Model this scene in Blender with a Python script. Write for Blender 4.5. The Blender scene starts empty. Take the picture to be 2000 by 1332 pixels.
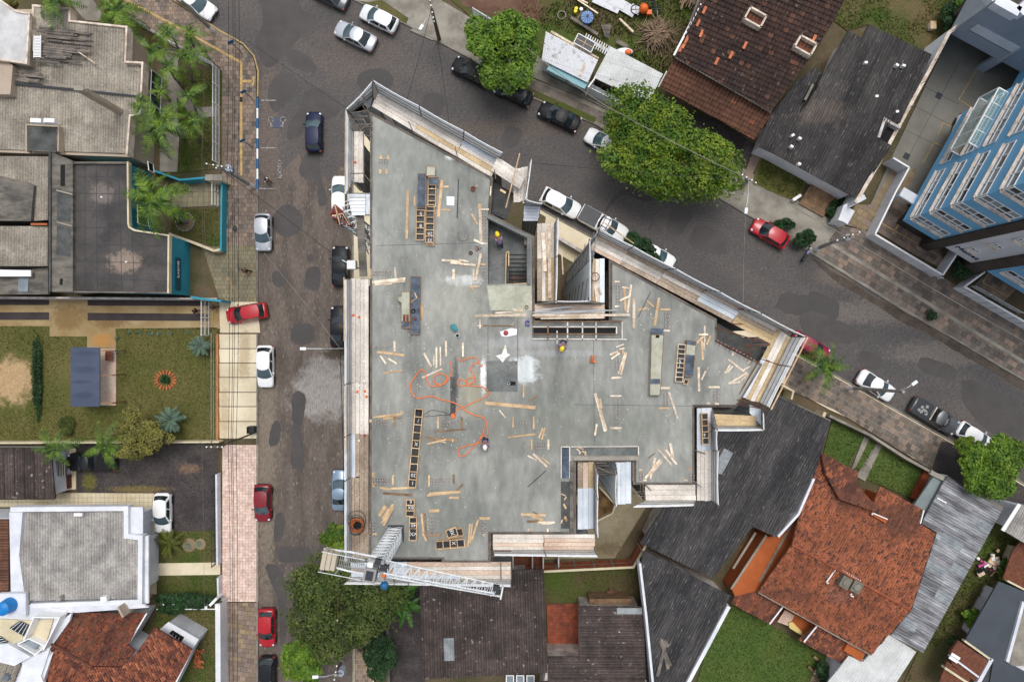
import bpy,math,random
import numpy as np
from mathutils import Vector,Matrix
from mathutils.geometry import tessellate_polygon
R = random.Random(7)
NR = np.random.RandomState(5)
SC = bpy.context.scene
COL = SC.collection
H = 72.0        # camera height above the street, metres
F = 1361.0      # focal length in pixels of the 2000 px wide photograph

# -- camera, sky, sun, exposure
cd = bpy.data.cameras.new('camera'); cam = bpy.data.objects.new('camera',cd); COL.objects.link(cam)
cam.location = (0,0,H); cam.rotation_euler = (0,0,0)
cd.sensor_width = 36; cd.lens = F / 2000 * 36; cd.clip_end = 1500; cd.clip_start = 1
SC.camera = cam
wd = bpy.data.worlds.new('World'); SC.world = wd; wd.use_nodes = True
wn = wd.node_tree; wn.nodes.clear()
sky = wn.nodes.new('ShaderNodeTexSky'); sky.sky_type = 'NISHITA'; sky.sun_disc = False
SUN_EL = math.radians(72); SUN_AZ = math.radians(12)
sky.sun_elevation = SUN_EL; sky.sun_rotation = SUN_AZ; sky.dust_density = 4.0; sky.air_density = 1.2
hs = wn.nodes.new('ShaderNodeHueSaturation'); hs.inputs['Saturation'].default_value = 0.42
bg = wn.nodes.new('ShaderNodeBackground'); bg.inputs[1].default_value = 0.15
wo = wn.nodes.new('ShaderNodeOutputWorld')
wn.links.new(sky.outputs[0],hs.inputs['Color']); wn.links.new(hs.outputs[0],bg.inputs[0]); wn.links.new(bg.outputs[0],wo.inputs[0])
sl = bpy.data.lights.new('sun','SUN'); sl.energy = 1.35; sl.angle = math.radians(24); sl.color = (1,.985,.96)
so = bpy.data.objects.new('sun',sl); COL.objects.link(so)
sd = Vector((math.sin(SUN_AZ) * math.cos(SUN_EL),math.cos(SUN_AZ) * math.cos(SUN_EL),math.sin(SUN_EL)))
so.rotation_euler = sd.to_track_quat('Z','Y').to_euler()
SC.view_settings.view_transform = 'Standard'; SC.view_settings.look = 'None'
SC.view_settings.gamma = 1; SC.view_settings.use_curve_mapping = False
SC.view_settings.exposure = 0.0

# -- places: a point seen at (px,py) of the photo, standing z metres up
def W(px,py,z=0.0):
    k = (H - z) / F
    return Vector(((px - 1000) * k,(666 - py) * k,z))
TL = {'A': (0,0,2.9596),'B': (0,430,2.9596),'C': (0,850,2.7635),'D': (480,0,2.9596),'E': (480,430,2.9596),
      'F': (480,850,2.7635),'G': (980,0,2.9596),'H': (980,430,2.9596),'I': (980,850,2.7635),'J': (1480,0,2.9596),
      'K': (1480,430,2.9596),'L': (1480,850,2.7635),
      'a': (660,140,5),'b': (660,400,5),'c': (660,660,5),'d': (600,920,5),'e': (1020,360,5),'f': (1200,600,5),
      'g': (1000,700,5),'h': (940,900,5),'m': (1040,0,5),'n': (0,0,6.66),'o': (0,1132,6.66),'p': (200,1132,6.66),
      'q': (1700,1132,6.66),'r': (1400,1132,6.66),'s': (1700,120,6.66),'t': (1700,320,6.66),'u': (1700,0,6.66),
      'v': (1700,980,6.66),'w': (240,0,6.66),'x': (240,190,6.66),'y': (560,1150,6.66),'z': (1040,610,10),'P': (0,0,1)}
def Q(t,*pts):
    ox,oy,s = TL[t]
    return [(ox + a / s,oy + b / s) for a,b in pts]

# -- materials
MATS = {}
def mat(name,c,c2=None,sc=.6,var=.0,rough=.85,fine=.0,fsc=14.,bump=.0,stretch=(1,1,1),rot=0.,blot=(),metal=0.,lo=.38,hi=.62,spec=.4,speck=None,alpha=None,trans=0.,coat=0.):
    m = bpy.data.materials.new(name); m.use_nodes = True; MATS[name] = m
    nt = m.node_tree; N = nt.nodes; L = nt.links; b = N['Principled BSDF']
    def mix(fac,a,bb,mode='MIX'):
        n = N.new('ShaderNodeMix'); n.data_type = 'RGBA'; n.blend_type = mode
        if isinstance(fac,(int,float)): n.inputs[0].default_value = fac
        else: L.new(fac,n.inputs[0])
        for s,v in ((6,a),(7,bb)):
            if isinstance(v,(tuple,list)): n.inputs[s].default_value = (*v[:3],1)
            else: L.new(v,n.inputs[s])
        return n.outputs[2]
    def math_(op,a,bb=0.,cc=None):
        n = N.new('ShaderNodeMath'); n.operation = op
        for s,v in ((0,a),(1,bb)) + (((2,cc),) if cc is not None else ()):
            if isinstance(v,(int,float)): n.inputs[s].default_value = v
            else: L.new(v,n.inputs[s])
        return n.outputs[0]
    geo = N.new('ShaderNodeNewGeometry'); mp = N.new('ShaderNodeMapping')
    L.new(geo.outputs['Position'],mp.inputs[0]); mp.inputs['Rotation'].default_value = (0,0,rot)
    mp2 = N.new('ShaderNodeMapping'); L.new(mp.outputs[0],mp2.inputs[0]); mp2.inputs['Scale'].default_value = stretch
    col = tuple(c)
    if c2 is not None:
        no = N.new('ShaderNodeTexNoise'); no.inputs['Scale'].default_value = sc; no.inputs['Detail'].default_value = 6; no.inputs['Roughness'].default_value = .62
        L.new(mp2.outputs[0],no.inputs['Vector'])
        mr = N.new('ShaderNodeMapRange'); mr.inputs[1].default_value = lo; mr.inputs[2].default_value = hi; L.new(no.outputs[0],mr.inputs[0])
        col = mix(mr.outputs[0],c,c2)
    for (bx,by,rx,ry,bc,amt) in blot:          # stains and worn patches with a shape of their own
        sb = N.new('ShaderNodeVectorMath'); sb.operation = 'SUBTRACT'; L.new(geo.outputs['Position'],sb.inputs[0]); sb.inputs[1].default_value = (bx,by,0)
        ml = N.new('ShaderNodeVectorMath'); ml.operation = 'MULTIPLY'; L.new(sb.outputs[0],ml.inputs[0]); ml.inputs[1].default_value = (1 / rx,1 / ry,0)
        ln = N.new('ShaderNodeVectorMath'); ln.operation = 'LENGTH'; L.new(ml.outputs[0],ln.inputs[0])
        nz = N.new('ShaderNodeTexNoise'); nz.inputs['Scale'].default_value = 2.4 / min(rx,ry); nz.inputs['Detail'].default_value = 9; nz.inputs['Roughness'].default_value = .72; L.new(geo.outputs['Position'],nz.inputs['Vector'])
        s = math_('ADD',ln.outputs[1],math_('MULTIPLY_ADD',nz.outputs[0],2.2,-1.1))
        r2 = N.new('ShaderNodeMapRange'); r2.inputs[1].default_value = 1.05; r2.inputs[2].default_value = .55; r2.inputs[3].default_value = 0; r2.inputs[4].default_value = amt; L.new(s,r2.inputs[0])
        col = mix(r2.outputs[0],col,bc)
    if speck:                                        # lichen and grit specks: (colour, share, size)
        sn = N.new('ShaderNodeTexNoise'); sn.inputs['Scale'].default_value = speck[2]; sn.inputs['Detail'].default_value = 2; L.new(mp2.outputs[0],sn.inputs['Vector'])
        g = N.new('ShaderNodeMapRange'); g.inputs[1].default_value = speck[1]; g.inputs[2].default_value = speck[1] + .05; L.new(sn.outputs[0],g.inputs[0]); col = mix(g.outputs[0],col,speck[0])
    if fine > 0 or bump > 0:
        fn = N.new('ShaderNodeTexNoise'); fn.inputs['Scale'].default_value = fsc; fn.inputs['Detail'].default_value = 3; L.new(mp2.outputs[0],fn.inputs['Vector'])
        if fine > 0:
            g = N.new('ShaderNodeMapRange'); g.inputs[1].default_value = .3; g.inputs[2].default_value = .7; g.inputs[3].default_value = 1 - fine; g.inputs[4].default_value = 1 + fine; L.new(fn.outputs[0],g.inputs[0])
            cb = N.new('ShaderNodeCombineColor')
            for i in range(3): L.new(g.outputs[0],cb.inputs[i])
            col = mix(1.0,col,cb.outputs[0],'MULTIPLY')
        if bump > 0:
            bp = N.new('ShaderNodeBump'); bp.inputs['Strength'].default_value = bump; bp.inputs['Distance'].default_value = .02; L.new(fn.outputs[0],bp.inputs['Height']); L.new(bp.outputs[0],b.inputs['Normal'])
    if var > 0:
        at = N.new('ShaderNodeAttribute'); at.attribute_name = 'rnd'
        g = N.new('ShaderNodeMapRange'); g.inputs[3].default_value = 1 - var; g.inputs[4].default_value = 1 + var; L.new(at.outputs['Fac'],g.inputs[0])
        cb = N.new('ShaderNodeCombineColor')
        for i in range(3): L.new(g.outputs[0],cb.inputs[i])
        col = mix(1.0,col,cb.outputs[0],'MULTIPLY')
    if isinstance(col,tuple): b.inputs['Base Color'].default_value = (*col[:3],1)
    else: L.new(col,b.inputs['Base Color'])
    b.inputs['Roughness'].default_value = rough; b.inputs['Metallic'].default_value = metal; b.inputs['Specular IOR Level'].default_value = spec
    if trans: b.inputs['Transmission Weight'].default_value = trans
    if alpha is not None: b.inputs['Alpha'].default_value = alpha
    if coat: b.inputs['Coat Weight'].default_value = coat; b.inputs['Coat Roughness'].default_value = .08
    return m
def B(px,py,rpx,rpy,c,amt,z=0.):               # blotch given in photo pixels
    p = W(px,py,z); k = (H - z) / F
    return (p.x,p.y,rpx * k,rpy * k,c,amt)

# -- objects
def setp(o,label=None,cat=None,group=None,kind=None):
    if label: o['label'] = label
    if cat: o['category'] = cat
    if group: o['group'] = group
    if kind: o['kind'] = kind
    return o
def empty(name,loc=(0,0,0),label=None,cat=None,group=None,rz=0.,parent=None):
    o = bpy.data.objects.new(name,None); COL.objects.link(o); o.location = loc; o.rotation_euler = (0,0,rz); o.empty_display_size = .2
    if parent: o.parent = parent
    return setp(o,label,cat,group)
def link(name,me,parent=None,loc=None,rz=0.,sc=None):
    o = bpy.data.objects.new(name,me); COL.objects.link(o)
    if parent is not None: o.parent = parent
    if loc is not None: o.location = loc
    if rz: o.rotation_euler = (0,0,rz)
    if sc is not None: o.scale = sc
    return o
def pobj(name,me,parent):       # mesh made in world coordinates put under a thing that is not rotated
    o = bpy.data.objects.new(name,me); COL.objects.link(o)
    if parent is not None:
        o.parent = parent; o.matrix_parent_inverse = Matrix.Translation(-Vector(parent.location))
    return o
def gm(m): return MATS[m] if isinstance(m,str) else m
class MB:
    def __init__(s): s.v = []; s.f = []; s.r = []; s.m = []
    def add(s,vs,fs,r=None,m=0):
        n = len(s.v); s.v += [tuple(q) for q in vs]
        r = R.random() if r is None else r
        for f in fs: s.f.append([n + i for i in f]); s.r.append(r); s.m.append(m)
        return s
    def box(s,c,d,rz=0.,r=None,m=0,ry=0.):
        M3 = Matrix.Rotation(rz,3,'Z') @ Matrix.Rotation(ry,3,'Y'); c = Vector(c)
        vs = [c + M3 @ Vector((x * d[0] / 2,y * d[1] / 2,z * d[2] / 2)) for x,y,z in ((-1,-1,-1),(1,-1,-1),(1,1,-1),(-1,1,-1),(-1,-1,1),(1,-1,1),(1,1,1),(-1,1,1))]
        return s.add(vs,[(0,3,2,1),(4,5,6,7),(0,1,5,4),(1,2,6,5),(2,3,7,6),(3,0,4,7)],r,m)
    def beam(s,p,q,w,h,r=None,m=0):            # bar from p to q, w wide, h high
        p = Vector(p); q = Vector(q); d = q - p; l = d.length
        if l < 1e-6: return s
        d /= l; up = Vector((0,0,1)) if abs(d.z) < .95 else Vector((0,1,0))
        x = d.cross(up).normalized(); y = x.cross(d).normalized()
        vs = []
        for e in (p,q):
            for a,b in ((-1,-1),(1,-1),(1,1),(-1,1)): vs.append(e + x * a * w / 2 + y * b * h / 2)
        return s.add(vs,[(0,1,2,3),(7,6,5,4),(0,4,5,1),(1,5,6,2),(2,6,7,3),(3,7,4,0)],r,m)
    def tube(s,pts,rad,n=6,r=None,m=0,rads=None):
        pts = [Vector(p) for p in pts]; vs = []; fs = []
        for i,p in enumerate(pts):
            d = (pts[min(i + 1,len(pts) - 1)] - pts[max(i - 1,0)])
            d = d.normalized() if d.length > 1e-7 else Vector((0,0,1))
            up = Vector((0,0,1)) if abs(d.z) < .9 else Vector((0,1,0))
            x = d.cross(up).normalized(); y = x.cross(d)
            rr = rads[i] if rads else rad
            for k in range(n):
                a = 2 * math.pi * k / n; vs.append(p + (x * math.cos(a) + y * math.sin(a)) * rr)
        for i in range(len(pts) - 1):
            for k in range(n):
                k2 = (k + 1) % n; fs.append((i * n + k,i * n + k2,(i + 1) * n + k2,(i + 1) * n + k))
        fs.append(tuple(range(n))[::-1]); fs.append(tuple(range((len(pts) - 1) * n,len(pts) * n)))
        return s.add(vs,fs,r,m)
    def prism(s,poly,z0,z1,r=None,m=0,mt=None,holes=()):
        loops = [list(poly)] + [list(h) for h in holes]; A = []
        loops3 = [[Vector((p[0],p[1],0)) for p in lp] for lp in loops]
        tris = tessellate_polygon(loops3); flat = [p for lp in loops for p in lp]; n = len(flat)
        r = R.random() if r is None else r; mt = m if mt is None else mt
        base = len(s.v); s.v += [(p[0],p[1],z1) for p in flat] + [(p[0],p[1],z0) for p in flat]
        for t in tris:
            a,b,c = [flat[i] for i in t]
            if (b[0] - a[0]) * (c[1] - a[1]) - (b[1] - a[1]) * (c[0] - a[0]) < 0: t = (t[0],t[2],t[1])
            s.f.append([base + i for i in t]); s.r.append(r); s.m.append(mt)
            s.f.append([base + n + i for i in reversed(t)]); s.r.append(r); s.m.append(m)
        o = 0
        for li,lp in enumerate(loops):
            ar = sum(lp[i][0] * lp[(i + 1) % len(lp)][1] - lp[(i + 1) % len(lp)][0] * lp[i][1] for i in range(len(lp)))
            for i in range(len(lp)):
                j = (i + 1) % len(lp); f = [base + o + i,base + n + o + i,base + n + o + j,base + o + j]
                if (ar < 0) != (li > 0): f.reverse()
                s.f.append(f); s.r.append(r); s.m.append(m)
            o += len(lp)
        return s
    def wall(s,path,t,z0,z1,closed=False,r=None,m=0):   # z0 and z1 numbers or lists per point
        P = [Vector((p[0],p[1])) for p in path]; n = len(P); L_ = []; R_ = []
        for i in range(n):
            a = P[(i - 1) % n] if closed or i > 0 else None; b = P[(i + 1) % n] if closed or i < n - 1 else None
            d1 = (P[i] - a).normalized() if a is not None else (b - P[i]).normalized()
            d2 = (b - P[i]).normalized() if b is not None else d1
            n1 = Vector((-d1.y,d1.x)); n2 = Vector((-d2.y,d2.x)); nn = n1 + n2
            nn = n1 if nn.length < .2 else nn.normalized() / max(.35,nn.normalized().dot(n1))
            L_.append(P[i] + nn * t / 2); R_.append(P[i] - nn * t / 2)
        for i in range(n if closed else n - 1):
            j = (i + 1) % n
            za,zb = (z1[i],z1[j]) if isinstance(z1,(list,tuple)) else (z1,z1)
            vs = [(*R_[i],z0),(*R_[j],z0),(*L_[j],z0),(*L_[i],z0),(*R_[i],za),(*R_[j],zb),(*L_[j],zb),(*L_[i],za)]
            s.add(vs,[(0,3,2,1),(4,5,6,7),(0,1,5,4),(1,2,6,5),(2,3,7,6),(3,0,4,7)],r,m)
        return s
    def sphere(s,c,rad,n=8,k=6,r=None,m=0,sq=(1,1,1),zmin=-1.):
        vs = []; fs = []; c = Vector(c)
        for i in range(k + 1):
            ph = -math.pi / 2 + math.pi * i / k; ph = max(ph,math.asin(max(-1,zmin)))
            for j in range(n):
                a = 2 * math.pi * j / n; vs.append(c + Vector((math.cos(ph) * math.cos(a) * sq[0],math.cos(ph) * math.sin(a) * sq[1],math.sin(ph) * sq[2])) * rad)
        for i in range(k):
            for j in range(n): fs.append((i * n + j,i * n + (j + 1) % n,(i + 1) * n + (j + 1) % n,(i + 1) * n + j))
        return s.add(vs,fs,r,m)
    def cone(s,c,r0,r1,z0,z1,n=12,r=None,m=0):
        vs = []
        for rr,z in ((r0,z0),(r1,z1)):
            for j in range(n): a = 2 * math.pi * j / n; vs.append((c[0] + rr * math.cos(a),c[1] + rr * math.sin(a),z))
        fs = [(j,(j + 1) % n,n + (j + 1) % n,n + j) for j in range(n)] + [tuple(range(n))[::-1],tuple(range(n,2 * n))]
        return s.add(vs,fs,r,m)
    def ring(s,c,rad,tr,n=20,k=5,r=None,m=0,tilt=0.,ax=0.):
        c = Vector(c); M3 = Matrix.Rotation(ax,3,'Z') @ Matrix.Rotation(tilt,3,'X'); vs = []; fs = []
        for i in range(n):
            a = 2 * math.pi * i / n
            for j in range(k):
                b = 2 * math.pi * j / k
                vs.append(c + M3 @ Vector(((rad + tr * math.cos(b)) * math.cos(a),(rad + tr * math.cos(b)) * math.sin(a),tr * math.sin(b))))
        for i in range(n):
            for j in range(k): fs.append((i * k + j,((i + 1) % n) * k + j,((i + 1) % n) * k + (j + 1) % k,i * k + (j + 1) % k))
        return s.add(vs,fs,r,m)
    def mesh(s,name,mats,smooth=False):
        me = bpy.data.meshes.new(name); me.from_pydata(s.v,[],s.f)
        for m in (mats if isinstance(mats,(list,tuple)) else [mats]): me.materials.append(gm(m))
        if len(s.f):
            a = me.attributes.new('rnd','FLOAT','FACE'); a.data.foreach_set('value',np.array(s.r,dtype=np.float32))
            me.polygons.foreach_set('material_index',np.array(s.m,dtype=np.int32))
            if smooth: me.polygons.foreach_set('use_smooth',np.ones(len(s.f),dtype=bool))
        me.update(); return me
    def obj(s,name,mats,parent=None,smooth=False,**kw):     # world coordinates
        o = pobj(name,s.mesh(name,mats,smooth),parent)
        if kw: setp(o,**kw)
        return o
    def local(s,name,mats,parent=None,smooth=False,loc=None,**kw):   # coordinates local to parent
        o = link(name,s.mesh(name,mats,smooth),parent,loc)
        if kw: setp(o,**kw)
        return o
def XY(pts,z=0.): return [tuple(W(a,b,z))[:2] for a,b in pts]
def inset(poly,d):
    n = len(poly); P = [Vector(p) for p in poly]
    ar = sum(P[i].x * P[(i + 1) % n].y - P[(i + 1) % n].x * P[i].y for i in range(n)); sg = 1 if ar > 0 else -1
    out = []
    for i in range(n):
        d1 = (P[i] - P[i - 1]).normalized(); d2 = (P[(i + 1) % n] - P[i]).normalized()
        n1 = Vector((-d1.y,d1.x)) * sg; n2 = Vector((-d2.y,d2.x)) * sg; nn = n1 + n2
        nn = n1 if nn.length < .3 else nn.normalized() / max(.4,nn.normalized().dot(n1))
        out.append(tuple(P[i] + nn * d))
    return out
def clip(poly,axis,val,keep_ge):
    out = []; n = len(poly)
    for i in range(n):
        a = poly[i]; b = poly[(i + 1) % n]
        ia = (a[axis] >= val) if keep_ge else (a[axis] <= val); ib = (b[axis] >= val) if keep_ge else (b[axis] <= val)
        if ia: out.append(a)
        if ia != ib:
            t = (val - a[axis]) / (b[axis] - a[axis]); out.append((a[0] + t * (b[0] - a[0]),a[1] + t * (b[1] - a[1])))
    return out
def cellclip(poly,u0,u1,v0,v1):
    p = clip(poly,0,u0,True)
    if len(p) > 2: p = clip(p,0,u1,False)
    if len(p) > 2: p = clip(p,1,v0,True)
    if len(p) > 2: p = clip(p,1,v1,False)
    return p if len(p) > 2 and parea(p) > 1e-4 else None
def parea(p): return abs(sum(p[i][0] * p[(i + 1) % len(p)][1] - p[(i + 1) % len(p)][0] * p[i][1] for i in range(len(p)))) / 2
def plane_pts(p3):
    a,b,c = [W(*p) for p in p3]; n = (b - a).cross(c - a).normalized()
    if n.z < 0: n = -n
    return a,n
def onplane(px,py,pl):
    o = Vector((0,0,H)); d = W(px,py,0) - o; a,n = pl
    return o + d * ((a - o).dot(n) / d.dot(n))
def roof_plane(parent,poly,p3,dr,m,su=1.05,sv=2.3,wave=.27,amp=.04,seg=4,name='roof_sheet',stuff=False,lap=.02,jit=.004,m_alt=None,alt=0.,rib=False,gap=0.):
    tz0 = 0.
    """poly: photo px; p3: three (px,py,z) that fix the roof plane; dr: two photo points along the run of the sheets (downhill).
    Every sheet (or tile) is cut to the outline, waved across and lapped over the next one."""
    pl = plane_pts(p3); a,n = pl
    P3 = [onplane(x,y,pl) for x,y in poly]
    v = onplane(*dr[1],pl) - onplane(*dr[0],pl); v = (v - n * v.dot(n)).normalized(); u = v.cross(n).normalized()
    o = P3[0]; UV = [((p - o).dot(u),(p - o).dot(v)) for p in P3]
    u0 = min(q[0] for q in UV); u1 = max(q[0] for q in UV); v0 = min(q[1] for q in UV); v1 = max(q[1] for q in UV)
    big = MB(); big2 = MB(); k = 0
    nu = int((u1 - u0) / su) + 1; nv = int((v1 - v0) / sv) + 1; w = wave / seg
    for j in range(nv):
        for i in range(nu):
            a0 = u0 + i * su; b0 = v0 + j * sv
            c = cellclip(UV,a0 + gap,a0 + su - gap,b0,b0 + sv)
            if not c: continue
            rr = R.random(); mb = big if stuff else MB()
            if stuff and m_alt and R.random() < alt: mb = big2
            ns = max(1,int(round(su / w))); w2 = su / ns; tz = R.uniform(-jit,jit)
            for q in range(ns):
                ua = a0 + q * w2; ub = ua + w2
                s_ = clip(c,0,ua,True)
                if len(s_) > 2: s_ = clip(s_,0,ub,False)
                if len(s_) < 3 or parea(s_) < 2e-5: continue
                vs = []
                for (x,y) in s_:
                    if rib: h = amp if (q % seg == 0) else 0.
                    else: h = amp * math.cos(2 * math.pi * (x - a0) / wave)
                    h += lap * (y - b0) / sv + tz
                    vs.append(o + u * x + v * y + n * h)
                mb.add(vs,[tuple(range(len(vs)))],rr * .4 + .6 * (.5 + .5 * math.cos(2 * math.pi * ((q + .5) * w2) / wave)) if not rib else rr)  # random sheet tone; darker troughs paint in grime and the shade of the relief
            if not stuff and mb.f:
                mm = m_alt if (m_alt and R.random() < alt) else m
                mb.obj(name,mm,parent); k += 1
    if stuff:
        if big.f:
            nb = sum(1 for f in big.f if False)
            big.obj(name,m,parent,kind='stuff')
        if big2.f: big2.obj(name,m_alt,parent,kind='stuff')
    # underside deck so the roof has a body
    d = MB(); P4 = [p - n * (amp + .02) for p in P3]; P5 = [p - n * (amp + .10) for p in P3]; nn = len(P3)
    tri = tessellate_polygon([P3]); d.add(P4 + P5,[tuple(t) for t in tri] + [tuple(nn + i for i in reversed(t)) for t in tri] + [(i,(i + 1) % nn,nn + (i + 1) % nn,nn + i) for i in range(nn)])
    d.obj('roof_deck',m,parent)
    return pl,P3
def uniq(objs,axis_words=('leftmost','rightmost','topmost','bottommost')):
    """makes the labels of look-alikes single each one out by its place in the photo"""
    by = {}
    for o,px,py in objs: by.setdefault(o['label'],[]).append((o,px,py))
    words = ['','first','second','third','fourth','fifth','sixth','seventh','eighth','ninth','tenth','eleventh','twelfth','thirteenth','fourteenth','fifteenth','sixteenth','seventeenth','eighteenth','nineteenth','twentieth']
    for l,it in by.items():
        if len(it) < 2: continue
        xs = [i[1] for i in it]; ys = [i[2] for i in it]; hor = (max(xs) - min(xs)) >= (max(ys) - min(ys))
        it.sort(key=lambda i: i[1] if hor else i[2]); n = len(it)
        for k,(o,_,_) in enumerate(it):
            side = ('left' if hor else 'top')
            o['label'] = l + ', %s from %s' % ((words[k + 1] if k < 20 else '%dth' % (k + 1)),side)
KA = .80
def S(r,g,b,k=1.):
    f = lambda x: (x / 12.92 if x <= .04045 else ((x + .055) / 1.055) ** 2.4)
    l = .3 * f(r / 255) + .6 * f(g / 255) + .1 * f(b / 255)
    return tuple(min(.85,f(q / 255) * KA * k * (1 + .5 * l)) for q in (r,g,b))
RD = -math.radians(60)
# -- palette
mat('asphalt',S(90,87,86),S(104,98,94),sc=.22,speck=(S(116,108,100),.66,7.),rot=RD,stretch=(1,.35,1),rough=.92,fine=.30,fsc=9,bump=.5,lo=.42,hi=.66,
    blot=[B(640,770,80,60,S(165,160,155),.75),B(630,730,40,50,S(150,146,142),.6),B(655,690,32,14,S(70,62,52),.9),B(700,100,120,70,S(112,100,92),.45),
          B(520,900,22,320,S(140,128,112),.75),B(525,270,26,190,S(118,104,95),.7),B(680,880,14,200,S(120,110,98),.5),B(1000,250,190,18,S(105,92,80),.5),B(1720,610,160,26,S(128,120,112),.6),B(1850,690,130,30,S(128,120,112),.6),B(1640,540,60,24,S(120,108,98),.6)])
mat('asphalt_patch',S(92,88,86),S(84,80,79),sc=.5,rough=.93,fine=.14,fsc=14,bump=.3)
mat('asphalt_patch_b',S(82,79,78),S(88,84,83),sc=.5,rough=.93,fine=.14,fsc=14,bump=.3)
mat('gutter_dirt',S(74,64,56),S(100,88,78),sc=.8,rough=.85,fine=.2,fsc=10)
mat('earth',S(112,96,76),S(80,78,48),sc=.25,rough=.95,fine=.25,fsc=8,bump=.4)
mat('sand',S(158,147,122),S(138,128,100),sc=.5,rough=.95,fine=.12,fsc=8,bump=.3,blot=[B(1195,985,40,50,S(172,160,132),.6),B(1190,1070,30,16,S(110,95,70),.7)])
mat('grass_soil',S(92,94,44),S(108,102,58),sc=.25,rough=.95,fine=.25,fsc=7,bump=.3,
    blot=[B(25,745,46,52,S(178,150,112),1.),B(190,760,60,60,S(96,92,48),.6)])
mat('grass_yard',S(70,88,32),S(112,98,66),sc=.22,rough=.95,fine=.25,fsc=7,bump=.3)
mat('weed_soil',S(96,82,58),S(78,96,34),sc=.18,rough=.95,fine=.28,fsc=7,bump=.4)
mat('grass_blade',S(92,116,40),S(112,118,52),sc=.22,var=.2,rough=.8)
mat('grass_lush',S(80,104,44),S(92,108,48),sc=.3,rough=.9,fine=.12); mat('grass_dark',S(88,116,46),S(98,116,52),sc=.3,var=.08,rough=.8)
mat('grass_olive',S(118,118,58),S(100,112,48),sc=.2,var=.16,rough=.8)
mat('kerbstone',S(150,145,135),S(120,114,104),sc=.9,rough=.9,fine=.15)
mat('kerb_blue',S(30,110,165),rough=.7,fine=.1); mat('kerb_white',S(225,225,220),rough=.7,fine=.08)
mat('kerb_yellow',S(190,162,104),S(160,142,110),sc=1.5,rough=.8)
mat('paver_brown',S(150,130,114),S(128,114,104),sc=.3,var=.24,rough=.88,fine=.12)
mat('paver_tan',S(160,140,108),S(134,118,94),sc=.3,var=.22,rough=.88,fine=.12)
mat('paver_grey',S(126,116,106),S(108,100,94),sc=.3,var=.28,rough=.88,fine=.12)
mat('paver_olive',S(142,134,108),S(124,118,98),sc=.3,var=.14,rough=.88,fine=.12)
mat('paver_yellow',S(200,168,104),S(176,148,104),sc=1.,var=.12,rough=.85)
mat('joint_pink',S(186,158,144),rough=.9); mat('paver_pink',S(226,202,188),S(208,180,166),sc=1.2,var=.12,rough=.8,fine=.2,fsc=5)
mat('paver_cream',S(212,200,172),S(196,182,150),sc=.4,var=.05,rough=.85,fine=.06)
mat('slab_beige',S(206,192,162),S(220,208,182),sc=.4,var=.06,rough=.88,fine=.08,blot=[B(478,690,14,60,S(172,150,112),.6),B(440,800,10,60,S(176,150,110),.5)])
mat('joint',S(96,88,76),rough=.95,fine=.2)
mat('drive_concrete',S(170,150,112),S(150,126,84),sc=.35,rough=.88,fine=.1,blot=[B(135,620,40,30,S(132,106,66),.8),B(200,665,26,16,S(184,134,74),.9),B(215,630,40,12,S(120,92,56),.6)])
mat('drive_dark',S(62,56,58),S(74,66,64),sc=.6,rough=.95,fine=.2)
mat('yard_concrete',S(140,136,126),S(124,120,111),sc=.3,rough=.85,fine=.08,blot=[B(1830,190,40,80,S(132,130,122),.6)])
mat('slab',S(124,126,121),S(162,162,155),sc=.34,rough=.8,fine=.13,fsc=2.2,bump=.15,stretch=(1.5,.6,1),lo=.36,hi=.64,speck=(S(176,178,172),.70,5.),
    blot=[B(780,330,130,150,S(160,162,156),.65,26.6),B(1010,850,190,50,S(126,126,120),.5,26.6),B(1290,720,60,130,S(148,150,144),.5,26.6),B(1022,722,34,32,S(214,220,220),.72,26.6),B(905,548,40,12,S(210,212,210),.65,26.6),B(900,600,60,60,S(166,166,154),.6,26.6),B(880,306,12,8,S(235,238,236),1,26.6),B(1008,595,26,28,S(178,176,156),.8,26.6),
          B(925,770,28,50,S(164,160,138),.7,26.6),B(944,735,7,38,S(232,234,234),.9,26.6),B(890,745,7,52,S(98,98,94),.9,26.6),B(970,760,34,36,S(150,148,138),.7,26.6),B(1000,668,90,14,S(178,180,182),.35,26.6),B(1100,690,110,8,S(178,182,184),.35,26.6),
          B(880,850,90,40,S(120,124,118),.4,26.6),B(1120,830,200,60,S(128,131,120),.45,26.6),B(880,1010,120,60,S(124,128,122),.5,26.6),B(830,345,90,80,S(128,133,125),.4,26.6)])
mat('fresh_concrete',S(128,130,126),S(100,104,104),sc=.8,rough=.8,fine=.15,fsc=6,bump=.2)
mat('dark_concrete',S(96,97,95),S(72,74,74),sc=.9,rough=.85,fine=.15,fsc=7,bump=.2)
mat('light_concrete',S(160,154,142),S(128,122,112),sc=.5,rough=.88,fine=.1)
mat('old_concrete',S(128,122,112),S(84,82,78),sc=.5,rough=.92,fine=.18,fsc=7,stretch=(1,3,1))
mat('black_void',(.012,.012,.012),rough=.95)
mat('plank_grey',S(222,214,204),S(196,188,178),sc=.5,var=.14,rough=.88,fine=.16,fsc=9,bump=.2)
mat('plank_brown',S(186,168,148),S(156,138,120),sc=.6,var=.16,rough=.9,fine=.3,fsc=9,bump=.2)
mat('plank_wood',S(208,184,144),S(184,160,124),sc=.6,var=.14,rough=.85,fine=.16,fsc=7)
mat('plank_rust',S(196,168,148),S(212,192,174),sc=.6,var=.14,rough=.85,fine=.16,fsc=7)
mat('plank_metal',S(214,220,226),S(192,200,208),sc=.6,var=.08,rough=.6,metal=.1,fine=.08)
mat('timber_pale',S(232,214,192),S(196,174,150),sc=2.2,var=.2,rough=.8,fine=.2,fsc=10)
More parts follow.
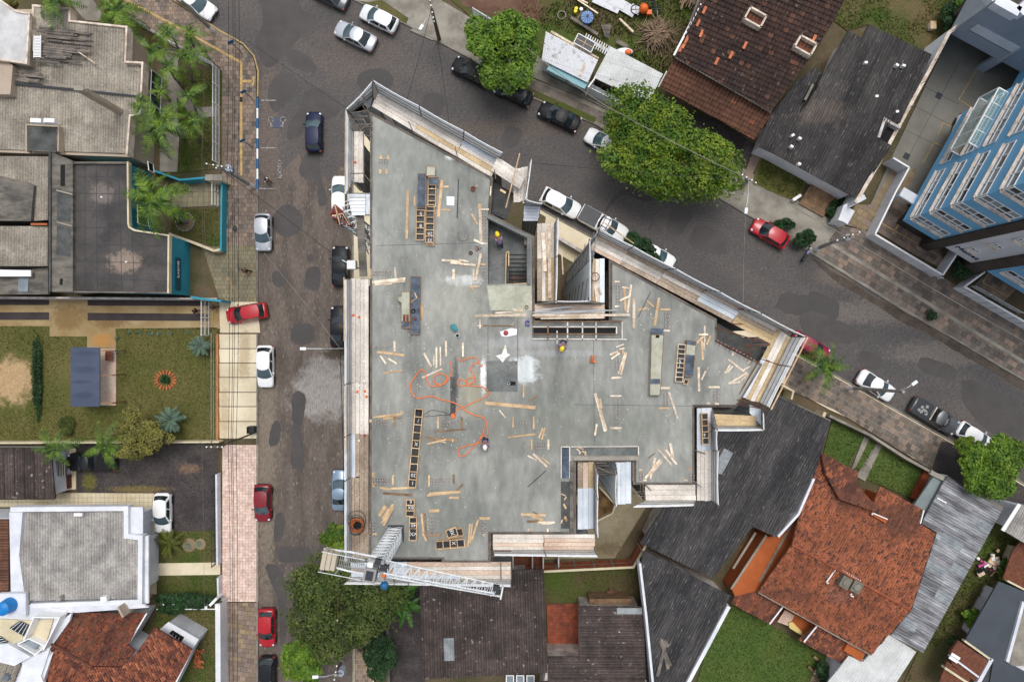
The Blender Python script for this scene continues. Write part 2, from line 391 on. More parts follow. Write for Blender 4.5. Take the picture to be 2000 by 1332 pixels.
mat('timber_mid',S(214,184,146),S(188,156,118),sc=1.5,var=.16,rough=.82,fine=.14,fsc=10)
mat('timber_old',S(160,128,96),S(122,98,76),sc=1.5,var=.2,rough=.85,fine=.2,fsc=10)
mat('timber_grey',S(132,122,112),S(98,92,88),sc=1.2,var=.28,rough=.9,fine=.2)
mat('bamboo',S(150,128,104),S(120,100,80),sc=1.2,var=.3,rough=.85)
mat('net',S(232,238,246),S(216,224,236),sc=1.1,var=.05,rough=.75,fine=.05)
mat('net_old',S(246,248,250),S(222,226,232),sc=1.5,var=.10,rough=.8,fine=.12,fsc=5,stretch=(4,4,.4))
mat('net_hem',S(228,230,234),rough=.7)
mat('scaf_pipe',S(110,98,86),S(140,130,118),sc=2,var=.15,rough=.6,metal=.3)
mat('pipe_silver',S(196,200,202),rough=.4,metal=.5,var=.1)
mat('rust',S(128,76,52),S(96,60,48),sc=3,var=.2,rough=.9)
mat('rust_bright',S(196,112,66),S(160,92,58),sc=3,var=.2,rough=.85)
mat('rebar',S(120,78,74),S(150,96,90),sc=5,rough=.8,var=.2); mat('rebar_tip',S(224,196,200),rough=.7)
mat('film_black',S(34,38,46),S(50,54,60),sc=1.5,rough=.45,fine=.2,var=.1)
mat('film_blue',S(92,106,124),S(58,68,82),sc=1.6,rough=.6,fine=.3,fsc=5,var=.1)
mat('concrete_skin',S(186,186,168),S(164,164,146),sc=1.2,rough=.85,fine=.12)
mat('paint_white',S(236,236,236),rough=.6); mat('paint_worn',S(190,186,184),S(110,104,102),sc=5,rough=.8); mat('hose',S(244,128,66),rough=.5); mat('cable',S(26,26,28),rough=.6)
mat('orange',S(238,110,40),rough=.5); mat('crane_white',S(224,228,232),S(206,210,214),sc=2,rough=.45,var=.05); mat('crane_grey',S(150,150,148),rough=.6,fine=.2)
mat('crane_red',S(142,56,46),S(120,50,42),sc=2,rough=.6); mat('crane_block',S(188,176,156),rough=.9,fine=.1); mat('motor_blue',S(40,108,156),rough=.5); mat('steel_dark',S(62,66,72),rough=.6,metal=.3)
mat('teal_tool',S(40,140,150),rough=.5); mat('red_paint',S(170,60,60),rough=.5); mat('yellow',S(240,206,40),rough=.5)
mat('wall_white',S(214,216,222),S(196,199,206),sc=.5,rough=.85,fine=.05,stretch=(1,1,.3)); mat('wall_bright',S(218,220,224),S(204,207,212),sc=.6,rough=.8,fine=.04)
mat('wall_dirty',S(206,200,196),S(160,150,144),sc=.8,rough=.9,fine=.12); mat('wall_beige',S(186,170,152),S(174,158,140),sc=.4,rough=.88,fine=.06)
mat('coping',S(226,212,196),S(186,168,152),sc=1.4,rough=.88,fine=.15); mat('wall_cream',S(214,202,172),S(196,184,152),sc=.6,rough=.85,fine=.08)
mat('wall_teal',S(54,156,178),S(48,148,170),sc=.5,rough=.8,fine=.05); mat('sign_teal',S(16,84,104),rough=.6)
mat('wall_orange',S(186,100,50),S(170,88,42),sc=.5,rough=.85,fine=.08); mat('wall_blue',S(122,186,228),S(116,178,220),sc=.3,rough=.8,fine=.03)
mat('wall_grey',S(164,172,184),S(152,160,172),sc=.3,rough=.85,fine=.04); mat('cladding_dark',S(84,76,70),S(70,62,58),sc=.5,rough=.8,fine=.1)
mat('brick_red',S(172,92,58),S(142,70,44),sc=1.5,rough=.9,fine=.25,fsc=8,var=.15); mat('mortar',S(140,136,130),S(120,116,110),sc=1,rough=.9,fine=.1)
mat('glass_dark',S(30,44,48),rough=.08,spec=.6,coat=.3); mat('glass_teal',S(22,62,64),rough=.1,spec=.6); mat('glass_pale',S(150,160,168),S(120,130,138),sc=.4,rough=.12,spec=.6,var=.25)
mat('glass_clear',S(170,210,214),rough=.06,alpha=.35,spec=.6); mat('frame_white',S(238,240,242),rough=.45)
mat('corr_beige',S(166,158,144),S(140,132,120),sc=.5,var=.30,rough=.92,fine=.28,fsc=6); mat('corr_grey',S(172,168,162),S(142,138,134),sc=.7,var=.28,rough=.92,fine=.22,fsc=5)
mat('corr_black',S(80,78,78),S(58,57,59),sc=.5,var=.5,speck=(S(116,112,109),.63,5.5),rough=.92,fine=.34,fsc=5,rot=math.radians(117),stretch=(.3,1.5,1)); mat('corr_brown',S(92,80,76),S(66,58,55),sc=.5,var=.45,speck=(S(156,148,142),.67,3.),rough=.92,fine=.36,fsc=4)
mat('corr_black_n',S(78,74,73),S(56,54,54),sc=.35,var=.45,rot=-math.radians(64),stretch=(.3,1.5,1),speck=(S(116,111,108),.64,5.5),rough=.92,fine=.30,fsc=5,blot=[B(1600,220,60,30,S(112,102,94),.6,4)])
mat('corr_weather',S(164,166,170),S(104,102,104),sc=1.1,rot=math.radians(30),stretch=(.22,1.2,1),var=.42,rough=.9,fine=.25,fsc=4); mat('corr_skylight',S(160,166,168),S(130,136,140),sc=1,var=.08,rough=.6,fine=.15)
mat('sheet_white',S(204,206,204),S(188,190,188),sc=.6,var=.10,rough=.6,fine=.06,fsc=4); mat('sheet_white_old',S(206,208,212),S(150,148,146),sc=1.6,var=.06,rough=.7,fine=.1,lo=.55,hi=.7)
mat('sheet_blue',S(72,84,108),S(64,76,100),sc=.4,var=.04,rough=.45,fine=.05,blot=[B(168,690,26,6,S(52,66,90),.9,2.8),B(165,722,24,8,S(52,66,90),.9,2.8),B(160,746,20,5,S(52,66,90),.9,2.8),B(164,772,22,8,S(52,66,90),.9,2.8)])
mat('tile_dark',S(84,62,54),S(58,46,44),sc=.35,var=.55,speck=(S(124,108,98),.66,2.5),rough=.9,fine=.2); mat('tile_brown',S(122,84,66),S(100,70,56),sc=.4,var=.5,rough=.9,fine=.2)
mat('tile_new',S(206,122,84),rough=.85,var=.2); mat('tile_orange',S(176,108,76),S(152,92,66),sc=.5,var=.6,rough=.88,fine=.25,speck=(S(84,60,52),.57,5.),blot=[B(1760,1015,60,40,S(100,70,58),.75,4),B(1660,975,50,26,S(96,68,56),.7,4),B(1540,1160,70,16,S(110,74,60),.6,4),B(1640,1160,34,26,S(150,110,96),.5,5)]); mat('tile_sooty',S(96,66,58),S(136,86,68),sc=.6,var=.55,rough=.9,fine=.2)
mat('tile_red',S(150,86,62),S(104,62,50),sc=.8,var=.6,rough=.9,fine=.25,speck=(S(70,48,42),.57,4.)); mat('ridge_clay',S(176,96,66),S(140,78,56),sc=.8,rough=.88,fine=.15)
mat('membrane',S(88,84,81),S(66,63,62),sc=.5,rough=.8,fine=.14,fsc=5,blot=[B(200,380,26,26,S(128,118,112),.8,4.5),B(245,512,36,24,S(150,132,118),.9,4.5)])
mat('roof_slate',S(78,84,92),S(72,78,86),sc=.4,rough=.85,fine=.1,fsc=8); mat('roof_render',S(206,206,206),S(182,180,178),sc=.5,rough=.88,fine=.06)
mat('red_tile_floor',S(168,86,58),S(120,62,46),sc=.6,var=.2,rough=.8,fine=.1); mat('gravel_dark',S(82,76,74),S(66,60,60),sc=.5,rough=.95,fine=.35,fsc=6,bump=.6,blot=[B(370,915,26,12,S(132,108,88),.7),B(270,955,70,8,S(128,112,70),.8),B(175,940,16,22,S(112,108,50),.8)])
mat('bark',S(96,82,66),S(70,60,50),sc=3,rough=.95,fine=.2); mat('bark_pale',S(150,142,130),S(110,104,96),sc=2,rough=.9,fine=.15)
mat('leaf_bright',S(116,146,44),S(68,102,30),sc=.9,var=.45,rough=.6,spec=.3); mat('leaf_mid',S(118,138,38),S(64,100,30),sc=.8,var=.45,rough=.6,spec=.3)
mat('leaf_dark',S(94,106,48),S(62,80,36),sc=.9,var=.45,rough=.65,spec=.3); mat('leaf_deep',S(46,78,40),S(34,60,32),sc=.5,var=.4,rough=.6,spec=.3)
mat('leaf_olive',S(132,126,60),S(104,104,48),sc=.5,var=.4,rough=.7); mat('leaf_blue',S(112,136,118),S(90,116,98),sc=.8,var=.3,rough=.7); mat('palm',S(108,136,36),S(48,80,26),sc=1.2,var=.35,rough=.5,spec=.4)
mat('cycad',S(112,116,44),S(86,94,36),sc=.6,var=.3,rough=.6); mat('banana',S(76,122,30),S(50,92,24),sc=.5,var=.3,rough=.45,spec=.5)
mat('pole_concrete',S(164,160,152),S(140,136,130),sc=2,rough=.85,fine=.1); mat('pole_wood',S(112,100,84),S(90,80,68),sc=2,rough=.9,fine=.15); mat('lamp_head',S(220,226,230),rough=.4)
mat('tire',(.02,.02,.021),rough=.85); mat('rim',S(150,152,156),rough=.35,metal=.7); mat('car_glass',S(34,44,48),rough=.06,spec=.7,coat=.5); mat('car_glass_pale',S(74,96,104),rough=.08,spec=.7,coat=.5); mat('headlight',S(210,216,220),rough=.1,coat=.5); mat('tail_light',S(150,20,24),rough=.2,coat=.5); mat('plastic_black',(.02,.02,.022),rough=.55)
mat('skin',S(150,105,82),rough=.6); mat('hair',S(36,28,24),rough=.8); mat('cloth_black',S(30,30,34),rough=.9); mat('cloth_white',S(226,226,232),rough=.85); mat('cloth_lavender',S(140,136,178),rough=.9); mat('cloth_green',S(36,74,60),rough=.9); mat('cloth_navy',S(40,46,70),rough=.9); mat('shoe',S(60,54,50),rough=.8)
mat('tank_blue',S(66,104,164),rough=.5); mat('tank_bright',S(20,130,205),rough=.45); mat('soot',S(108,108,98),S(130,126,108),sc=2,rough=.95,fine=.2); mat('stone_ring',S(200,120,72),S(150,84,56),sc=3,rough=.9,var=.2)

# -- the ground
def flat(name,pts,z,m,kind='structure',th=.3,tile='P',parent=None):
    mb = MB(); mb.prism(XY(Q(tile,*pts),z),z - th,z,r=.5)
    return mb.obj(name,m,parent,kind=kind)
MB().add([(-500,-500,-.05),(500,-500,-.05),(500,500,-.05),(-500,500,-.05)],[(0,1,2,3)]).obj('ground','earth',kind='structure')
road = [(300,-330),(420,-330),(640,-30),(690,0),(798,51),(919,115),(1034,189),(1162,243),(1487,436),(1595,501),(1784,619),(1953,717),(2300,915),(2300,1120),(1852,858),(1639,737),
        (1154,463),(1090,428),(775,251),(745,240),(716,245),(698,264),(691,300),(690,470),(690,1600),(505,1600),(504,900),(504,400),(506,140),(498,110),(476,86),(430,62),(340,0),(150,-130),(150,-330)]
MB().prism(XY(road),-.04,0.,r=.5).obj('road','asphalt',kind='structure')
mat('asphalt_old',S(118,107,98),S(94,85,79),sc=.5,rough=.92,fine=.25,fsc=5,bump=.4,stretch=(1.6,.4,1),speck=(S(146,134,124),.64,4.),blot=[B(640,770,80,60,S(165,160,155),.75),B(630,730,40,50,S(150,146,142),.6),B(655,690,32,14,S(70,62,52),.9),B(520,900,22,320,S(140,128,112),.75),B(680,880,14,200,S(128,118,108),.5),B(600,1180,60,160,S(92,86,84),.6)])
rs_ = [(505,330)] + [(505 + 185 * i / 12,330 + 26 * math.sin(i * .9) + R.uniform(-8,8)) for i in range(1,12)] + [(690,350),(690,1600),(505,1600)]
MB().prism(XY(rs_),-.03,.003,r=.5).obj('road_surface','asphalt_old',kind='structure')
def patch(t,m,*pts):
    P = Q(t,*pts); out = []
    P = [q for i in range(len(P)) for q in ((P[i - 1][0] * .2 + P[i][0] * .8,P[i - 1][1] * .2 + P[i][1] * .8),(P[(i + 1) % len(P)][0] * .2 + P[i][0] * .8,P[(i + 1) % len(P)][1] * .2 + P[i][1] * .8))]
    n = len(P)
    for i in range(n):                       # hand-cut, slightly uneven edges
        a = P[i]; b = P[(i + 1) % n]
        for k in range(4):
            s_ = k / 4; out.append((a[0] + (b[0] - a[0]) * s_ + R.uniform(-.7,.7),a[1] + (b[1] - a[1]) * s_ + R.uniform(-.7,.7)))
    mb = MB(); zz = .007 + patch.n * .0006; patch.n += 1
    mb.prism(XY(out),-.02,zz,r=.5); mb.obj('road_patch',m,kind='structure')
patch.n = 0
for a in [('D','asphalt_patch',(60,-60),(330,-60),(300,40),(430,120),(300,230),(250,290),(170,380),(110,400),(40,250),(110,130)),
          ('D','asphalt_patch',(225,300),(280,285),(370,330),(415,390),(395,420),(330,415),(250,380)),('D','asphalt_patch',(140,480),(190,430),(270,430),(305,470),(290,560),(220,610),(180,660),(140,620),(125,540)),
          ('D','asphalt_patch',(330,550),(400,500),(480,540),(550,590),(540,660),(460,700),(350,690),(320,790),(235,820),(250,700),(320,640)),('D','asphalt_patch',(350,880),(430,890),(430,1000),(480,1180),(420,1200),(410,1050),(340,1040),(300,990)),
          ('D','asphalt_patch_b',(650,430),(720,400),(800,400),(855,440),(850,500),(790,520),(740,470),(690,540),(640,490)),('D','asphalt_patch_b',(1045,530),(1165,560),(1120,690),(1000,640)),('D','asphalt_patch',(140,1260),(230,1170),(330,1230),(330,1332),(230,1380),(160,1330)),
          ('E','asphalt_patch',(150,300),(190,290),(235,300),(230,380),(190,390),(155,370)),('E','asphalt_patch',(360,275),(400,265),(435,280),(430,400),(380,410),(335,380),(345,310)),('E','asphalt_patch_b',(260,605),(395,595),(392,715),(262,718)),
          ('E','asphalt_patch',(355,200),(390,195),(390,235),(355,240)),('E','asphalt_patch_b',(265,1010),(300,980),(350,1010),(340,1110),(320,1200),(270,1180)),('E','asphalt_patch_b',(145,1190),(180,1150),(205,1190),(190,1300),(130,1310)),('E','asphalt_patch_b',(265,1235),(330,1230),(335,1400),(260,1450)),
          ('F','asphalt_patch',(240,-60),(290,-60),(305,60),(310,180),(285,210),(250,130)),('F','asphalt_patch',(155,430),(200,410),(215,470),(195,560),(150,590)),('F','asphalt_patch',(165,600),(350,600),(350,680),(190,690),(165,640)),('F','asphalt_patch',(100,690),(190,700),(230,900),(220,1100),(185,1150),(180,900),(130,780)),
          ('e','asphalt_patch',(1480,190),(1690,270),(1530,530),(1390,460)),('e','asphalt_patch_b',(830,200),(1000,10),(1320,100),(1240,180),(960,90),(800,290)),('e','asphalt_patch',(1700,380),(2000,480),(1990,720),(1600,600)),('a','asphalt_patch',(1660,520),(1820,570),(1740,750),(1580,680)),
          ('K','asphalt_patch_b',(140,410),(290,440),(310,400),(470,470),(470,560),(430,585),(90,525)),('K','asphalt_patch',(590,740),(730,790),(690,880),(580,835)),('K','asphalt_patch',(940,780),(1150,850),(1140,940),(920,860)),('K','asphalt_patch',(250,540),(330,520),(600,640),(560,720),(300,690),(240,600)),('K','asphalt_patch',(1180,900),(1450,1010),(1539,1100),(1539,1330),(1300,1200),(1180,1050)),('G','asphalt_patch',(0,760),(130,780),(60,860),(0,850))]:
    patch(*a)
patch('K','gutter_dirt',(300,210),(340,225),(430,300),(560,365),(640,430),(760,480),(900,560),(940,570),(1100,670),(1330,800),(1539,940),(1539,985),(1440,930),(1320,850),(1180,780),(960,640),(850,600),(770,550),(700,500),(580,430),(470,370),(380,290))
for (t,a,b) in [('x',(1800,45),(1995,45)),('x',(1790,662),(1995,662)),('x',(1770,1190),(1995,1192))]:      # white bay lines
    p,q = [W(*c) for c in Q(t,a,b)]; MB().beam((p.x,p.y,.0325),(q.x,q.y,.0325),.10,.005).obj('road_marking','paint_worn',kind='structure')
def text_mesh(name,s,size,m,ext=.004):
    cu = bpy.data.curves.new(name,'FONT'); cu.body = s; cu.size = size; cu.extrude = ext; cu.align_x = 'CENTER'; cu.align_y = 'CENTER'; cu.resolution_u = 2
    o = bpy.data.objects.new('tmp',cu); COL.objects.link(o); dg = bpy.context.evaluated_depsgraph_get(); dg.update()
    me = bpy.data.meshes.new_from_object(o.evaluated_get(dg)); bpy.data.objects.remove(o); bpy.data.curves.remove(cu)
    me.materials.clear(); me.materials.append(gm(m)); me.name = name; return me
p = W(547,331); o = link('road_lettering',text_mesh('road_lettering','IDOSO',.62,'paint_worn'),None,(p.x,p.y,.036)); o.rotation_euler = (0,0,math.radians(90)); setp(o,kind='structure')
mb = MB(); p = W(541,240); mb.box((p.x,p.y,.028),(1.0,1.1,.01)); mb.obj('road_marking',mat('marking_blue',S(84,92,116),S(96,96,108),sc=2,rough=.9),kind='structure')
mb = MB()
for dx in (-.62,.62):
    mb.ring((p.x + dx,p.y + .3,.036),.26,.045,n=16,k=4); mb.beam((p.x + dx,p.y,.036),(p.x + dx,p.y - .45,.036),.1,.01); mb.box((p.x + dx * .8,p.y - .35,.036),(.3,.08,.01))
mb.obj('road_marking','paint_worn',kind='structure')

def pavers(name,poly,z,m,size,d,base='joint',gap=.012,h=.035,jz=.006,label_parent=None,brick=True,sy=None,m2=None,frac=0.,tile='P'):
    """paving laid stone by stone over a bed; d = px direction of the courses"""
    P = XY(Q(tile,*poly),z); bed = MB(); bed.prism(P,z - .3,z - h,r=.5); b = bed.obj(name,base,kind='structure')
    v = Vector((d[0],-d[1])).normalized(); u = Vector((-v.y,v.x)); o = Vector(P[0]); UV = [((Vector(p) - o).dot(v),(Vector(p) - o).dot(u)) for p in P]
    sy = sy or size; u0 = min(q[0] for q in UV); u1 = max(q[0] for q in UV); v0 = min(q[1] for q in UV); v1 = max(q[1] for q in UV)
    mb = MB(); mb2 = MB()
    for j in range(int((v1 - v0) / sy) + 1):
        off = (j % 2) * size / 2 if brick else 0.
        for i in range(-1,int((u1 - u0) / size) + 1):
            a0 = u0 + i * size + off; b0 = v0 + j * sy
            c = cellclip(UV,a0 + gap,a0 + size - gap,b0 + gap,b0 + sy - gap)
            if not c: continue
            zz = z + R.uniform(-jz,jz); pts = [o + v * x + u * y for x,y in c]; n = len(pts); M_ = mb2 if (m2 and R.random() < frac) else mb
            M_.add([(p.x,p.y,zz) for p in pts] + [(p.x,p.y,z - h) for p in pts],[tuple(range(n))] + [(k,n + k,n + (k + 1) % n,(k + 1) % n) for k in range(n)])
    mb.obj('paving_stones',m,b,kind='stuff')
    if mb2.f: mb2.obj('paving_stones',m2,b,kind='stuff')
    return b
Z1 = .13   # pavement height
flat('yard_ground',[(-400,-400),(150,-400),(150,-130),(340,0),(430,62),(432,640),(428,870),(430,1600),(-400,1600)],.02,'earth')
# west pavement, from the corner down
pavers('pavement',[(432,62),(474,90),(494,113),(500,142),(500,480),(434,480),(434,140),(350,98),(247,34),(200,-5),(150,-60),(150,-125),(338,4)],Z1,'paver_brown',.44,(1,0),m2='paver_grey',frac=.18,jz=.008)
pavers('pavement',[(434,480),(500,480),(500,590),(430,590),(396,484)],Z1,'paver_olive',.44,(1,0),m2='paver_tan',frac=.12)
for t,pts in [('x',((1540,0),(1540,1020))),('w',((1540,820),(1540,1332))),('w',((30,0),(740,370),(1540,820))),('w',((1550,1060),(1690,1065))),('w',((1700,1000),(1690,1120)))]:       # ribbed yellow guidance tiles
    P = Q(t,*pts)
    for a,b in zip(P,P[1:]):
        p,q = W(*a,Z1),W(*b,Z1); l = (q - p).length; n = max(1,int(l / .25)); mb = MB(); dd = (q - p) / n
        for k in range(n): mb.box(p + dd * (k + .5) + Vector((0,0,.005)),(dd.length - .012,.24,.03),rz=math.atan2(dd.y,dd.x))
        mb.obj('guidance_tiles','paver_yellow',kind='structure')
pv = flat('pavement',[(424,652),(503,652),(503,857),(428,857)],Z1 - .02,'joint')
ys = [652,681,709,737,766,794,823,857]
for a,b in zip(ys,ys[1:]):
    MB().prism(XY([(428,a + .8),(502,a + .8),(502,b - .8),(429,b - .8)],Z1),Z1 - .1,Z1 + R.uniform(0,.006)).obj('concrete_slab','slab_beige',pv)
pavers('pavement',[(434,869),(504,869),(504,1175),(434,1175)],Z1,'paver_pink',.30,(1,0),brick=False,base='joint_pink')
pavers('pavement',[(438,1177),(504,1177),(504,1600),(440,1600)],Z1,'paver_brown',.62,(1,.12),m2='paver_tan',frac=.16,sy=.48,jz=.012)
flat('drive_crossing',[(428,588),(503,590),(508,650),(430,650)],Z1 - .01,'slab_beige')
# kerbs
def kerb(pts,m='kerbstone',name='kerb',w=.14,z=.15):
    mb = MB(); mb.wall(XY(pts),w,-.05,z,r=.5); return mb.obj(name,m,kind='structure')
kerb([(503,1600),(503,652)]); kerb([(503,590),(503,368)])
kerb([(504,190),(505,140),(497,111),(476,87),(430,61),(338,0),(150,-128)],'kerb_yellow')
yy = 193
for k in range(9):
    mb = MB(); p,q = W(503.5,yy),W(503.5,min(yy + 19.6,370)); mb.beam((p.x,p.y,.055),(q.x,q.y,.055),.17,.21); mb.obj('painted_kerb','kerb_blue' if k % 2 == 0 else 'kerb_white',kind='structure'); yy += 19.7
kerb([(690,1600),(690,300),(697,265),(716,246),(745,240),(775,251),(1090,428),(1154,463),(1639,737),(1852,858),(2300,1120)])
kerb([(640,-30),(690,0),(798,51),(919,115),(1034,189),(1162,243),(1487,436),(1595,501),(1784,619)],'kerbstone'); kerb([(1791,618),(1953,716),(2300,914)])
# pavement round the building site
flat('pavement',[(691,1600),(691,300),(699,265),(716,248),(745,242),(775,252),(1090,430),(1154,465),(1639,739),(1852,860),(2300,1122),(2300,1180),(1905,925),(1620,800),(1530,750),(1075,487),(760,310),(732,330),(730,1600)],Z1,'slab_beige')
pavers('pavement',[(1545,690),(1639,741),(1852,862),(1905,893),(1880,915),(1820,918),(1630,800),(1530,757)],Z1 + .03,'paver_grey',.5,(1,.57),m2='paver_brown',frac=.4,jz=.01)
flat('drive_crossing',[(1852,862),(2300,1126),(2300,1230),(1960,1000),(1820,915),(1838,862)],Z1 + .04,'gravel_dark')
# north-east pavement
flat('pavement',[(640,-32),(690,-2),(798,49),(919,113),(1034,187),(1162,241),(1487,434),(1595,499),(1784,617),(1953,715),(2300,912),(2300,600),(1995,640),(1860,560),(1700,470),(1640,440),(1200,180),(1060,120),(860,0),(800,-60)],Z1 - .02,'light_concrete')
pavers('pavement',[(1600,498),(1786,613),(1953,711),(2080,785),(2080,690),(2000,640),(1870,560),(1840,540),(1690,450),(1640,440)],Z1 + .02,'paver_grey',.55,(1,.6),m2='paver_brown',frac=.35,jz=.01)
pavers('pavement',[(1028,150),(1190,225),(1240,270),(1160,236),(1034,180)],Z1 + .01,'paver_grey',.8,(1,.58),jz=.01)
flat('verge',[(1000,150),(1034,172),(1165,230),(1160,241),(1034,186),(985,160)],Z1 + .03,'weed_soil')
flat('verge',[(720,5),(745,0),(798,36),(793,46),(700,2)],Z1 + .03,'grass_yard')
mb = MB(); p,q = W(1700,470,0),W(2000,655,0); mb.beam((*W(1610,470)[:2],.165),(*W(2060,745)[:2],.165),.35,.02); mb.obj('pavement_strip','light_concrete',kind='structure')
flat('drive_crossing',[(800,60),(870,20),(905,50),(960,80),(930,110),(919,112),(860,82),(842,78)],Z1,'light_concrete')
# -- the building under construction
SL = 26.6
slab_px = [(727,226),(957,349),(952,420),(1038,464),(1039,622),(1040,664),(1216,664),(1216,626),(1196,624),(1196,516),(1396,626),(1396,666),(1470,706),(1484,714),(1438,790),(1352,790),(1352,942),(1243,942),(1243,897),
           (1120,897),(1120,1038),(953,1038),(953,1094),(868,1094),(868,1088),(725,1088),(727,650)]
holes_px = [[(953,424),(1029,464),(1029,555),(953,555)]]
bld = empty('building_under_construction',W(1000,760,0),'tall unfinished concrete building with a freshly poured grey floor slab on top','building')
sp = XY(slab_px,SL); hp = [XY(h,SL) for h in holes_px]
MB().prism(sp,SL - .14,SL,r=.5,holes=hp).obj('top_slab','slab',bld)
ins = inset(sp,.5)
MB().wall(inset(sp,-.12),.14,SL - .7,SL - .2,closed=True,r=.5).obj('edge_beam','timber_grey',bld)
MB().wall(inset(sp,-.03),.05,SL - .3,SL + .03,closed=True,r=.5).obj('edge_board','timber_grey',bld)
stairw = XY([(940,415),(1045,455),(1045,570),(940,570)],SL)
for k in range(9):
    z = 2.9 * (k + 1) - .35 if k < 8 else None
    if z: MB().prism(inset(sp,.05),z,z + .16,r=.5).obj('floor_slab','light_concrete',bld)
MB().prism(ins,-.2,22.8,r=.5).obj('storey_walls','old_concrete',bld)
for i,(x,y) in enumerate(inset(sp,.3)):
    MB().box((x,y,SL / 2 - .1),(.3,.5,SL - .3)).obj('column','light_concrete',bld)
# stair well
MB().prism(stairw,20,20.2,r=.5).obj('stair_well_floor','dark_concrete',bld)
stair = empty('staircase',W(990,500,23),'raw concrete staircase with two flights in the opening of the roof slab','staircase')
zl = SL - 1.35
MB().prism(XY([(953,424),(1029,464),(1029,497),(953,497)],zl),zl - .15,zl,r=.5).obj('landing','fresh_concrete',stair)
for i in range(7):
    z = zl + .17 * (i + 1); y0 = 497 + i * 8.4
    MB().prism(XY([(953,y0),(988,y0),(988,y0 + 8.9),(953,y0 + 8.9)],z),z - .3,z,r=.4).obj('step','fresh_concrete',stair)
for i in range(8):
    z = zl - .17 * (i + 1); y0 = 497 + i * 8.
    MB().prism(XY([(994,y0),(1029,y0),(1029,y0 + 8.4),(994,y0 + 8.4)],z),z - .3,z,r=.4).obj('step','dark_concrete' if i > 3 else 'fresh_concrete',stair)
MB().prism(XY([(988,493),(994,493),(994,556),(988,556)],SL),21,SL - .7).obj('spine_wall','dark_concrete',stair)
MB().wall(XY([(952.5,424),(1033,464),(1033,556)],SL),.22,SL - 2.5,SL + .25,r=.5).obj('parapet','fresh_concrete',bld)
MB().wall(XY([(952,424),(952,556)],SL),.12,SL - 2.5,SL - .02,r=.5).obj('well_wall','dark_concrete',bld)
for (a,b) in (((1644,470),(1636,780)),((1668,460),(1668,600)),((1645,780),(1856,768)),((1644,470),(1668,458))):
    p,q = Q('b',a,b); MB().beam(W(*p,SL - .2),W(*q,SL - .2),.07,.25).obj('edge_board','timber_mid',stair)
for k in range(9):
    x = 1690 + k * 17; p,q = Q('b',(x,690),(x,742)); MB().tube([W(*p,SL - 1.2),W(*q,SL - 1.2)],.012,4).obj('rebar','rebar',stair)
# slot for the beam, box 1040..1216
slot = empty('beam_formwork',W(1128,644,SL),'long timber framed beam formwork with a dark slot beside the courtyard','formwork')
X0,Y0 = 1040,627
MB().prism(XY([(1040,626),(1216,626),(1216,662),(1040,662)],SL),SL,SL + .02,holes=[XY([(1042,640),(1203,640),(1203,651),(1042,651)],SL)],r=.5).obj('bed','fresh_concrete',slot)
MB().prism(XY([(1042,640),(1203,640),(1203,651),(1042,651)],SL),SL + .001,SL + .006,r=.5).obj('slot','black_void',slot)
for a,b in (((1040,628),(1214,628)),((1040,638.5),(1203,638.5)),((1040,652.5),(1203,652.5)),((1040,662),(1224,663)),((1215,628),(1215,662)),((1204,638),(1204,652)),((1070,628),(1070,664)),((1108.5,628),(1108.5,664)),((1137.5,628),(1137.5,664)),((1164,628),(1164,664)),((1088,646),(1088,672))):
    MB().beam(W(*a,SL + .07),W(*b,SL + .07),.08,.1).obj('batten','timber_old' if R.random() < .4 else 'plank_grey',slot)
# formwork strip round the south light well
sf = empty('parapet_formwork',W(1110,900,SL),'L shaped low formwork strip along the southern light well','formwork')
for pts,z,m in ((Q('g',(487,868),(556,868),(560,1165),(487,1165)),.10,'film_blue'),(Q('g',(575,865),(1230,865),(1230,945),(575,945)),.012,'fresh_concrete'),(Q('h',(778,200),(860,200),(862,660),(778,660)),.012,'dark_concrete'),
                  (Q('g',(600,950),(1235,950),(1235,985),(600,985)),.13,'light_concrete'),(Q('h',(862,0),(898,0),(898,690),(862,690)),.13,'old_concrete')):
    MB().prism(XY(pts,SL),SL,SL + z,r=.5).obj('formwork_panel',m,sf)
for a,b in (((480,865),(480,1170)),((563,865),(563,1170)),((480,862),(563,862)),((575,862),(1232,858)),((1234,860),(1234,945)),((605,985),(1230,985))):
    p,q = Q('g',a,b); MB().beam(W(*p,SL + .08),W(*q,SL + .08),.06,.09).obj('batten','plank_grey',sf)
# services hole and the darker cast patches
dk = MB(); dk.prism(XY(Q('c',(1452,225),(1755,225),(1755,525),(1452,525)),SL),SL,SL + .008,r=.5,holes=[XY(Q('c',(1655,425),(1735,425),(1735,463),(1655,463)),SL)]); dk.obj('cast_patch','fresh_concrete',bld)
dk = MB(); dk.prism(XY(Q('c',(1655,425),(1735,425),(1735,463),(1655,463)),SL),SL,SL + .004,r=.5); dk.obj('duct_opening','black_void',bld)
MB().ring(W(993.5,748.5,SL + .05),.09,.02,12,5).obj('duct_pipe','pipe_silver',bld)
dk = MB(); dk.prism(XY(Q('c',(1098,380),(1150,380),(1150,760),(1098,760)),SL),SL,SL + .007,r=.5); dk.obj('cast_patch','dark_concrete',bld)
dk = MB(); dk.prism(XY(Q('b',(1455,790),(1890,790),(1890,1030),(1490,1030)),SL),SL,SL + .006,r=.5); dk.obj('cast_patch','concrete_skin',bld)
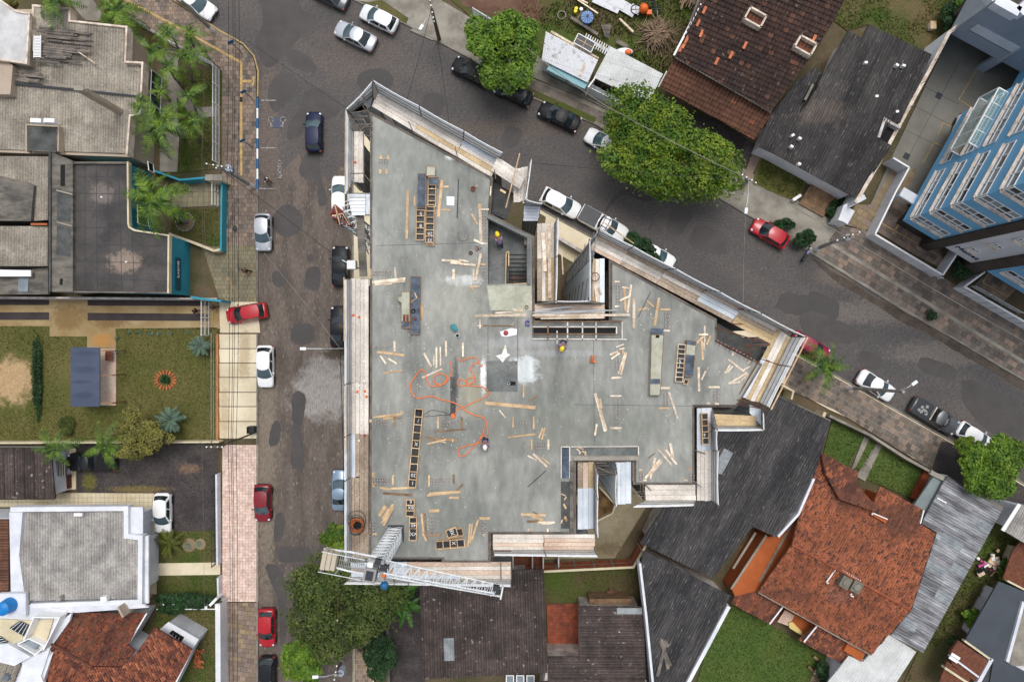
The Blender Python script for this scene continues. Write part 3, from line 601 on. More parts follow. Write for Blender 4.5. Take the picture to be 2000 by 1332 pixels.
for poly,z,m in (([(957,351),(1004,378),(990,430),(955,415)],SL - 1.4,'dark_concrete'),([(1396,628),(1490,680),(1482,706),(1396,664)],SL - 1.2,'dark_concrete'),([(953,1040),(962,1040),(998,1075),(998,1096),(953,1096)],SL - 1.5,'dark_concrete'),([(1352,791),(1440,791),(1430,806),(1362,806),(1362,940),(1352,940)],SL - 1.3,'old_concrete')):
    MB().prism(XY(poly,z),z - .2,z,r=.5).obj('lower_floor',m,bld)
for a,b in (((1159,664),(1161,875)),((953,622),(1040,622)),((1011,622),(1011,706)),((953,622),(953,706)),((1120,790),(1350,793)),((735,480),(952,474))): MB().beam(W(*a,SL),W(*b,SL),.025,.012).obj('pour_joint','dark_concrete',bld)
mb = MB(); cr_ = inset(sp,.8)
for k in range(900):
    c = W(R.choice((R.uniform(735,1190),R.uniform(735,940),R.uniform(1200,1430))),R.choice((R.uniform(370,1080),R.uniform(560,880))),SL)
    j = len(cr_) - 1; ok = False
    for i in range(len(cr_)):
        if (cr_[i][1] > c.y) != (cr_[j][1] > c.y) and c.x < (cr_[j][0] - cr_[i][0]) * (c.y - cr_[i][1]) / (cr_[j][1] - cr_[i][1]) + cr_[i][0]: ok = not ok
        j = i
    if ok and not (W(945,0,SL).x < c.x < W(1035,0,SL).x and W(0,565,SL).y < c.y < W(0,410,SL).y): mb.box((c.x,c.y,SL + .01),(R.uniform(.02,.09),R.uniform(.02,.05),.02),rz=R.uniform(0,3))
o = mb.obj('concrete_crumbs',mat('crumbs',S(196,190,176),var=.45,rough=.9)); setp(o,'pale crumbs and splinters strewn over the fresh slab','debris',kind='stuff')
# -- scaffold bays
PZ = SL - .30; NZ = SL + 1.35
scs = []
def lerp(a,b,t): return (a[0] + (b[0] - a[0]) * t,a[1] + (b[1] - a[1]) * t)
def rail_set(bay,a,b,z0,z1,n=3,ends=(True,True),m='scaf_pipe'):
    for k in range(n):
        z = z0 + (z1 - z0) * (k + .6) / n; MB().tube([(*a[:2],z),(*b[:2],z)],.022,5).obj('guard_rail',m,bay)
def bay(inn,out,top,label,mats,npl=4,z=PZ,nz=NZ,down=True,rails=3,post=True,netm='net',grat=0):
    """inn/out: inner and outer edge of the deck (two px each), top: the two px of the net's upper hem (or None)"""
    i0,i1 = [W(*p,z) for p in inn]; o0,o1 = [W(*p,z) for p in out]
    g = empty('scaffold_bay',(i0 + o1) / 2,label,'scaffold','scaffold bays with safety nets around the unfinished building')
    ff = [0]
    for k in range(npl): ff.append(ff[-1] + R.uniform(.85,1.15))
    ff = [f / ff[-1] for f in ff]
    for k in range(npl):
        t0,t1 = ff[k],ff[k + 1]; e = .008
        a = o0.lerp(i0,t0 + e); b = o1.lerp(i1,t0 + e); c = o1.lerp(i1,t1 - e); d = o0.lerp(i0,t1 - e); zz = R.uniform(-.012,.012)
        dl = (b - a).normalized() * R.uniform(-.04,.04)
        top_ = [p + dl + Vector((0,0,zz)) for p in (a,b,c,d)]; bot = [p - Vector((0,0,.05)) for p in top_]
        mb = MB(); mb.add(top_ + bot,[(0,1,2,3),(7,6,5,4),(0,4,5,1),(1,5,6,2),(2,6,7,3),(3,7,4,0)])
        mb.obj('plank',mats[k % len(mats)],g)
    for (a,b) in ((i0,o0),(i1,o1)):
        MB().tube([a - Vector((0,0,.12)),b - Vector((0,0,.12))],.035,6).obj('transom','scaf_pipe',g)
    if top:
        t0,t1 = [W(*p,nz) for p in top]; n = 10; vs = []; fs = []
        per = Vector((-(o1 - o0).y,(o1 - o0).x,0)).normalized(); zb = 0.2 if down else z - 1.2
        ph = R.uniform(0,6)
        for k in range(n * 3 + 1):
            t = k / (n * 3); o = o0.lerp(o1,t); tt = t0.lerp(t1,t); s_ = math.sin(t * 3.1416)
            wv = .05 * math.sin(t * 24 + ph) * s_
            vs += [(tt.x - per.x * s_ * .03,tt.y - per.y * s_ * .03,tt.z - .07 * s_ + .02 * math.sin(t * 40 + ph) * s_),(o.x * .5 + tt.x * .5 + per.x * wv,o.y * .5 + tt.y * .5 + per.y * wv,(z + nz) / 2),(o.x,o.y,z),(o.x + per.x * wv,o.y + per.y * wv,z - 1.3)]
            if zb < z - 2: vs += [(o.x + per.x * .06 * math.sin(t * 60),o.y + per.y * .06 * math.sin(t * 60),zb)]
            else: vs += [(o.x,o.y,z - 1.35)]
        for k in range(n * 3):
            for j in range(4): fs.append((k * 5 + j,k * 5 + j + 1,(k + 1) * 5 + j + 1,(k + 1) * 5 + j))
        ob = MB().add(vs,fs,.5).obj('safety_net',netm,g,smooth=True)
        md = ob.modifiers.new('thick','SOLIDIFY'); md.thickness = .012
        MB().tube([vs[k * 5] for k in range(n * 3 + 1)],.03,5).obj('net_hem','net_hem',g)
        for k in range(rails):
            t = (k + .5) / rails * .9; a = o0.lerp(t0,t); b = o1.lerp(t1,t); c = (i0 + i1) / 2 - (o0 + o1) / 2; c.z = 0; c = c.normalized() * .07
            MB().tube([a + c,b + c],.024,5).obj('guard_rail','scaf_pipe',g)
        if post:
            for a,b in ((o0,t0),(o1,t1)):
                MB().tube([(a.x,a.y,.2 if down else z - 2.),a,b + (b - a).normalized() * .12],.034,6).obj('standard','scaf_pipe',g)
    return g
GW = ['plank_grey']; BR = ['plank_brown']; MX = ['plank_grey','plank_rust','plank_grey','plank_grey']; MT = ['plank_metal']
def run(inn,out,top,cuts,label,matsets,**kw):
    n = len(cuts) - 1
    for k in range(n):
        a,b = cuts[k],cuts[k + 1]
        bay((lerp(*inn,a),lerp(*inn,b)),(lerp(*out,a),lerp(*out,b)),(lerp(*top,a),lerp(*top,b)) if top else None,label % (['first','second','third','fourth','fifth','sixth'][k],),matsets[k % len(matsets)],**kw)
# north side
run(((726,208),(958,347)),((739,181),(976,314)),((729,158),(982,299)),[0,.355,.70,1.0],'pale planked scaffold bay on the north slab edge, %s from the left',[GW,['plank_grey','plank_grey','plank_wood','plank_grey'],['plank_metal','plank_grey','plank_wood','plank_grey']],npl=4)
bay(((1003,396),(1003,330)),((1030,392),(1033,326)),((1026,392),(1038,311)),'scaffold bay of four grey planks at the north-east tip of the first wing',GW,npl=4)
bay(((700,200),(722,212)),((684,222),(728,190)),((676,214),(727,160)),'empty corner scaffold bay with a white net at the north-west tip',['plank_metal'],npl=1,z=PZ - .9)
g = empty('tilted_deck',W(992,345,SL + .3),'grey boarded deck lying askew over the north scaffold corner','deck')
for k in range(4):
    a,b = Q('a',(1550 - k * 15,850 + k * 34),(1825 - k * 14,1030 + k * 34)); MB().beam(W(*a,SL + .35),W(*b,SL + .35),.235,.03).obj('plank','plank_grey',g)
# west side, upper part
bay(((711,257),(711,356)),((690,257),(690,356)),((676,216),(675,380)),'two plank scaffold bay on the west side above the missing deck',GW,npl=2)
bay(((727,376),(727,420)),((690,380),(712,420)),None,'narrow silver deck piece over the gap in the west scaffold',MT,npl=3)
# west side, long part
run(((720,545),(720,1090)),((685,545),(685,1090)),((674,545),(674,1100)),[0,.372,.555,.71,1.0],'scaffold bay along the west slab edge, %s from the top',[GW,GW,['plank_metal','plank_brown','plank_brown','plank_brown'],BR],npl=4)
# south side
run(((768,1097),(998,1097)),((768,1132),(998,1132)),((770,1141),(998,1145)),[0,.12,.57,1.0],'scaffold bay under the crane jib on the south edge, %s from the left',[MT,['plank_metal','plank_rust','plank_grey','plank_rust'],['plank_grey','plank_rust','plank_grey','plank_rust']],npl=4)
bay(((686,1098),(768,1098)),((686,1128),(768,1128)),((672,1140),(770,1141)),'metal decked scaffold corner under the crane counterweight',['plank_metal','plank_brown'],npl=3)
run(((963,1043),(1161,1043)),((963,1075),(1161,1075)),((965,1084),(1168,1087)),[0,.5,1.0],'rusty pale plank scaffold bay on the step of the south edge, %s from the left',[['plank_grey','plank_rust','plank_grey'],['plank_rust','plank_rust','plank_rust','plank_grey']],npl=4)
run(((1128,902),(1128,1033)),((1161,902),(1161,1033)),((1168,925),(1168,1050)),[0,.39,1.0],'scaffold bay on the left side of the southern light well, %s from the top',[['plank_wood','plank_rust','plank_brown'],MT],npl=3)
bay(((1233,902),(1233,984)),((1201,902),(1201,984)),((1204,925),(1204,990)),'silver decked scaffold bay on the right side of the southern light well',MT,npl=3)
bay(((1260,946),(1358,946)),((1260,978),(1358,978)),((1236,990),(1356,987)),'pale scaffold bay along the south edge of the east wing',GW,npl=3)
bay(((1361,880),(1361,978)),((1391,880),(1391,978)),((1403,880),(1403,986)),'pale scaffold bay at the south-east corner of the east wing',GW,npl=4)
bay(((1361,797),(1361,880)),((1391,797),(1391,880)),((1401,838),(1401,880)),'silver scaffold bay carrying a black formwork tray',MT,npl=3)
bay(((1394,808),(1477,812)),((1394,832),(1477,833)),((1396,841),(1491,840)),'small tan decked scaffold bay above the dark corrugated roof',['plank_wood'],npl=2)
bay(((1464,806),(1464,790)),((1488,832),(1488,800)),((1492,840),(1491,806)),'tiny corner scaffold bay with a metal deck by the dark corrugated roof',MT,npl=2)
# south-east side
run(((1516,644),(1448,776)),((1545,658),(1482,786)),((1573,658),(1502,796)),[0,.42,1.0],'pale planked scaffold bay facing the palm, %s from the top',[['plank_wood','plank_grey','plank_grey'],['plank_wood','plank_grey','plank_wood','plank_metal']],npl=4)
# north-east side
run(((1153,487),(1504,671)),((1167,459),(1524,642)),((1171,447),(1572,657)),[0,.165,.37,.585,.785,1.0],'scaffold bay along the street side of the east wing, %s from the left',[['plank_rust','plank_grey','plank_grey'],['plank_brown','plank_grey','plank_grey'],['plank_brown','plank_grey','plank_brown','plank_brown'],['plank_rust','plank_metal','plank_metal','plank_brown'],['plank_grey','plank_brown','plank_wood','plank_wood']],npl=4)
# courtyard
run(((1049,588),(1049,437)),((1084,588),(1084,437)),((1086,592),(1090,426)),[0,.55,1.0],'scaffold bay left of the northern light well, %s from the bottom',[['plank_wood','plank_brown','plank_grey','plank_brown'],GW],npl=4)
bay(((1181,592),(1181,506)),((1155,592),(1155,506)),((1152,588),(1152,470)),'scaffold bay right of the northern light well with a rusty hoop',['plank_wood','plank_grey','plank_metal'],npl=3,netm='net_old')
bay(((1042,622),(1181,622)),((1044,593),(1181,593)),((1086,588),(1152,588)),'scaffold bay closing the bottom of the northern light well',['plank_rust','plank_grey','plank_rust'],npl=3,netm='net_old')
bay(((1022,432),(1050,432)),((1024,400),(1056,402)),((1027,390),(1060,398)),'grey slatted scaffold bay between the two north wings',['plank_metal'],npl=5,z=PZ - .6)
# deep side net of the northern light well, seen from the top down to the yard
g = empty('facade_net',W(1152,520,14),'tall pleated white net hanging down the wall of the northern light well','safety net')
a,b = W(1170,447,SL + 1.2),W(1152,588,SL + .2); a2,b2 = W(1170,452,SL - 2),W(1151,590,SL - 2); n = 60; vs = []; fs = []
per = Vector((1,.1,0)); 
for k in range(n + 1):
    t = k / n; wv = .10 * math.sin(k * 1.9) + .05 * math.sin(k * 4.1)
    for j,(p,q,z) in enumerate(((a,b,None),(a2,b2,SL - 2),(a2,b2,16.),(a2,b2,8.),(a2,b2,.1))):
        o = p.lerp(q,t); vs.append((o.x - .12 + per.x * wv * (j > 0),o.y,o.z if z is None else z))
for k in range(n):
    for j in range(4): fs.append((k * 5 + j,k * 5 + j + 1,(k + 1) * 5 + j + 1,(k + 1) * 5 + j))
MB().add(vs,fs,.5).obj('net_panel','net_old',g)
for i in range(9):
    z = 2.9 * i + 1; MB().tube([(a2.x - .3,a2.y,z),(b2.x - .3,b2.y,z)],.03,5).obj('tie_pipe','scaf_pipe',g)
# loose poles over the light well
for lst,m,nm,lb in (((((100,1250),(930,1230)),((105,1275),(640,1240)),((180,1225),(480,1195))),'pipe_silver','metal_prop','silver metal prop lying across the foot of the northern light well'),
                       ((((100,1280),(1050,1276)),((180,1308),(800,1300))),'timber_pale','long_plank','long pale plank lying across the foot of the northern light well')):
    for a,b in lst:
        p,q = Q('e',a,b); mb = MB(); zz = SL + .35 + R.uniform(0,.1)
        if m == 'pipe_silver': mb.tube([W(*p,zz),W(*q,zz)],.05,7)
        else: mb.beam(W(*p,zz),W(*q,zz),.14,.05)
        o = mb.obj(nm,m); setp(o,lb,'prop' if 'prop' in nm else 'plank'); scs.append((o,p[0],p[1]))
for t,pts in (('e',((200,470),(225,850))),('e',((262,400),(270,1110))),('e',((685,740),(690,1100))),('e',((700,900),(730,1180))),('e',((745,1010),(775,1075)))):
    p,q = Q(t,*pts); o = MB().beam(W(*p,SL - .18),W(*q,SL - .18),.22 if pts[0][0] < 300 else .11,.05).obj('long_plank','timber_pale'); setp(o,'pale plank lying on the scaffold of the northern light well','plank'); scs.append((o,p[0],p[1]))
for (c,r_,lb) in ((Q('e',(712,905))[0],.27,'rusty wire hoop on the planks of the northern light well'),(Q('f',(905,1178))[0],.33,'brown hoop lying over the black tray east of the slab'),(Q('b',(1842,1000))[0],.11,'small dark coil on the slab below the stairs')):
    mb = MB()
    for k in range(4): mb.ring(W(*c,SL + .02 + .02 * k),r_ + R.uniform(-.02,.02),.014,22,5)
    o = mb.obj('wire_hoop','rust'); setp(o,lb,'wire hoop')
# slender tie poles sticking out beyond the nets
for a,b,lb in (((1888,295),(1530,1000),'long bamboo pole tied along the outside of the south-east net'),):
    p,q = Q('f',a,b); o = MB().tube([W(*p,NZ + .1),W(*q,NZ + .1)],.05,6).obj('tie_pole','timber_mid'); setp(o,lb,'pole')
for t,a,b,lb in (('e',(790,370),(1090,580),'pole along the net beside the white pickup'),('a',(1640,1330),(1775,800),'tall pole crossing the north-east scaffold tip'),('a',(75,370),(70,1190),'upright edge pole of the north-west net'),('b',(60,710),(62,1330),'edge pole outside the west scaffold'),('E',(578,960),(580,1332),'edge pole outside the lower west scaffold')):
    p,q = Q(t,a,b); o = MB().tube([W(*p,NZ),W(*q,NZ)],.04,6).obj('tie_pole','timber_mid'); setp(o,lb,'pole')
# braces over the nets
brc = empty('scaffold_braces',W(720,280,SL),'dark tie braces of the open north-west scaffold corner','braces')
for a,b in (((85,375),(215,570)),((215,570),(340,500)),((245,240),(335,500)),((120,405),(285,385)),((135,432),(290,440)),((80,490),(155,590)),((245,460),(335,610)),((70,470),(245,470)),((190,520),(340,515)),((195,545),(340,545)),((205,570),(340,572)),((265,630),(340,630)),((70,1000),(250,995)),((70,1000),(225,1170)),((245,990),(330,1090)),((90,1190),(330,1190)),((250,580),(252,1080)),((320,600),(325,1230)),((160,1085),(250,1170)),((240,330),(285,400)),((690,490),(740,600)),((1145,740),(1170,840)),((1530,960),(1540,1050)),((740,600),(1190,850)),((1190,850),(1500,1040))):
    p,q = Q('a',a,b); MB().tube([W(*p,SL + R.uniform(.2,.9)),W(*q,SL + R.uniform(.1,.7))],.035,5).obj('brace','scaf_pipe',brc)
brc = empty('scaffold_braces',W(1480,690,SL),'rusty ledger pipes in the open east corner of the scaffold','braces')
for t,a,b in (('f',(985,200),(1520,360)),('f',(1300,380),(1520,370)),('f',(1260,375),(1340,378)),('f',(1290,412),(1370,410)),('f',(1265,470),(1340,470)),('f',(1080,375),(1340,460)),('f',(985,330),(1350,520)),('f',(1430,505),(1720,600)),('f',(1370,300),(1300,400)),('f',(1200,900),(1560,990)),('f',(1190,940),(1480,1000)),('f',(1420,510),(1200,880)),('f',(1215,20),(1400,10)),('f',(1140,160),(1250,165))):
    p,q = Q(t,a,b); MB().tube([W(*p,SL + R.uniform(-.1,.4)),W(*q,SL + R.uniform(-.1,.4))],.035,5).obj('brace','rust',brc)
brc = empty('scaffold_braces',W(1240,950,SL),'ledger pipes and braces south of the light wells','braces')
for t,a,b in (('h',(1470,270),(1640,450)),('h',(1480,300),(1600,300)),('h',(1480,320),(1600,320)),('h',(1480,345),(1600,345)),('h',(1555,205),(1555,300)),('h',(1580,205),(1580,300)),('h',(1600,230),(1690,320)),('g',(1780,1200),(1850,1255)),('g',(1770,890),(1890,930)),('h',(110,700),(110,1030)),('h',(190,990),(195,1160)),('h',(1130,60),(1330,150)),('h',(1120,80),(1300,82)),('h',(1130,105),(1320,110)),('h',(1140,130),(1330,135)),('h',(1110,20),(1220,22)),('h',(1110,45),(1250,47)),('h',(610,700),(612,940)),('h',(1500,10),(1500,190)),('h',(1480,10),(1480,190)),('h',(70,880),(290,880)),('h',(70,905),(200,907)),('h',(70,930),(230,932)),('h',(70,730),(110,730)),('h',(70,750),(110,750)),('h',(70,770),(110,770)),('h',(70,790),(110,790)),('h',(70,810),(110,812)),('h',(70,832),(110,832)),('h',(70,850),(110,852))):
    p,q = Q(t,a,b); MB().tube([W(*p,SL + R.uniform(-.7,.2)),W(*q,SL + R.uniform(-.7,.2))],.035,5).obj('brace','scaf_pipe',brc)

# -- small tower crane
JZ = SL + 7.0
crane = empty('tower_crane',W(773,1040,SL),'white lattice tower crane standing on the south-west corner of the roof slab','crane')
bx,by = W(773.5,1040.5,SL)[:2]; hw = .40
MB().wall([(bx - hw - .06,by - hw - .06),(bx + hw + .06,by - hw - .06),(bx + hw + .06,by + hw + .06),(bx - hw - .06,by + hw + .06)],.1,SL,SL + .12,closed=True).obj('mast_collar','steel_dark',crane)
cs = [(-hw,-hw),(hw,-hw),(hw,hw),(-hw,hw)]
for c in cs:
    MB().beam((bx + c[0],by + c[1],SL),(bx + c[0],by + c[1],JZ - .3),.06,.06).obj('mast_chord','crane_white',crane)
nb = 11
for k in range(nb):
    z0 = SL + (JZ - .4 - SL) * k / nb; z1 = SL + (JZ - .4 - SL) * (k + 1) / nb; mb = MB()
    for i in range(4):
        a,b = cs[i],cs[(i + 1) % 4]; mb.beam((bx + a[0],by + a[1],z1),(bx + b[0],by + b[1],z1),.05,.05); mb.beam((bx + a[0],by + a[1],z0),(bx + b[0],by + b[1],z1),.03,.03)
    mb.obj('mast_lattice','crane_white',crane)
# ladder inside the mast
mb = MB()
for s_ in (-.15,.15): mb.beam((bx + s_,by - .22,SL),(bx + s_,by - .22,JZ - .4),.04,.04)
for k in range(22): mb.beam((bx - .15,by - .22,SL + .2 + k * .29),(bx + .15,by - .22,SL + .2 + k * .29),.03,.03)
mb.obj('ladder','crane_grey',crane)
ja = W(*Q('d',(150,830))[0],JZ); jb = W(*Q('d',(1900,1170))[0],JZ); jd = (jb - ja).normalized(); jn = Vector((-jd.y,jd.x,0))
L_ = (jb - ja).length; mast = Vector((bx,by,JZ)); tm = (mast - ja).dot(jd)
def jl(t,s_,z=0.): p = ja + jd * t + jn * s_; return Vector((p.x,p.y,JZ + z))
def wid(t):
    return .50 if t < tm else .42 - .12 * (t - tm) / (L_ - tm)
for s_ in (-1,1):
    MB().tube([jl(0,s_ * .42),jl(tm * .5,s_ * .52),jl(tm,s_ * .52)],.06,6).obj('counter_jib_chord','crane_white',crane)
    MB().tube([jl(tm,s_ * .45),jl(L_,s_ * .30)],.035 if s_ > 0 else .055,6).obj('jib_chord','crane_white',crane)
MB().tube([jl(tm + .6,0,.75),jl(L_ - .4,0,.55)],.045,6).obj('jib_top_chord','crane_white',crane)
n = 14
for k in range(n):
    t0 = tm + .6 + (L_ - tm - .8) * k / n; t1 = tm + .6 + (L_ - tm - .8) * (k + 1) / n; tmid = (t0 + t1) / 2; mb = MB()
    mb.beam(jl(t0,-wid(t0)),jl(t0,wid(t0)),.035,.035)
    for s_ in (-1,1): mb.beam(jl(t0,s_ * wid(t0)),jl(tmid,0,.7),.03,.03); mb.beam(jl(t1,s_ * wid(t1)),jl(tmid,0,.7),.03,.03)
    mb.beam(jl(t0,-wid(t0)),jl(t1,wid(t1)),.03,.03); mb.obj('jib_lattice','crane_white',crane)
for k in range(3):
    mb = MB(); c = jl(.22 + k * .27,0,.25); mb.box(c,(.24,1.05 - .06 * k,.7),rz=math.atan2(jd.y,jd.x)); mb.obj('counterweight','crane_block',crane)
mb = MB()
for k in range(14): t = 1.0 + k * .1; mb.beam(jl(t,-.42,.03),jl(t,.42,.03),.04,.03)
for s_ in (-.28,0,.28): mb.beam(jl(.95,s_,.05),jl(2.4,s_,.05),.03,.03)
mb.obj('walkway_grating','crane_grey',crane)
mb = MB()
for s_ in (-.55,.55):
    mb.tube([jl(.1,s_,.9),jl(tm - .5,s_,.9)],.02,5)
    for k in range(5): mb.tube([jl(.2 + k * .8,s_,0),jl(.2 + k * .8,s_,.9)],.018,5)
mb.obj('handrail','crane_white',crane)
rz = math.atan2(jd.y,jd.x)
for (t,s_,z,d,m,nm) in ((2.75,0,.35,(.30,.75,.6),'frame_white','control_cabinet'),(3.5,.1,.25,(.45,.4,.4),'steel_dark','winch'),(tm - .1,-.25,.45,(.65,.75,.8),'crane_grey','slewing_platform'),(tm - .1,-.25,.87,(.4,.5,.05),'steel_dark','hatch'),(tm + .55,-.25,.35,(.3,.5,.5),'crane_grey','gearbox'),(tm + .1,.35,.2,(.8,.3,.3),'crane_grey','slewing_motor'),(L_ - .35,.2,.3,(.35,.3,.4),'steel_dark','trolley_pulley'),(3.1,.42,.35,(.3,.3,.3),'steel_dark','hoist_motor')):
    MB().box(jl(t,s_,z),d,rz=rz).obj(nm,m,crane)
MB().sphere(jl(tm + .72,-.85,.2),.24,12,8).obj('slewing_drive','motor_blue',crane,smooth=True)
MB().tube([jl(tm + .1,-.95,.2),jl(tm + 1.3,-.6,.2)],.03,6).obj('drive_bracket','crane_grey',crane)
for (t,s_) in ((2.95,-.1),(3.6,-.15)):
    MB().sphere(jl(t,s_,.72),.11,10,6).obj('warning_lamp','orange',crane)
mb = MB(); mb.box(jl(L_,0,.1),(.08,.7,.5),rz=rz); mb.box(jl(L_ - .55,0,.1),(.06,.7,.08),rz=rz); mb.obj('jib_tip','crane_white',crane)
# hoist tower on the west side
hoist = empty('hoist_tower',W(666,420,22),'red and white lattice hoist tower outside the gap of the west scaffold','hoist')
HT = 25.2; c0 = W(672,424,HT); hx,hy = c0.x,c0.y
hang = .55
hc = [Vector((hx + math.cos(hang + k * math.pi / 2) * .62,hy + math.sin(hang + k * math.pi / 2) * .62,0)) for k in range(4)]
for c in hc:
    MB().beam((c.x,c.y,.1),(c.x,c.y,HT - 2.),.09,.09).obj('tower_leg','pipe_silver',hoist)
    MB().beam((c.x,c.y,HT - 2.),(c.x,c.y,HT),.1,.1).obj('tower_leg','crane_red',hoist)
for k in range(20):
    z0 = .3 + k * 1.17; z1 = z0 + 1.17; mb = MB()
    for i in range(4):
        a,b = hc[i],hc[(i + 1) % 4]; mb.beam((a.x,a.y,z1),(b.x,b.y,z1),.05,.05); mb.beam((a.x,a.y,z0),(b.x,b.y,z1),.045,.045)
    mb.obj('tower_lattice','pipe_silver',hoist)
tipz = HT
for k in range(7):
    a = W(*Q('D',(515 + k * 14,1185 + k * 8))[0],HT); mb = MB()
mb = MB(); tri = [W(*p,HT) for p in Q('D',(515,1185),(487,1245),(620,1305),(580,1240))]
for i in range(4): mb.beam(tri[i],tri[(i + 1) % 4],.1,.1)
for k in range(9):
    a = tri[0].lerp(tri[3],k / 9); b = tri[1].lerp(tri[2],(k + .5) / 9); c = tri[0].lerp(tri[3],(k + 1) / 9); mb.beam(a,b,.045,.05); mb.beam(b,c,.045,.05); mb.beam(a - Vector((0,0,.6)),b,.04,.04)
mb.obj('head_frame','crane_red',hoist)
mb = MB()
for a,b in (((500,1250),(560,1235)),((560,1235),(600,1300)),((515,1185),(545,1300))):
    p,q = [W(*c,HT + .1) for c in Q('D',a,b)]; mb.beam(p,q,.07,.05)
mb.obj('timber_brace','timber_mid',hoist)
# mast section leaning over the west gap
def lattice(name,label,t,a,b,z0,z1,w,m,n=12):
    p,q = Q(t,a,b); p = W(*p,z0); q = W(*q,z1); g = empty(name,p,label,'lattice mast'); d = (q - p).normalized(); x = d.cross(Vector((0,0,1))).normalized(); y = x.cross(d)
    cc = [x * w / 2 + y * w / 2,-x * w / 2 + y * w / 2,-x * w / 2 - y * w / 2,x * w / 2 - y * w / 2]
    for c in cc: MB().beam(p + c,q + c,.07,.07).obj('chord',m,g)
    for k in range(n):
        e,f = p.lerp(q,k / n),p.lerp(q,(k + 1) / n); mb = MB()
        for i in range(4): mb.beam(e + cc[i],e + cc[(i + 1) % 4],.045,.045); mb.beam(e + cc[i],f + cc[(i + 1) % 4],.04,.04)
        mb.obj('lattice',m,g)
    return g
lattice('spare_mast','silver lattice mast section leaning down beside the west scaffold gap','a',(90,1330),(330,1740),SL - .5,SL - 4,.55,'pipe_silver',8)
mb = MB(); p,q = Q('b',(215,60),(250,700)); mb.beam(W(*p,SL - .4),W(*q,SL - .4),.5,.12); o = mb.obj('narrow_walkway','old_concrete'); setp(o,'narrow grey walkway bridging the west scaffold gap','walkway')
mb = MB(); p,q = Q('a',(90,1215),(260,1330)); 
for k in range(6): a,b = Q('a',(95 + k * 8,1215 + k * 34),(265,1215 + k * 34)); mb.beam(W(*a,SL - .1),W(*b,SL - .1),.25,.02)
o = mb.obj('net_sheet','net'); setp(o,'loose pale sheet hanging over the west scaffold gap','net sheet')

# -- trays, panels and timber on the slab
def tray(t,a,b,w,n,label,z=SL,film='film_black',frame='timber_mid',marks=(),h=.30):
    p,q = Q(t,a,b); p = W(*p,z); q = W(*q,z); L2 = (q - p).length; d = (q - p).normalized(); rz = math.atan2(d.y,d.x)
    g = empty('beam_tray',p,label,'formwork tray','black film formwork trays on the slab'); g.rotation_euler = (0,0,rz)
    for i in range(n):
        c = L2 * (i + .5) / n; MB().box((c,0,.05),(L2 / n - .03,w - .1,.04)).local('film_panel',film,g)
    for s_ in (-1,1): MB().box((L2 / 2,s_ * (w / 2 - .02),h / 2),(L2,.045,h)).local('side_board',frame,g)
    for i in range(n + 1): MB().box((L2 * i / n,0,h - .03),(.05,w - .04,.07)).local('cross_batten',frame,g)
    for (i,s) in marks:
        o = link('painted_mark',text_mesh('painted_mark',s,.34,'paint_white'),g,(L2 * (i + .5) / n,0,.076)); o.rotation_euler = (0,0,math.radians(90))
    return g
tray('b',(808,352),(812,60),.57,5,'black celled tray with a white blot, lower left of the north pair',marks=((4,'5'),(2,'8')))
tray('b',(900,376),(905,10),.57,6,'black celled tray numbered 26, right one of the north pair',marks=((0,'33'),(1,'26')))
tray('a',(920,1330),(925,1040),.52,5,'black celled tray continuing the tray numbered 26 upwards',marks=((3,'7'),))
tray('b',(905,400),(906,384),.52,1,'short dark end piece under the tray numbered 26',h=.2)
tray('c',(728,1450),(798,690),.53,10,'very long leaning black tray numbered 20 with a coil of cable in its top cell',marks=((0,'1'),(1,'20'),(5,'X'),(8,'/')))
tray('d',(1010,430),(1014,268),.55,3,'three celled black tray above the pair by the crane',marks=((1,'8X'),(2,'6')))
tray('d',(1038,550),(1040,440),.5,2,'small middle black tray stacked by the crane',marks=((0,'40'),))
tray('d',(1035,665),(1040,552),.5,1,'bottom black tray of the column by the crane',marks=((0,'VX'),))
tray('d',(1262,712),(1538,690),.55,4,'black tray marked X lying level near the crane',marks=((2,'X'),))
tray('d',(1370,605),(1465,575),.55,1,'tilted black tray marked XB on top of its small stack',z=SL + .32,marks=((0,'XB'),))
tray('d',(1360,618),(1522,580),.52,2,'black tray underneath the tilted one near the crane',h=.28)
tray('f',(622,725),(650,365),.52,8,'black celled tray in the east wing leaning on the blue panel',frame='timber_pale',marks=((3,'1'),(4,'5')))
tray('f',(684,748),(694,705),.3,1,'tiny tray piece at the foot of the blue panel in the east wing')
tray('f',(882,1330),(870,1032),.44,5,'black tray on the silver scaffold deck of the east wing',z=SL - .2,marks=((1,'4'),))
def panel(t,pts,m,label,z=SL,h=.22,extra=()):
    g = empty('shutter_panel',W(*Q(t,pts[0])[0],z),label,'shutter panel','coated shutter panels on the slab')
    MB().prism(XY(Q(t,*pts),z + h),z,z + h).obj('panel_face',m,g)
    P = XY(Q(t,*pts),z + h)
    for i in range(len(P)):
        a,b = P[i],P[(i + 1) % len(P)]; MB().beam((*a,z + h - .01),(*b,z + h - .01),.04,.05).obj('edge_batten','timber_old',g)
    for (tp,m2,dz) in extra:
        MB().prism(XY(Q(t,*tp),z + h),z + h,z + h + dz).obj('top_piece',m2,g)
    return g
panel('a',((780,1000),(860,1000),(858,1330),(772,1330)),'film_blue','weathered blue grey panel beside the north trays')
panel('a',((866,925),(952,925),(950,1018),(862,1018)),'concrete_skin','small cement crusted board on top of the north trays',z=SL + .3,h=.05)
panel('a',((882,1035),(980,1035),(978,1112),(884,1110)),'film_blue','small blue board laid over the north tray',z=SL + .3,h=.05)
panel('b',((712,700),(804,700),(800,1262),(710,1262)),'film_blue','long blue grey panel littered with tools in the west of the slab',h=.25)
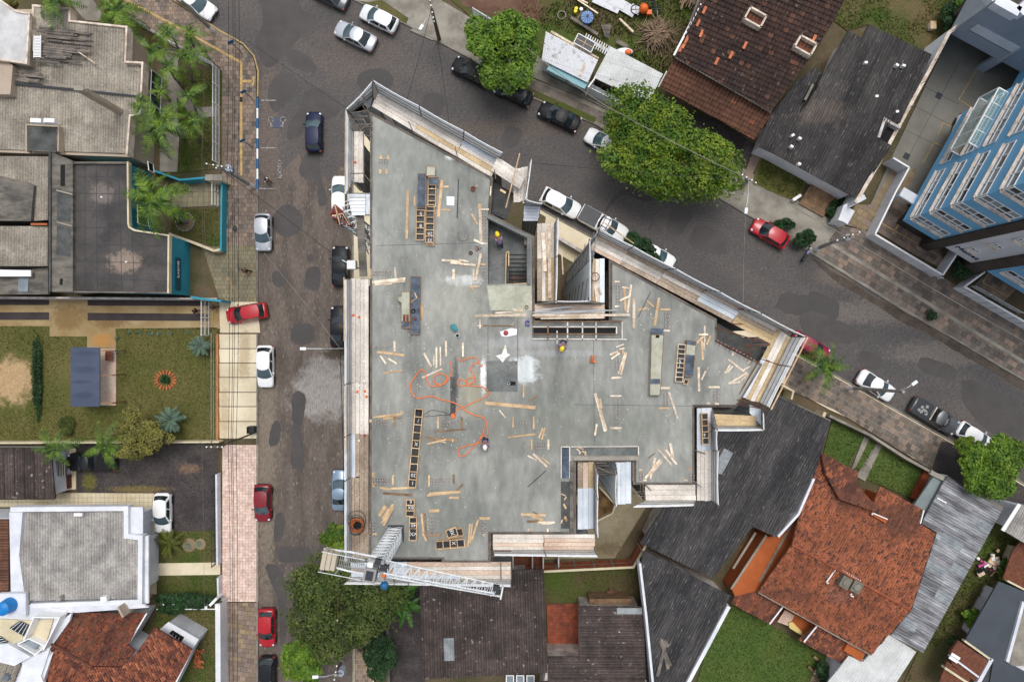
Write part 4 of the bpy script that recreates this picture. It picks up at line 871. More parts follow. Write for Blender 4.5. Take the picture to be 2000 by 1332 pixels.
panel('b',((622,850),(702,850),(702,1140),(618,1140),(618,960),(582,935),(582,895),(618,895)),'concrete_skin','cement crusted panel beside the long blue one in the west',h=.25,extra=((((636,1072),(660,1072),(660,1138),(636,1138)),'rust',.03),(((668,1072),(692,1072),(692,1138),(668,1138)),'rust',.03)))
panel('b',((618,1145),(702,1145),(700,1205),(620,1200)),'film_blue','stub of blue panel below the cement crusted one',h=.2)
panel('f',((362,270),(482,270),(445,860),(345,860)),'concrete_skin','long cement crusted beam panel in the middle of the east wing',h=.4,extra=((((355,205),(478,208),(480,262),(368,265)),'film_blue',.05),(((352,700),(446,700),(446,750),(350,750)),'film_blue',.015),(((405,270),(440,272),(438,300),(402,300)),'black_void',.01)))
panel('f',((708,322),(800,338),(770,672),(680,672)),'film_blue','leaning blue grey panel at the right of the east wing',h=.35,extra=((((706,365),(792,375),(785,468),(698,462)),'concrete_skin',.01),))
# tools lying on them
def thing_poly(name,label,cat,t,pts,m,z,h=.06):
    o = MB().prism(XY(Q(t,*pts),z + h),z,z + h).obj(name,m); return setp(o,label,cat)
mb = MB()
for k in range(7): mb.ring(W(*Q('c',(788,728))[0],SL + .14 + .02 * k),.10 + .024 * k,.02,18,5)
o = mb.obj('cable_coil','cable'); setp(o,'coil of black cable in the top cell of the long tray','cable coil')
mb = MB()
for k in range(4): mb.ring(W(*Q('b',(735,1038))[0],SL + .27 + .02 * k),.10 + .03 * (k % 2),.02,14,5)
o = mb.obj('cable_coil','cable'); setp(o,'black cable bundle on the long blue panel','cable coil')
mb = MB(); p,q,r_ = [W(*c,SL + .3) for c in Q('b',(748,860),(770,910),(712,955))]; mb.tube([p,q],.05,6); mb.tube([q,r_],.03,6); o = mb.obj('hand_saw','timber_mid'); setp(o,'orange handled tool on the long blue panel','tool')
o = MB().sphere(W(*Q('b',(752,1115))[0],SL + .3),.12,9,6,sq=(1,.9,.6)).obj('rag','rust'); setp(o,'crumpled rusty rag on the long blue panel','rag')
o = MB().ring(W(*Q('b',(1297,472))[0],SL + .03),.09,.045,14,6).obj('tape_roll','rust'); setp(o,'brown roll lying near the stair opening','roll')
mb = MB()
for k in range(12):
    c = W(*Q('b',(1370 + R.uniform(-25,25),430 + R.uniform(-40,40)))[0],SL + .03); a = R.uniform(0,3); mb.tube([c,c + Vector((math.cos(a) * .2,math.sin(a) * .2,.02))],.012,4)
o = mb.obj('wire_scraps','rust'); setp(o,'heap of rusty wire offcuts near the stair opening','scraps',kind='stuff')
# bucket, vibrator, bags
g = empty('vibrator_motor',W(885,638,SL),'teal concrete vibrator motor standing beside a dark bucket','machine')
mb = MB(); c = W(*Q('b',(1135,1200))[0],SL + .15); mb.box(c,(.3,.45,.25),rz=.5); mb.obj('body','teal_tool',g)
MB().tube([c + Vector((-.16,.2,.1)),c + Vector((-.2,.1,.3)),c + Vector((.1,-.25,.3)),c + Vector((.14,-.2,.1))],.025,6).obj('carry_handle','teal_tool',g)
g = empty('bucket',W(*Q('b',(1170,1278))[0],SL),'white rimmed bucket with dark inside near the teal motor','bucket'); c = g.location
MB().cone(c,.10,.13,c.z,c.z + .24,14).obj('shell','frame_white',g); MB().cone(c,.11,.11,c.z + .235,c.z + .245,14).obj('contents','black_void',g)
g = empty('cement_bag',W(983,690,SL),'crumpled white sack lying open on the dark patch','sack'); mb = MB()
P_ = Q('c',(1540,175),(1600,160),(1635,65),(1652,150),(1685,165),(1640,195),(1608,242),(1580,205)); mb.prism(XY(P_,SL + .05),SL + .01,SL + .05); mb.obj('sack_body','paint_white',g)
MB().sphere(W(*Q('c',(1610,180))[0],SL + .06),.2,9,6,sq=(1,.8,.4)).obj('sack_fold','paint_white',g); MB().sphere(W(*Q('c',(1633,98))[0],SL + .07),.05,8,6,sq=(1,1.3,.4)).obj('print','yellow',g)
g = empty('tool_sack',W(993,652,SL),'white sack with a red bundle beside the beam slot','sack'); MB().prism(XY(Q('b',(1580,1240),(1690,1205),(1750,1215),(1745,1270),(1650,1290),(1600,1285)),SL + .06),SL + .01,SL + .07).obj('sack_body','cloth_white',g)
MB().sphere(W(*Q('b',(1640,1252))[0],SL + .1),.17,9,6,sq=(1,1,.5)).obj('red_bundle','red_paint',g)
mb = MB()
for k in range(12): c = W(*Q('b',(1855 + R.uniform(-22,22),1160 + R.uniform(-30,30)))[0],SL + .1); mb.sphere(c,R.uniform(.05,.1),6,4)
o = mb.obj('purple_cloth',mat('cloth_purple',S(120,110,170),S(80,76,120),sc=5,rough=.9)); setp(o,'crumpled purple cloth at the corner of the beam slot','cloth')
g = empty('orange_vibrator',W(1156,702,SL),'orange vibrator motor on the bare slab of the east wing','machine'); c = W(1156,701,SL)
MB().box(c + Vector((0,0,.13)),(.2,.42,.22),rz=-.2).obj('body','rust_bright',g); MB().box(c + Vector((.12,-.16,.1)),(.18,.16,.18)).obj('end_cap','orange',g)
g = empty('float_pan',W(924,370,SL),'rusty orange pot with dark spill in the north of the slab','pot'); c = W(*Q('a',(1320,1150))[0],SL); MB().cone(c,.13,.10,SL,SL + .16,12).obj('shell','rust_bright',g); MB().cone(c,.16,.16,SL + .16,SL + .2,12).obj('rim','rust',g)
o = MB().cone(W(*Q('a',(1358,1117))[0],SL),.12,.13,SL,SL + .05,12).obj('pale_disc','light_concrete'); o.name = 'pale_disc'; setp(o,'round pale disc beside the rusty pot','disc')
thing_poly('pale_sheet','faded pale square sheet beside the north trays','sheet','a',((1060,1220),(1138,1220),(1135,1310),(1062,1305)),'net',SL,.02)
for t,a,b,w,lb in (('a',(1178,1050),(1165,1430),.06,'long dark steel rod lying upright in the north of the slab'),('h',(455,252),(632,95),.05,'thin dark steel rod lying aslant west of the southern light well'),('e',(1130,1300),(1255,1050),.035,'faint thin rod lying aslant in the east wing')):
    p,q = Q(t,a,b); o = MB().tube([W(*p,SL + .03),W(*q,SL + .03)],w / 2,5).obj('steel_rod','steel_dark'); setp(o,lb,'rod')
# hoses
def smooth(pts,n=6):
    out = []; P = [Vector(p) for p in pts]
    for i in range(len(P) - 1):
        p0 = P[max(i - 1,0)]; p1 = P[i]; p2 = P[i + 1]; p3 = P[min(i + 2,len(P) - 1)]
        for k in range(n):
            t = k / n; out.append(.5 * ((2 * p1) + (p2 - p0) * t + (2 * p0 - 5 * p1 + 4 * p2 - p3) * t * t + (3 * p1 - p0 - 3 * p2 + p3) * t ** 3))
    out.append(P[-1]); return out
def hose(t,pts,rad,m,label,name='hose',cat='hose'):
    pp = [W(*p,SL + rad + .01 + .02 * ((i * 7) % 3)) for i,p in enumerate(Q(t,*pts))]
    o = MB().tube(smooth(pp),rad,6).obj(name,m,smooth=True); return setp(o,label,cat)
hose('c',((1100,230),(1110,320),(1075,410),(1020,455),(950,440),(935,385),(985,350),(1045,360),(1065,400),(1020,455),(950,470),(890,460),(862,390),(850,330),(815,310),(775,345),(740,400),(712,440),(712,510),(745,565),(800,590),(860,575),(940,572),(1000,600),(1090,620),(1170,650),(1215,680),(1260,720),(1340,755),(1400,770),(1440,800),(1455,860),(1465,950)),.035,'hose','bright orange hose snaking over the middle of the slab')
hose('c',((1170,190),(1200,225),(1270,200),(1340,190),(1370,230),(1390,275),(1415,260)),.03,'hose','short orange hose loop above the snaking one')
hose('c',((1360,245),(1310,265),(1295,310),(1330,370),(1335,425),(1290,450),(1260,430),(1190,405),(1165,440),(1190,468),(1240,460),(1270,400),(1320,390)),.03,'hose','orange hose looped twice left of the dark patch')
hose('c',((1250,465),(1330,470),(1420,480),(1470,530),(1450,570),(1370,610),(1290,645),(1215,685),(1165,695),(1145,745),(1125,765)),.028,'hose','thin orange hose running from the dark patch to the hose junction')
hose('c',((1460,960),(1410,960),(1380,1000),(1310,1080),(1250,1140),(1200,1155),(1170,1115),(1195,1070),(1290,1045),(1410,1015)),.03,'hose','orange hose loop below the worker with the white helmet')
hose('c',((1425,880),(1415,930),(1380,990)),.03,'hose','short orange hose end behind the worker with the white helmet')
hose('c',((830,760),(880,720),(930,705),(1010,720),(1100,745)),.012,'cable','upper thin black cable from the long tray','cable','cable')
hose('c',((830,768),(930,762),(1010,752),(1100,752)),.012,'cable','lower thin black cable from the long tray','cable','cable')
mb = MB(); c = W(*Q('c',(1125,760))[0],SL + .08); mb.box(c,(.2,.3,.15),rz=.4); o = mb.obj('hose_coupling','orange'); setp(o,'orange coupling box where cable and hose meet','coupling')
hose('b',((1180,265),(1165,300),(1185,340),(1225,355),(1265,335),(1270,290)),.012,'scaf_pipe','thin wire loop lying west of the stair opening','wire','wire')
# coil of cable on the west scaffold
g = empty('rebar_coil',W(*Q('d',(480,530))[0],SL),'big orange brown coil of wire in a round basket on the west scaffold','wire coil')
for k in range(9):
    c = W(*Q('d',(488 + R.uniform(-12,12),530 + R.uniform(-10,10)))[0],SL + .05 + .05 * k); MB().ring(c,.42 - .025 * (k % 5) + R.uniform(-.03,.03),.028,26,6).obj('wire_turn','rust_bright',g)
MB().cone(W(*Q('d',(480,530))[0],SL),.42,.46,SL - .25,SL - .02,20).obj('basket_floor','black_void',g)
for k,(rr,z,ox,oy) in enumerate(((.56,.0,0,0),(.55,.3,-2,-25),(.58,.9,8,-60),(.5,-.2,0,15))):
    MB().ring(W(*Q('d',(475 + ox,535 + oy))[0],SL + z),rr,.022,28,5).obj('basket_hoop','steel_dark',g)
# -- loose boards
LM = [(840,400,'the north trays'),(800,590,'the west panels'),(990,480,'the stair opening'),(980,740,'the dark square patch'),(948,858,'the white helmet worker'),(812,870,'the long black tray'),(807,1010,'the small trays'),(885,1045,'the tilted tray stack'),
      (1120,645,'the beam slot'),(1282,710,'the crusted beam panel'),(1335,700,'the east blue panel'),(1150,900,'the southern light well'),(1300,900,'the east wing south edge'),(1440,740,'the east tip of the slab'),(1230,600,'the northern light well'),(760,1000,'the wire coil'),(750,560,'the west edge'),(1230,830,'the east wing middle'),(880,700,'the hose loops'),(745,700,'the west scaffold'),(960,1050,'the south step'),(900,550,'the white spill')]
boards = []
def board(t,x1,y1,x2,y2,w,m='p',z=0.):
    p,q = Q(t,(x1,y1),(x2,y2)); zz = SL + .018 + z + R.uniform(0,.004); a,b = W(*p,zz),W(*q,zz); mb = MB()
    tl = R.uniform(0,.012); b = b + Vector((0,0,tl)); mb.beam(a,b,w / 5 * .0334,.03)
    o = mb.obj('board',{'p': 'timber_pale','m': 'timber_mid','o': 'timber_old','g': 'timber_grey'}[m])
    l = (b - a).length; sz = 'short' if l < .75 else 'long' if l > 2.2 else 'medium'
    dx,dy = q[0] - p[0],q[1] - p[1]; ang = math.degrees(math.atan2(-dy,dx)) % 180
    ori = 'lying level' if ang < 14 or ang > 166 else 'lying upright' if 76 < ang < 104 else 'leaning right' if ang < 76 else 'leaning left'
    cx,cy = (p[0] + q[0]) / 2,(p[1] + q[1]) / 2; lm = min(LM,key=lambda k: (k[0] - cx) ** 2 + (k[1] - cy) ** 2)
    lab = '%s %s board %s by %s' % (sz,{'p': 'pale','m': 'tan','o': 'brown','g': 'grey'}[m],ori,lm[2])
    setp(o,lab,'board','loose timber boards on the slab'); boards.append((o,cx,cy))
BD = [('b',682,-140,672,338,24,'m'),('a',1016,1062,980,1420,26,'m'),('a',1028,1126,1082,1126,18,'m'),('b',1012,52,1096,52,16,'m'),('b',1306,88,1362,190,18,'m'),('b',1386,-10,1398,355,30,'p'),('b',1326,342,1412,380,20,'p'),('b',1412,376,1460,380,14,'p'),('a',1386,1290,1384,1340,34,'m'),('b',1396,47,1475,46,16,'p'),
      ('b',1015,540,1200,556,20,'p'),('b',1180,538,1275,556,18,'p'),('b',1098,566,1345,592,20,'p',.03),('b',1350,580,1440,585,14,'m',.03),('b',1395,475,1345,740,24,'p',.06),('b',1398,480,1355,690,20,'p',.09),('b',1325,635,1325,745,16,'p'),('b',1130,630,1130,728,24,'p'),
      ('b',555,612,566,715,16,'p'),('b',322,625,322,720,14,'m'),('b',335,758,658,722,26,'p',.03),('b',340,770,658,748,18,'p'),('b',448,775,528,772,16,'p'),('b',352,784,445,770,16,'p'),('b',812,945,815,1118,14,'m'),('b',828,985,826,1110,12,'m'),('b',1290,802,1385,796,12,'m'),('b',1318,800,1310,838,16,'m',.03),
      ('b',1338,1083,1838,1076,26,'p'),('b',1535,1056,1700,1048,14,'p',.02),('b',1712,1028,1805,1032,24,'p'),('b',1386,1120,1388,1208,15,'p'),('b',1362,1182,1400,1184,14,'p',.03),('b',1420,1180,1730,1184,12,'o'),('b',1888,880,1888,1030,10,'p'),
      ('c',552,30,555,132,20,'p'),('c',380,136,648,170,24,'m'),('c',415,172,468,252,16,'p'),('c',490,200,576,252,16,'p'),('c',445,344,628,318,15,'m'),('c',840,150,912,280,18,'p'),('c',822,388,1018,302,18,'p'),('c',938,160,936,270,14,'p'),('c',962,90,962,292,16,'p'),('c',1000,85,1002,270,14,'p'),('c',1055,30,1058,180,18,'p'),('c',1220,45,1222,185,20,'p'),
      ('c',342,775,636,735,16,'m',.03),('c',400,775,622,748,18,'m'),('c',440,792,540,778,18,'m'),('c',552,765,552,862,16,'o'),('c',545,778,622,788,12,'o',.03),('c',318,795,318,825,22,'m'),('c',978,768,978,882,16,'m'),('c',1210,775,1208,882,18,'o'),('c',950,912,1247,890,16,'o'),('c',862,976,1160,1000,24,'o'),('c',875,1034,1055,992,16,'m',.03),('c',965,1005,1055,1020,14,'p',.03),('c',1120,985,1122,1015,18,'m',.04),
      ('c',1436,634,1930,680,34,'m'),('c',1814,465,1812,582,16,'m'),('c',1868,612,1950,565,16,'o'),('c',1576,705,1640,782,12,'p'),('c',1712,765,1710,870,16,'m'),('c',1910,765,1912,890,16,'m'),('c',1660,970,1930,938,18,'m'),('g',262,778,300,680,16,'m'),('g',292,792,320,675,16,'m'),('g',192,790,192,890,14,'m'),('g',355,790,355,888,18,'p'),('g',152,948,240,992,14,'p'),('g',205,930,345,1058,22,'p'),('g',288,965,368,1030,14,'m'),
      ('d',645,12,645,58,26,'m'),('d',648,108,648,155,24,'m'),('d',836,40,838,132,18,'m'),('d',710,160,815,178,22,'m'),('d',815,170,1050,160,20,'m'),('d',740,214,1025,235,22,'o'),('d',1190,40,1190,148,18,'m'),('d',1430,32,1430,122,18,'o'),('d',1170,236,1500,202,20,'m'),('d',1190,218,1490,196,18,'m',.03),('d',1460,190,1520,128,14,'o',.06),('d',1385,258,1480,258,22,'m'),('d',1190,386,1290,384,28,'m'),('d',1185,622,1305,622,20,'o'),('d',640,612,682,612,18,'m'),
      ('d',765,340,705,435,34,'m'),('d',800,360,735,465,24,'m',.03),('d',838,322,770,440,24,'m',.06),('d',845,345,745,530,22,'m',.09),('d',800,420,725,505,18,'m',.04),('d',1115,412,1135,590,18,'m'),('d',1148,412,1168,680,16,'o'),('d',1125,600,1165,680,18,'m',.03),('d',1590,510,1570,738,16,'m'),('d',1612,515,1590,700,14,'m',.03),('d',1668,475,1608,672,20,'m',.05),('d',1680,460,1785,460,26,'m'),('d',1728,608,1728,632,24,'m'),
      ('h',388,520,630,530,24,'m'),('h',495,538,605,575,24,'m',.03),('h',445,592,560,588,22,'o'),('h',550,598,718,600,18,'p'),('h',585,612,688,605,22,'p',.03),('h',500,492,545,520,10,'o',.03),('h',458,660,458,690,16,'p'),('h',648,658,650,692,16,'p'),('h',805,420,828,465,18,'m'),('h',780,320,825,340,10,'m'),('h',810,380,832,350,12,'m'),('h',815,540,835,585,22,'m'),('h',785,560,850,580,10,'o',.03),('h',780,610,790,575,12,'p'),
      ('g',812,342,910,712,26,'p'),('g',818,345,922,700,18,'p',.03),('g',860,390,875,490,18,'m'),('g',828,640,810,752,18,'p'),('g',960,366,1068,366,16,'p'),('g',960,679,1074,679,20,'p'),('g',972,190,1070,186,18,'p'),('g',1108,-60,1038,150,18,'p'),('g',1120,-60,1062,158,16,'p',.03),('g',1445,288,1545,288,22,'p'),('g',1438,485,1538,486,18,'m'),('g',1532,325,1618,588,18,'p'),('g',1425,882,1562,1042,18,'p'),('g',1502,892,1608,1035,20,'p'),('g',1545,828,1572,965,26,'p',.03),
      ('g',1398,970,1350,1175,20,'p'),('g',1450,985,1300,1170,22,'p',.03),('g',1465,1000,1370,1110,22,'p',.05),('g',1330,975,1400,920,8,'o'),('g',632,880,665,912,12,'p',.02),('g',640,868,700,885,12,'m',.03),('g',685,905,722,920,14,'m',.02),('g',715,905,718,948,18,'m',.04),('g',655,930,672,915,10,'p',.02),('g',1240,1088,1270,1086,20,'m'),('g',1718,1078,1748,1078,20,'m'),('g',1275,1188,1315,1188,16,'p'),('g',1680,1188,1715,1188,16,'p'),
      ('e',902,952,950,952,16,'p'),('e',905,1192,945,1192,16,'p'),('e',975,1004,1062,1020,16,'p',.03),('e',1064,980,1028,1255,20,'p'),('e',995,1015,1010,1235,22,'m'),('e',950,1138,1045,1094,18,'p',.05),('e',1090,1115,1090,1405,26,'p'),('e',1125,1228,1222,1210,22,'m'),('e',1212,1132,1285,1198,18,'m'),('e',1335,1108,1292,1380,26,'m'),('e',1345,1222,1445,1224,18,'m'),
      ('f',440,230,540,230,18,'p'),('f',882,182,882,340,16,'p'),('f',822,268,915,266,18,'p',.03),('f',805,350,868,285,22,'m'),('f',940,278,900,365,18,'m'),('f',852,325,862,515,20,'m'),('f',874,342,878,420,18,'p',.03),('f',1112,510,1270,630,18,'p'),('f',1082,645,1130,560,18,'p'),('f',1105,638,1155,575,14,'p'),('f',1115,748,1295,640,20,'p',.03),('f',1130,745,1228,728,18,'p',.05),('f',1238,715,1308,655,14,'p'),('f',1262,610,1325,578,12,'p'),('f',1150,470,1165,440,16,'p'),('f',1298,550,1318,520,18,'p'),
      ('f',822,585,826,820,22,'p'),('f',892,622,850,710,16,'p'),('f',918,780,1028,780,18,'p'),('f',980,940,1020,940,22,'p'),('f',900,938,932,938,16,'p'),('z',1540,1285,1740,1270,34,'p'),('z',1635,680,1780,625,16,'p'),('z',1510,830,1668,765,34,'p'),('z',1535,910,1700,795,36,'p',.03),('z',1690,725,1795,700,26,'p',.03),('z',1760,730,1765,815,36,'m',.05),
      ('a',420,820,420,860,26,'m'),('a',492,820,490,862,26,'m'),('a',412,955,415,1000,26,'m'),('a',475,950,478,998,26,'m'),('a',748,1215,752,1320,16,'m'),('a',1495,1120,1488,1215,12,'p'),('a',1585,1155,1640,1185,22,'m')]
for b in BD:
    t,x1,y1,x2,y2,w,m = b[:7]
    board(t,x1,y1,x2,y2,w * (.5 if t == 'z' else 1.),m,b[7] if len(b) > 7 else 0.)
uniq(boards); uniq(scs)
# column starter bars
def starters(t,a,b,n,label,rows=2):
    p,q = Q(t,a,b); g = empty('starter_bars',W(*p,SL),label,'starter bars','rows of steel starter bars sticking out of the slab'); P,Q_ = W(*p,SL),W(*q,SL)
    pr = (Q_ - P).normalized(); pr = Vector((-pr.y,pr.x,0))
    for i in range(n):
        for s_ in range(rows):
            c = P.lerp(Q_,i / max(1,n - 1)) + pr * (.10 * (s_ - .5) * 2) * (1 if rows > 1 else 0); hh = R.uniform(.25,.5); mb = MB()
            mb.tube([c,c + Vector((R.uniform(-.04,.04),R.uniform(-.04,.04),hh))],.016,5,m=0); mb.sphere(c + Vector((0,0,hh)),.028,6,4,m=1); mb.obj('bar',['rebar','rebar_tip'],g)
for i,s in enumerate([('b',(350,668),(515,668),8,'on the west edge above the long blue panel'),('c',(360,88),(510,88),7,'on the west edge by the top of the hose area'),('c',(350,822),(490,822),6,'on the west edge left of the long black tray'),('d',(650,92),(790,92),7,'on the west edge left of the tray numbered 20'),('c',(1015,825),(1165,825),6,'right of the long black tray'),('c',(1750,825),(1870,825),5,'below the long tan board'),
                       ('g',(235,848),(325,848),5,'left of the southern light well'),('d',(1225,92),(1385,92),7,'above the two stacked tan boards'),('d',(1230,460),(1235,600),5,'right of the column of small trays'),('d',(1728,510),(1728,600),5,'beside the south step'),('d',(645,505),(640,620),5,'beside the wire coil'),('g',(1022,405),(1022,640),9,'in the middle of the east wing between two level boards'),('g',(1498,345),(1500,450),5,'under the crusted beam panel'),
                       ('g',(1022,20),(1028,110),4,'left of the crossed leaning boards'),('e',(935,990),(935,1150),6,'next to the northern light well'),('f',(505,60),(505,190),5,'above the crusted beam panel'),('f',(985,825),(985,930),5,'near the silver scaffold bay'),('g',(1258,1130),(1260,1180),3,'at the corner of the southern light well'),('g',(1748,1130),(1750,1190),3,'at the south-east inner corner'),('b',(1425,60),(1430,320),10,'along the wall of the stair opening'),('b',(1430,620),(1430,750),5,'below left of the stair opening'),('f',(990,340),(1340,525),11,'along the cut edge facing the magenta car'),('a',(410,880),(480,880),4,'between four small blocks in the north-west')]):
    starters(s[0],s[1],s[2],s[3],'steel starter bars ' + s[4],rows=1 if s[0] in 'c' and i % 2 else 2)
# markers on the west deck, orange and white caps
for k,(x,y,c) in enumerate([(205,1097,'orange'),(150,1080,'orange'),(190,1826,'orange'),(262,1820,'orange'),(278,1873,'orange'),(250,1530,'cloth_white'),(258,1722,'cloth_white'),(207,1765,'cloth_white'),(145,1798,'cloth_white'),(232,1930,'cloth_white'),(232,2135,'cloth_white'),(205,2302,'cloth_white'),(260,2250,'red_paint'),(170,-420,'orange')]):
    yy_ = y if y < 1300 else y - 1300
    t = 'b' if y < 1300 and y > 0 else ('c' if y > 0 else 'a')
    if t == 'a': x,yy_ = 170,885
    px,py = Q(t,(x,yy_))[0]; o = MB().cone(W(px,py,PZ + .03),.09,.06,PZ + .03,PZ + .1,9).obj('marker_cap',c); setp(o,'%s cap on the west scaffold planks' % {'orange': 'orange','cloth_white': 'white','red_paint': 'red'}[c],'cap','small caps strewn on the west scaffold'); boards.append((o,px,py))
uniq([b for b in boards if b[0].get('category') == 'cap'])
# yard between the wings
flat('site_yard',[(975,368),(1066,424),(1060,480),(1030,480),(955,430)],.2,'earth')
flat('site_yard',[(1075,487),(1154,530),(1170,600),(1040,600),(1040,470)],.05,'earth'); 
o = MB().wall(XY(Q('e',(345,545),(570,680),(700,780))),.3,0,1.6).obj('site_wall','wall_dirty'); setp(o,'low stained wall between the street pavement and the northern light well','wall')
mb = MB(); a,b = Q('e',(385,640),(398,880)); mb.beam(W(*a,1.2),W(*b,1.2),.12,.06); o = mb.obj('long_plank','timber_pale'); setp(o,'pale plank standing in the rubble of the northern light well','plank')
flat('sand_yard',[(1110,1000),(1160,900),(1235,930),(1262,990),(1200,1090),(1060,1092),(1000,1092),(1000,1040)],.06,'sand')
# -- neighbouring houses
def house(name,label,cat,poly,z,wm,ins=.3,tile='P',z0=-.1,part='wall_block',top=None):
    P = Q(tile,*poly); c = P[0]; g = empty(name,W(c[0],c[1],0),label,cat)
    pp = XY(P,z); pp = inset(pp,ins) if ins else pp
    MB().prism(pp,z0,top or z - .12,r=.5).obj(part,wm,g); return g
def parapet(g,pts,z0,z1,t,m,tile='P',closed=False,name='parapet',zr=None):
    mb = MB(); mb.wall(XY(Q(tile,*pts),zr or z1),t,z0,z1,closed=closed,r=.5); return mb.obj(name,m,g)
def slabp(g,name,pts,z,h,m,tile='P'):
    mb = MB(); mb.prism(XY(Q(tile,*pts),z),z - h,z,r=.5); return mb.obj(name,m,g)
def vwin(g,p,q,zr,z0,z1,n,glass='glass_dark',frame='frame_white',fw=.06,off=.05,rows=1,bars=0,name='window',sill=None):
    """window on a vertical wall: p and q are its two ends as photo points seen at height zr"""
    a = W(*p,zr); b = W(*q,zr); a.z = b.z = 0; d = (b - a); L_ = d.length; d /= L_; nn = Vector((-d.y,d.x,0))
    if nn.dot(-(a + b) / 2) < 0: nn = -nn
    fr = MB(); o = a + nn * off
    def P(u,z,e=0.): v = o + d * u + nn * e; return (v.x,v.y,z)
    for u in [L_ * i / n for i in range(n + 1)]: fr.beam(P(u,z0),P(u,z1),fw,fw)
    for k in range(rows + 1): z = z0 + (z1 - z0) * k / rows; fr.beam(P(0,z),P(L_,z),fw,fw)
    for k in range(bars): u = L_ * (k + .5) / bars; fr.beam(P(u,z0,.05),P(u,z1,.05),.03,.03)
    if sill: fr.beam(P(-.08,z0 - .05,.04),P(L_ + .08,z0 - .05,.04),.14,.07)
    w = fr.obj(name,frame,g)
    for i in range(n):
        for k in range(rows):
            gl = MB(); za = z0 + (z1 - z0) * k / rows + .02; zb = z0 + (z1 - z0) * (k + 1) / rows - .02; ua = L_ * i / n + .02; ub = L_ * (i + 1) / n - .02
            gl.add([P(ua,za,-.02),P(ub,za,-.02),P(ub,zb,-.02),P(ua,zb,-.02)],[(0,1,2,3)]); gl.obj('pane',glass,w)
    return w
def box_px(g,name,cx,cy,z,d,m,rz=0.):
    c = W(cx,cy,z); mb = MB(); mb.box((c.x,c.y,z - d[2] / 2),d,rz=rz); return mb.obj(name,m,g)
def grass(name,polys,z,m,dens,hgt=.10,seed=1,tile='P',holes=()):
    rs = np.random.RandomState(seed); V = []; 
    for poly in polys:
        P = np.array(XY(Q(tile,*poly),z)); lo = P.min(0); hi = P.max(0); n = int((hi[0] - lo[0]) * (hi[1] - lo[1]) * dens); pts = rs.uniform(lo,hi,(n,2)); ins_ = np.zeros(n,bool); j = len(P) - 1
        for i in range(len(P)):
            c = ((P[i,1] > pts[:,1]) != (P[j,1] > pts[:,1])) & (pts[:,0] < (P[j,0] - P[i,0]) * (pts[:,1] - P[i,1]) / (P[j,1] - P[i,1] + 1e-9) + P[i,0]); ins_ ^= c; j = i
        for (hx_,hy_,rx,ry) in holes:
            h = W(hx_,hy_,z); k = (H - z) / F; dd = ((pts[:,0] - h.x) / (rx * k)) ** 2 + ((pts[:,1] - h.y) / (ry * k)) ** 2; ins_ &= (dd > rs.uniform(.6,1.3,n))
        V.append(pts[ins_])
    C = np.vstack(V); n = len(C); a = rs.uniform(0,6.28,n); s = rs.uniform(.04,.09,n); h = rs.uniform(.5,1.3,n) * hgt; la = rs.uniform(-.07,.07,(n,2))
    v = np.zeros((n,3,3)); v[:,0,0] = C[:,0] - np.cos(a) * s; v[:,0,1] = C[:,1] - np.sin(a) * s; v[:,1,0] = C[:,0] + np.cos(a) * s; v[:,1,1] = C[:,1] + np.sin(a) * s; v[:,:2,2] = z
    v[:,2,0] = C[:,0] + la[:,0]; v[:,2,1] = C[:,1] + la[:,1]; v[:,2,2] = z + h
    return np_mesh(name,v.reshape(-1,3),3,m,rs,kind='stuff')
def np_mesh(name,verts,k,m,rs,parent=None,kind=None,rnd=None,link_it=True):
    n = len(verts) // k; me = bpy.data.meshes.new(name); me.vertices.add(len(verts)); me.vertices.foreach_set('co',verts.astype(np.float32).ravel())
    me.loops.add(n * k); me.loops.foreach_set('vertex_index',np.arange(n * k,dtype=np.int32)); me.polygons.add(n)
    me.polygons.foreach_set('loop_start',np.arange(0,n * k,k,dtype=np.int32)); me.polygons.foreach_set('loop_total',np.full(n,k,dtype=np.int32)); me.materials.append(gm(m))
    a = me.attributes.new('rnd','FLOAT','FACE'); a.data.foreach_set('value',(rs.uniform(0,1,n) if rnd is None else rnd).astype(np.float32)); me.update(); me.validate()
    if not link_it: return me
    o = pobj(name,me,parent)
    if kind: o['kind'] = kind
    return o

# -- north-west: beige house with corrugated roof
g = house('beige_house','beige house with a weathered corrugated roof and a pale parapet in the top left corner','house',[(63,10),(137,16),(136,42),(248,52),(245,120),(279,122),(274,222),(254,226),(247,303),(-60,292),(-60,10)],5.0,'wall_beige',.02,top=4.15)
for poly,p3,dr in (([(63,12),(134,20),(133,42),(245,54),(241,121),(276,124),(272,187),(28,161),(28,100),(60,100)],((150,90,4.95),(250,90,4.95),(150,180,4.55)),((150,60),(147,180))),
                     ([(-60,186),(22,186),(26,165),(271,190),(268,220),(252,226),(246,300),(-60,290)],((150,180,4.75),(250,190,4.75),(150,290,4.35)),((150,180),(147,290)))):
    roof_plane(g,poly,p3,dr,'corr_beige',su=1.06,sv=1.75,amp=.03)
parapet(g,[(64,100),(64,11),(136,17),(135,41),(247,53),(244,121),(278,123),(273,222),(253,226),(247,303)],4.3,5.35,.18,'coping')
slabp(g,'roof_gutter',[(26,161),(272,187),(272,190),(26,165)],5.02,.1,'steel_dark')
g2 = slabp(g,'roof_well',[(52,247),(52,294),(110,298),(113,246)],4.97,.02,'old_concrete'); parapet(g,[(51,296),(51,244),(114,247),(113,296)],4.4,5.2,.12,'wall_beige',name='well_wall')
slabp(g,'well_floor',[(55,250),(55,293),(108,295),(110,250)],4.99,.01,'dark_concrete')
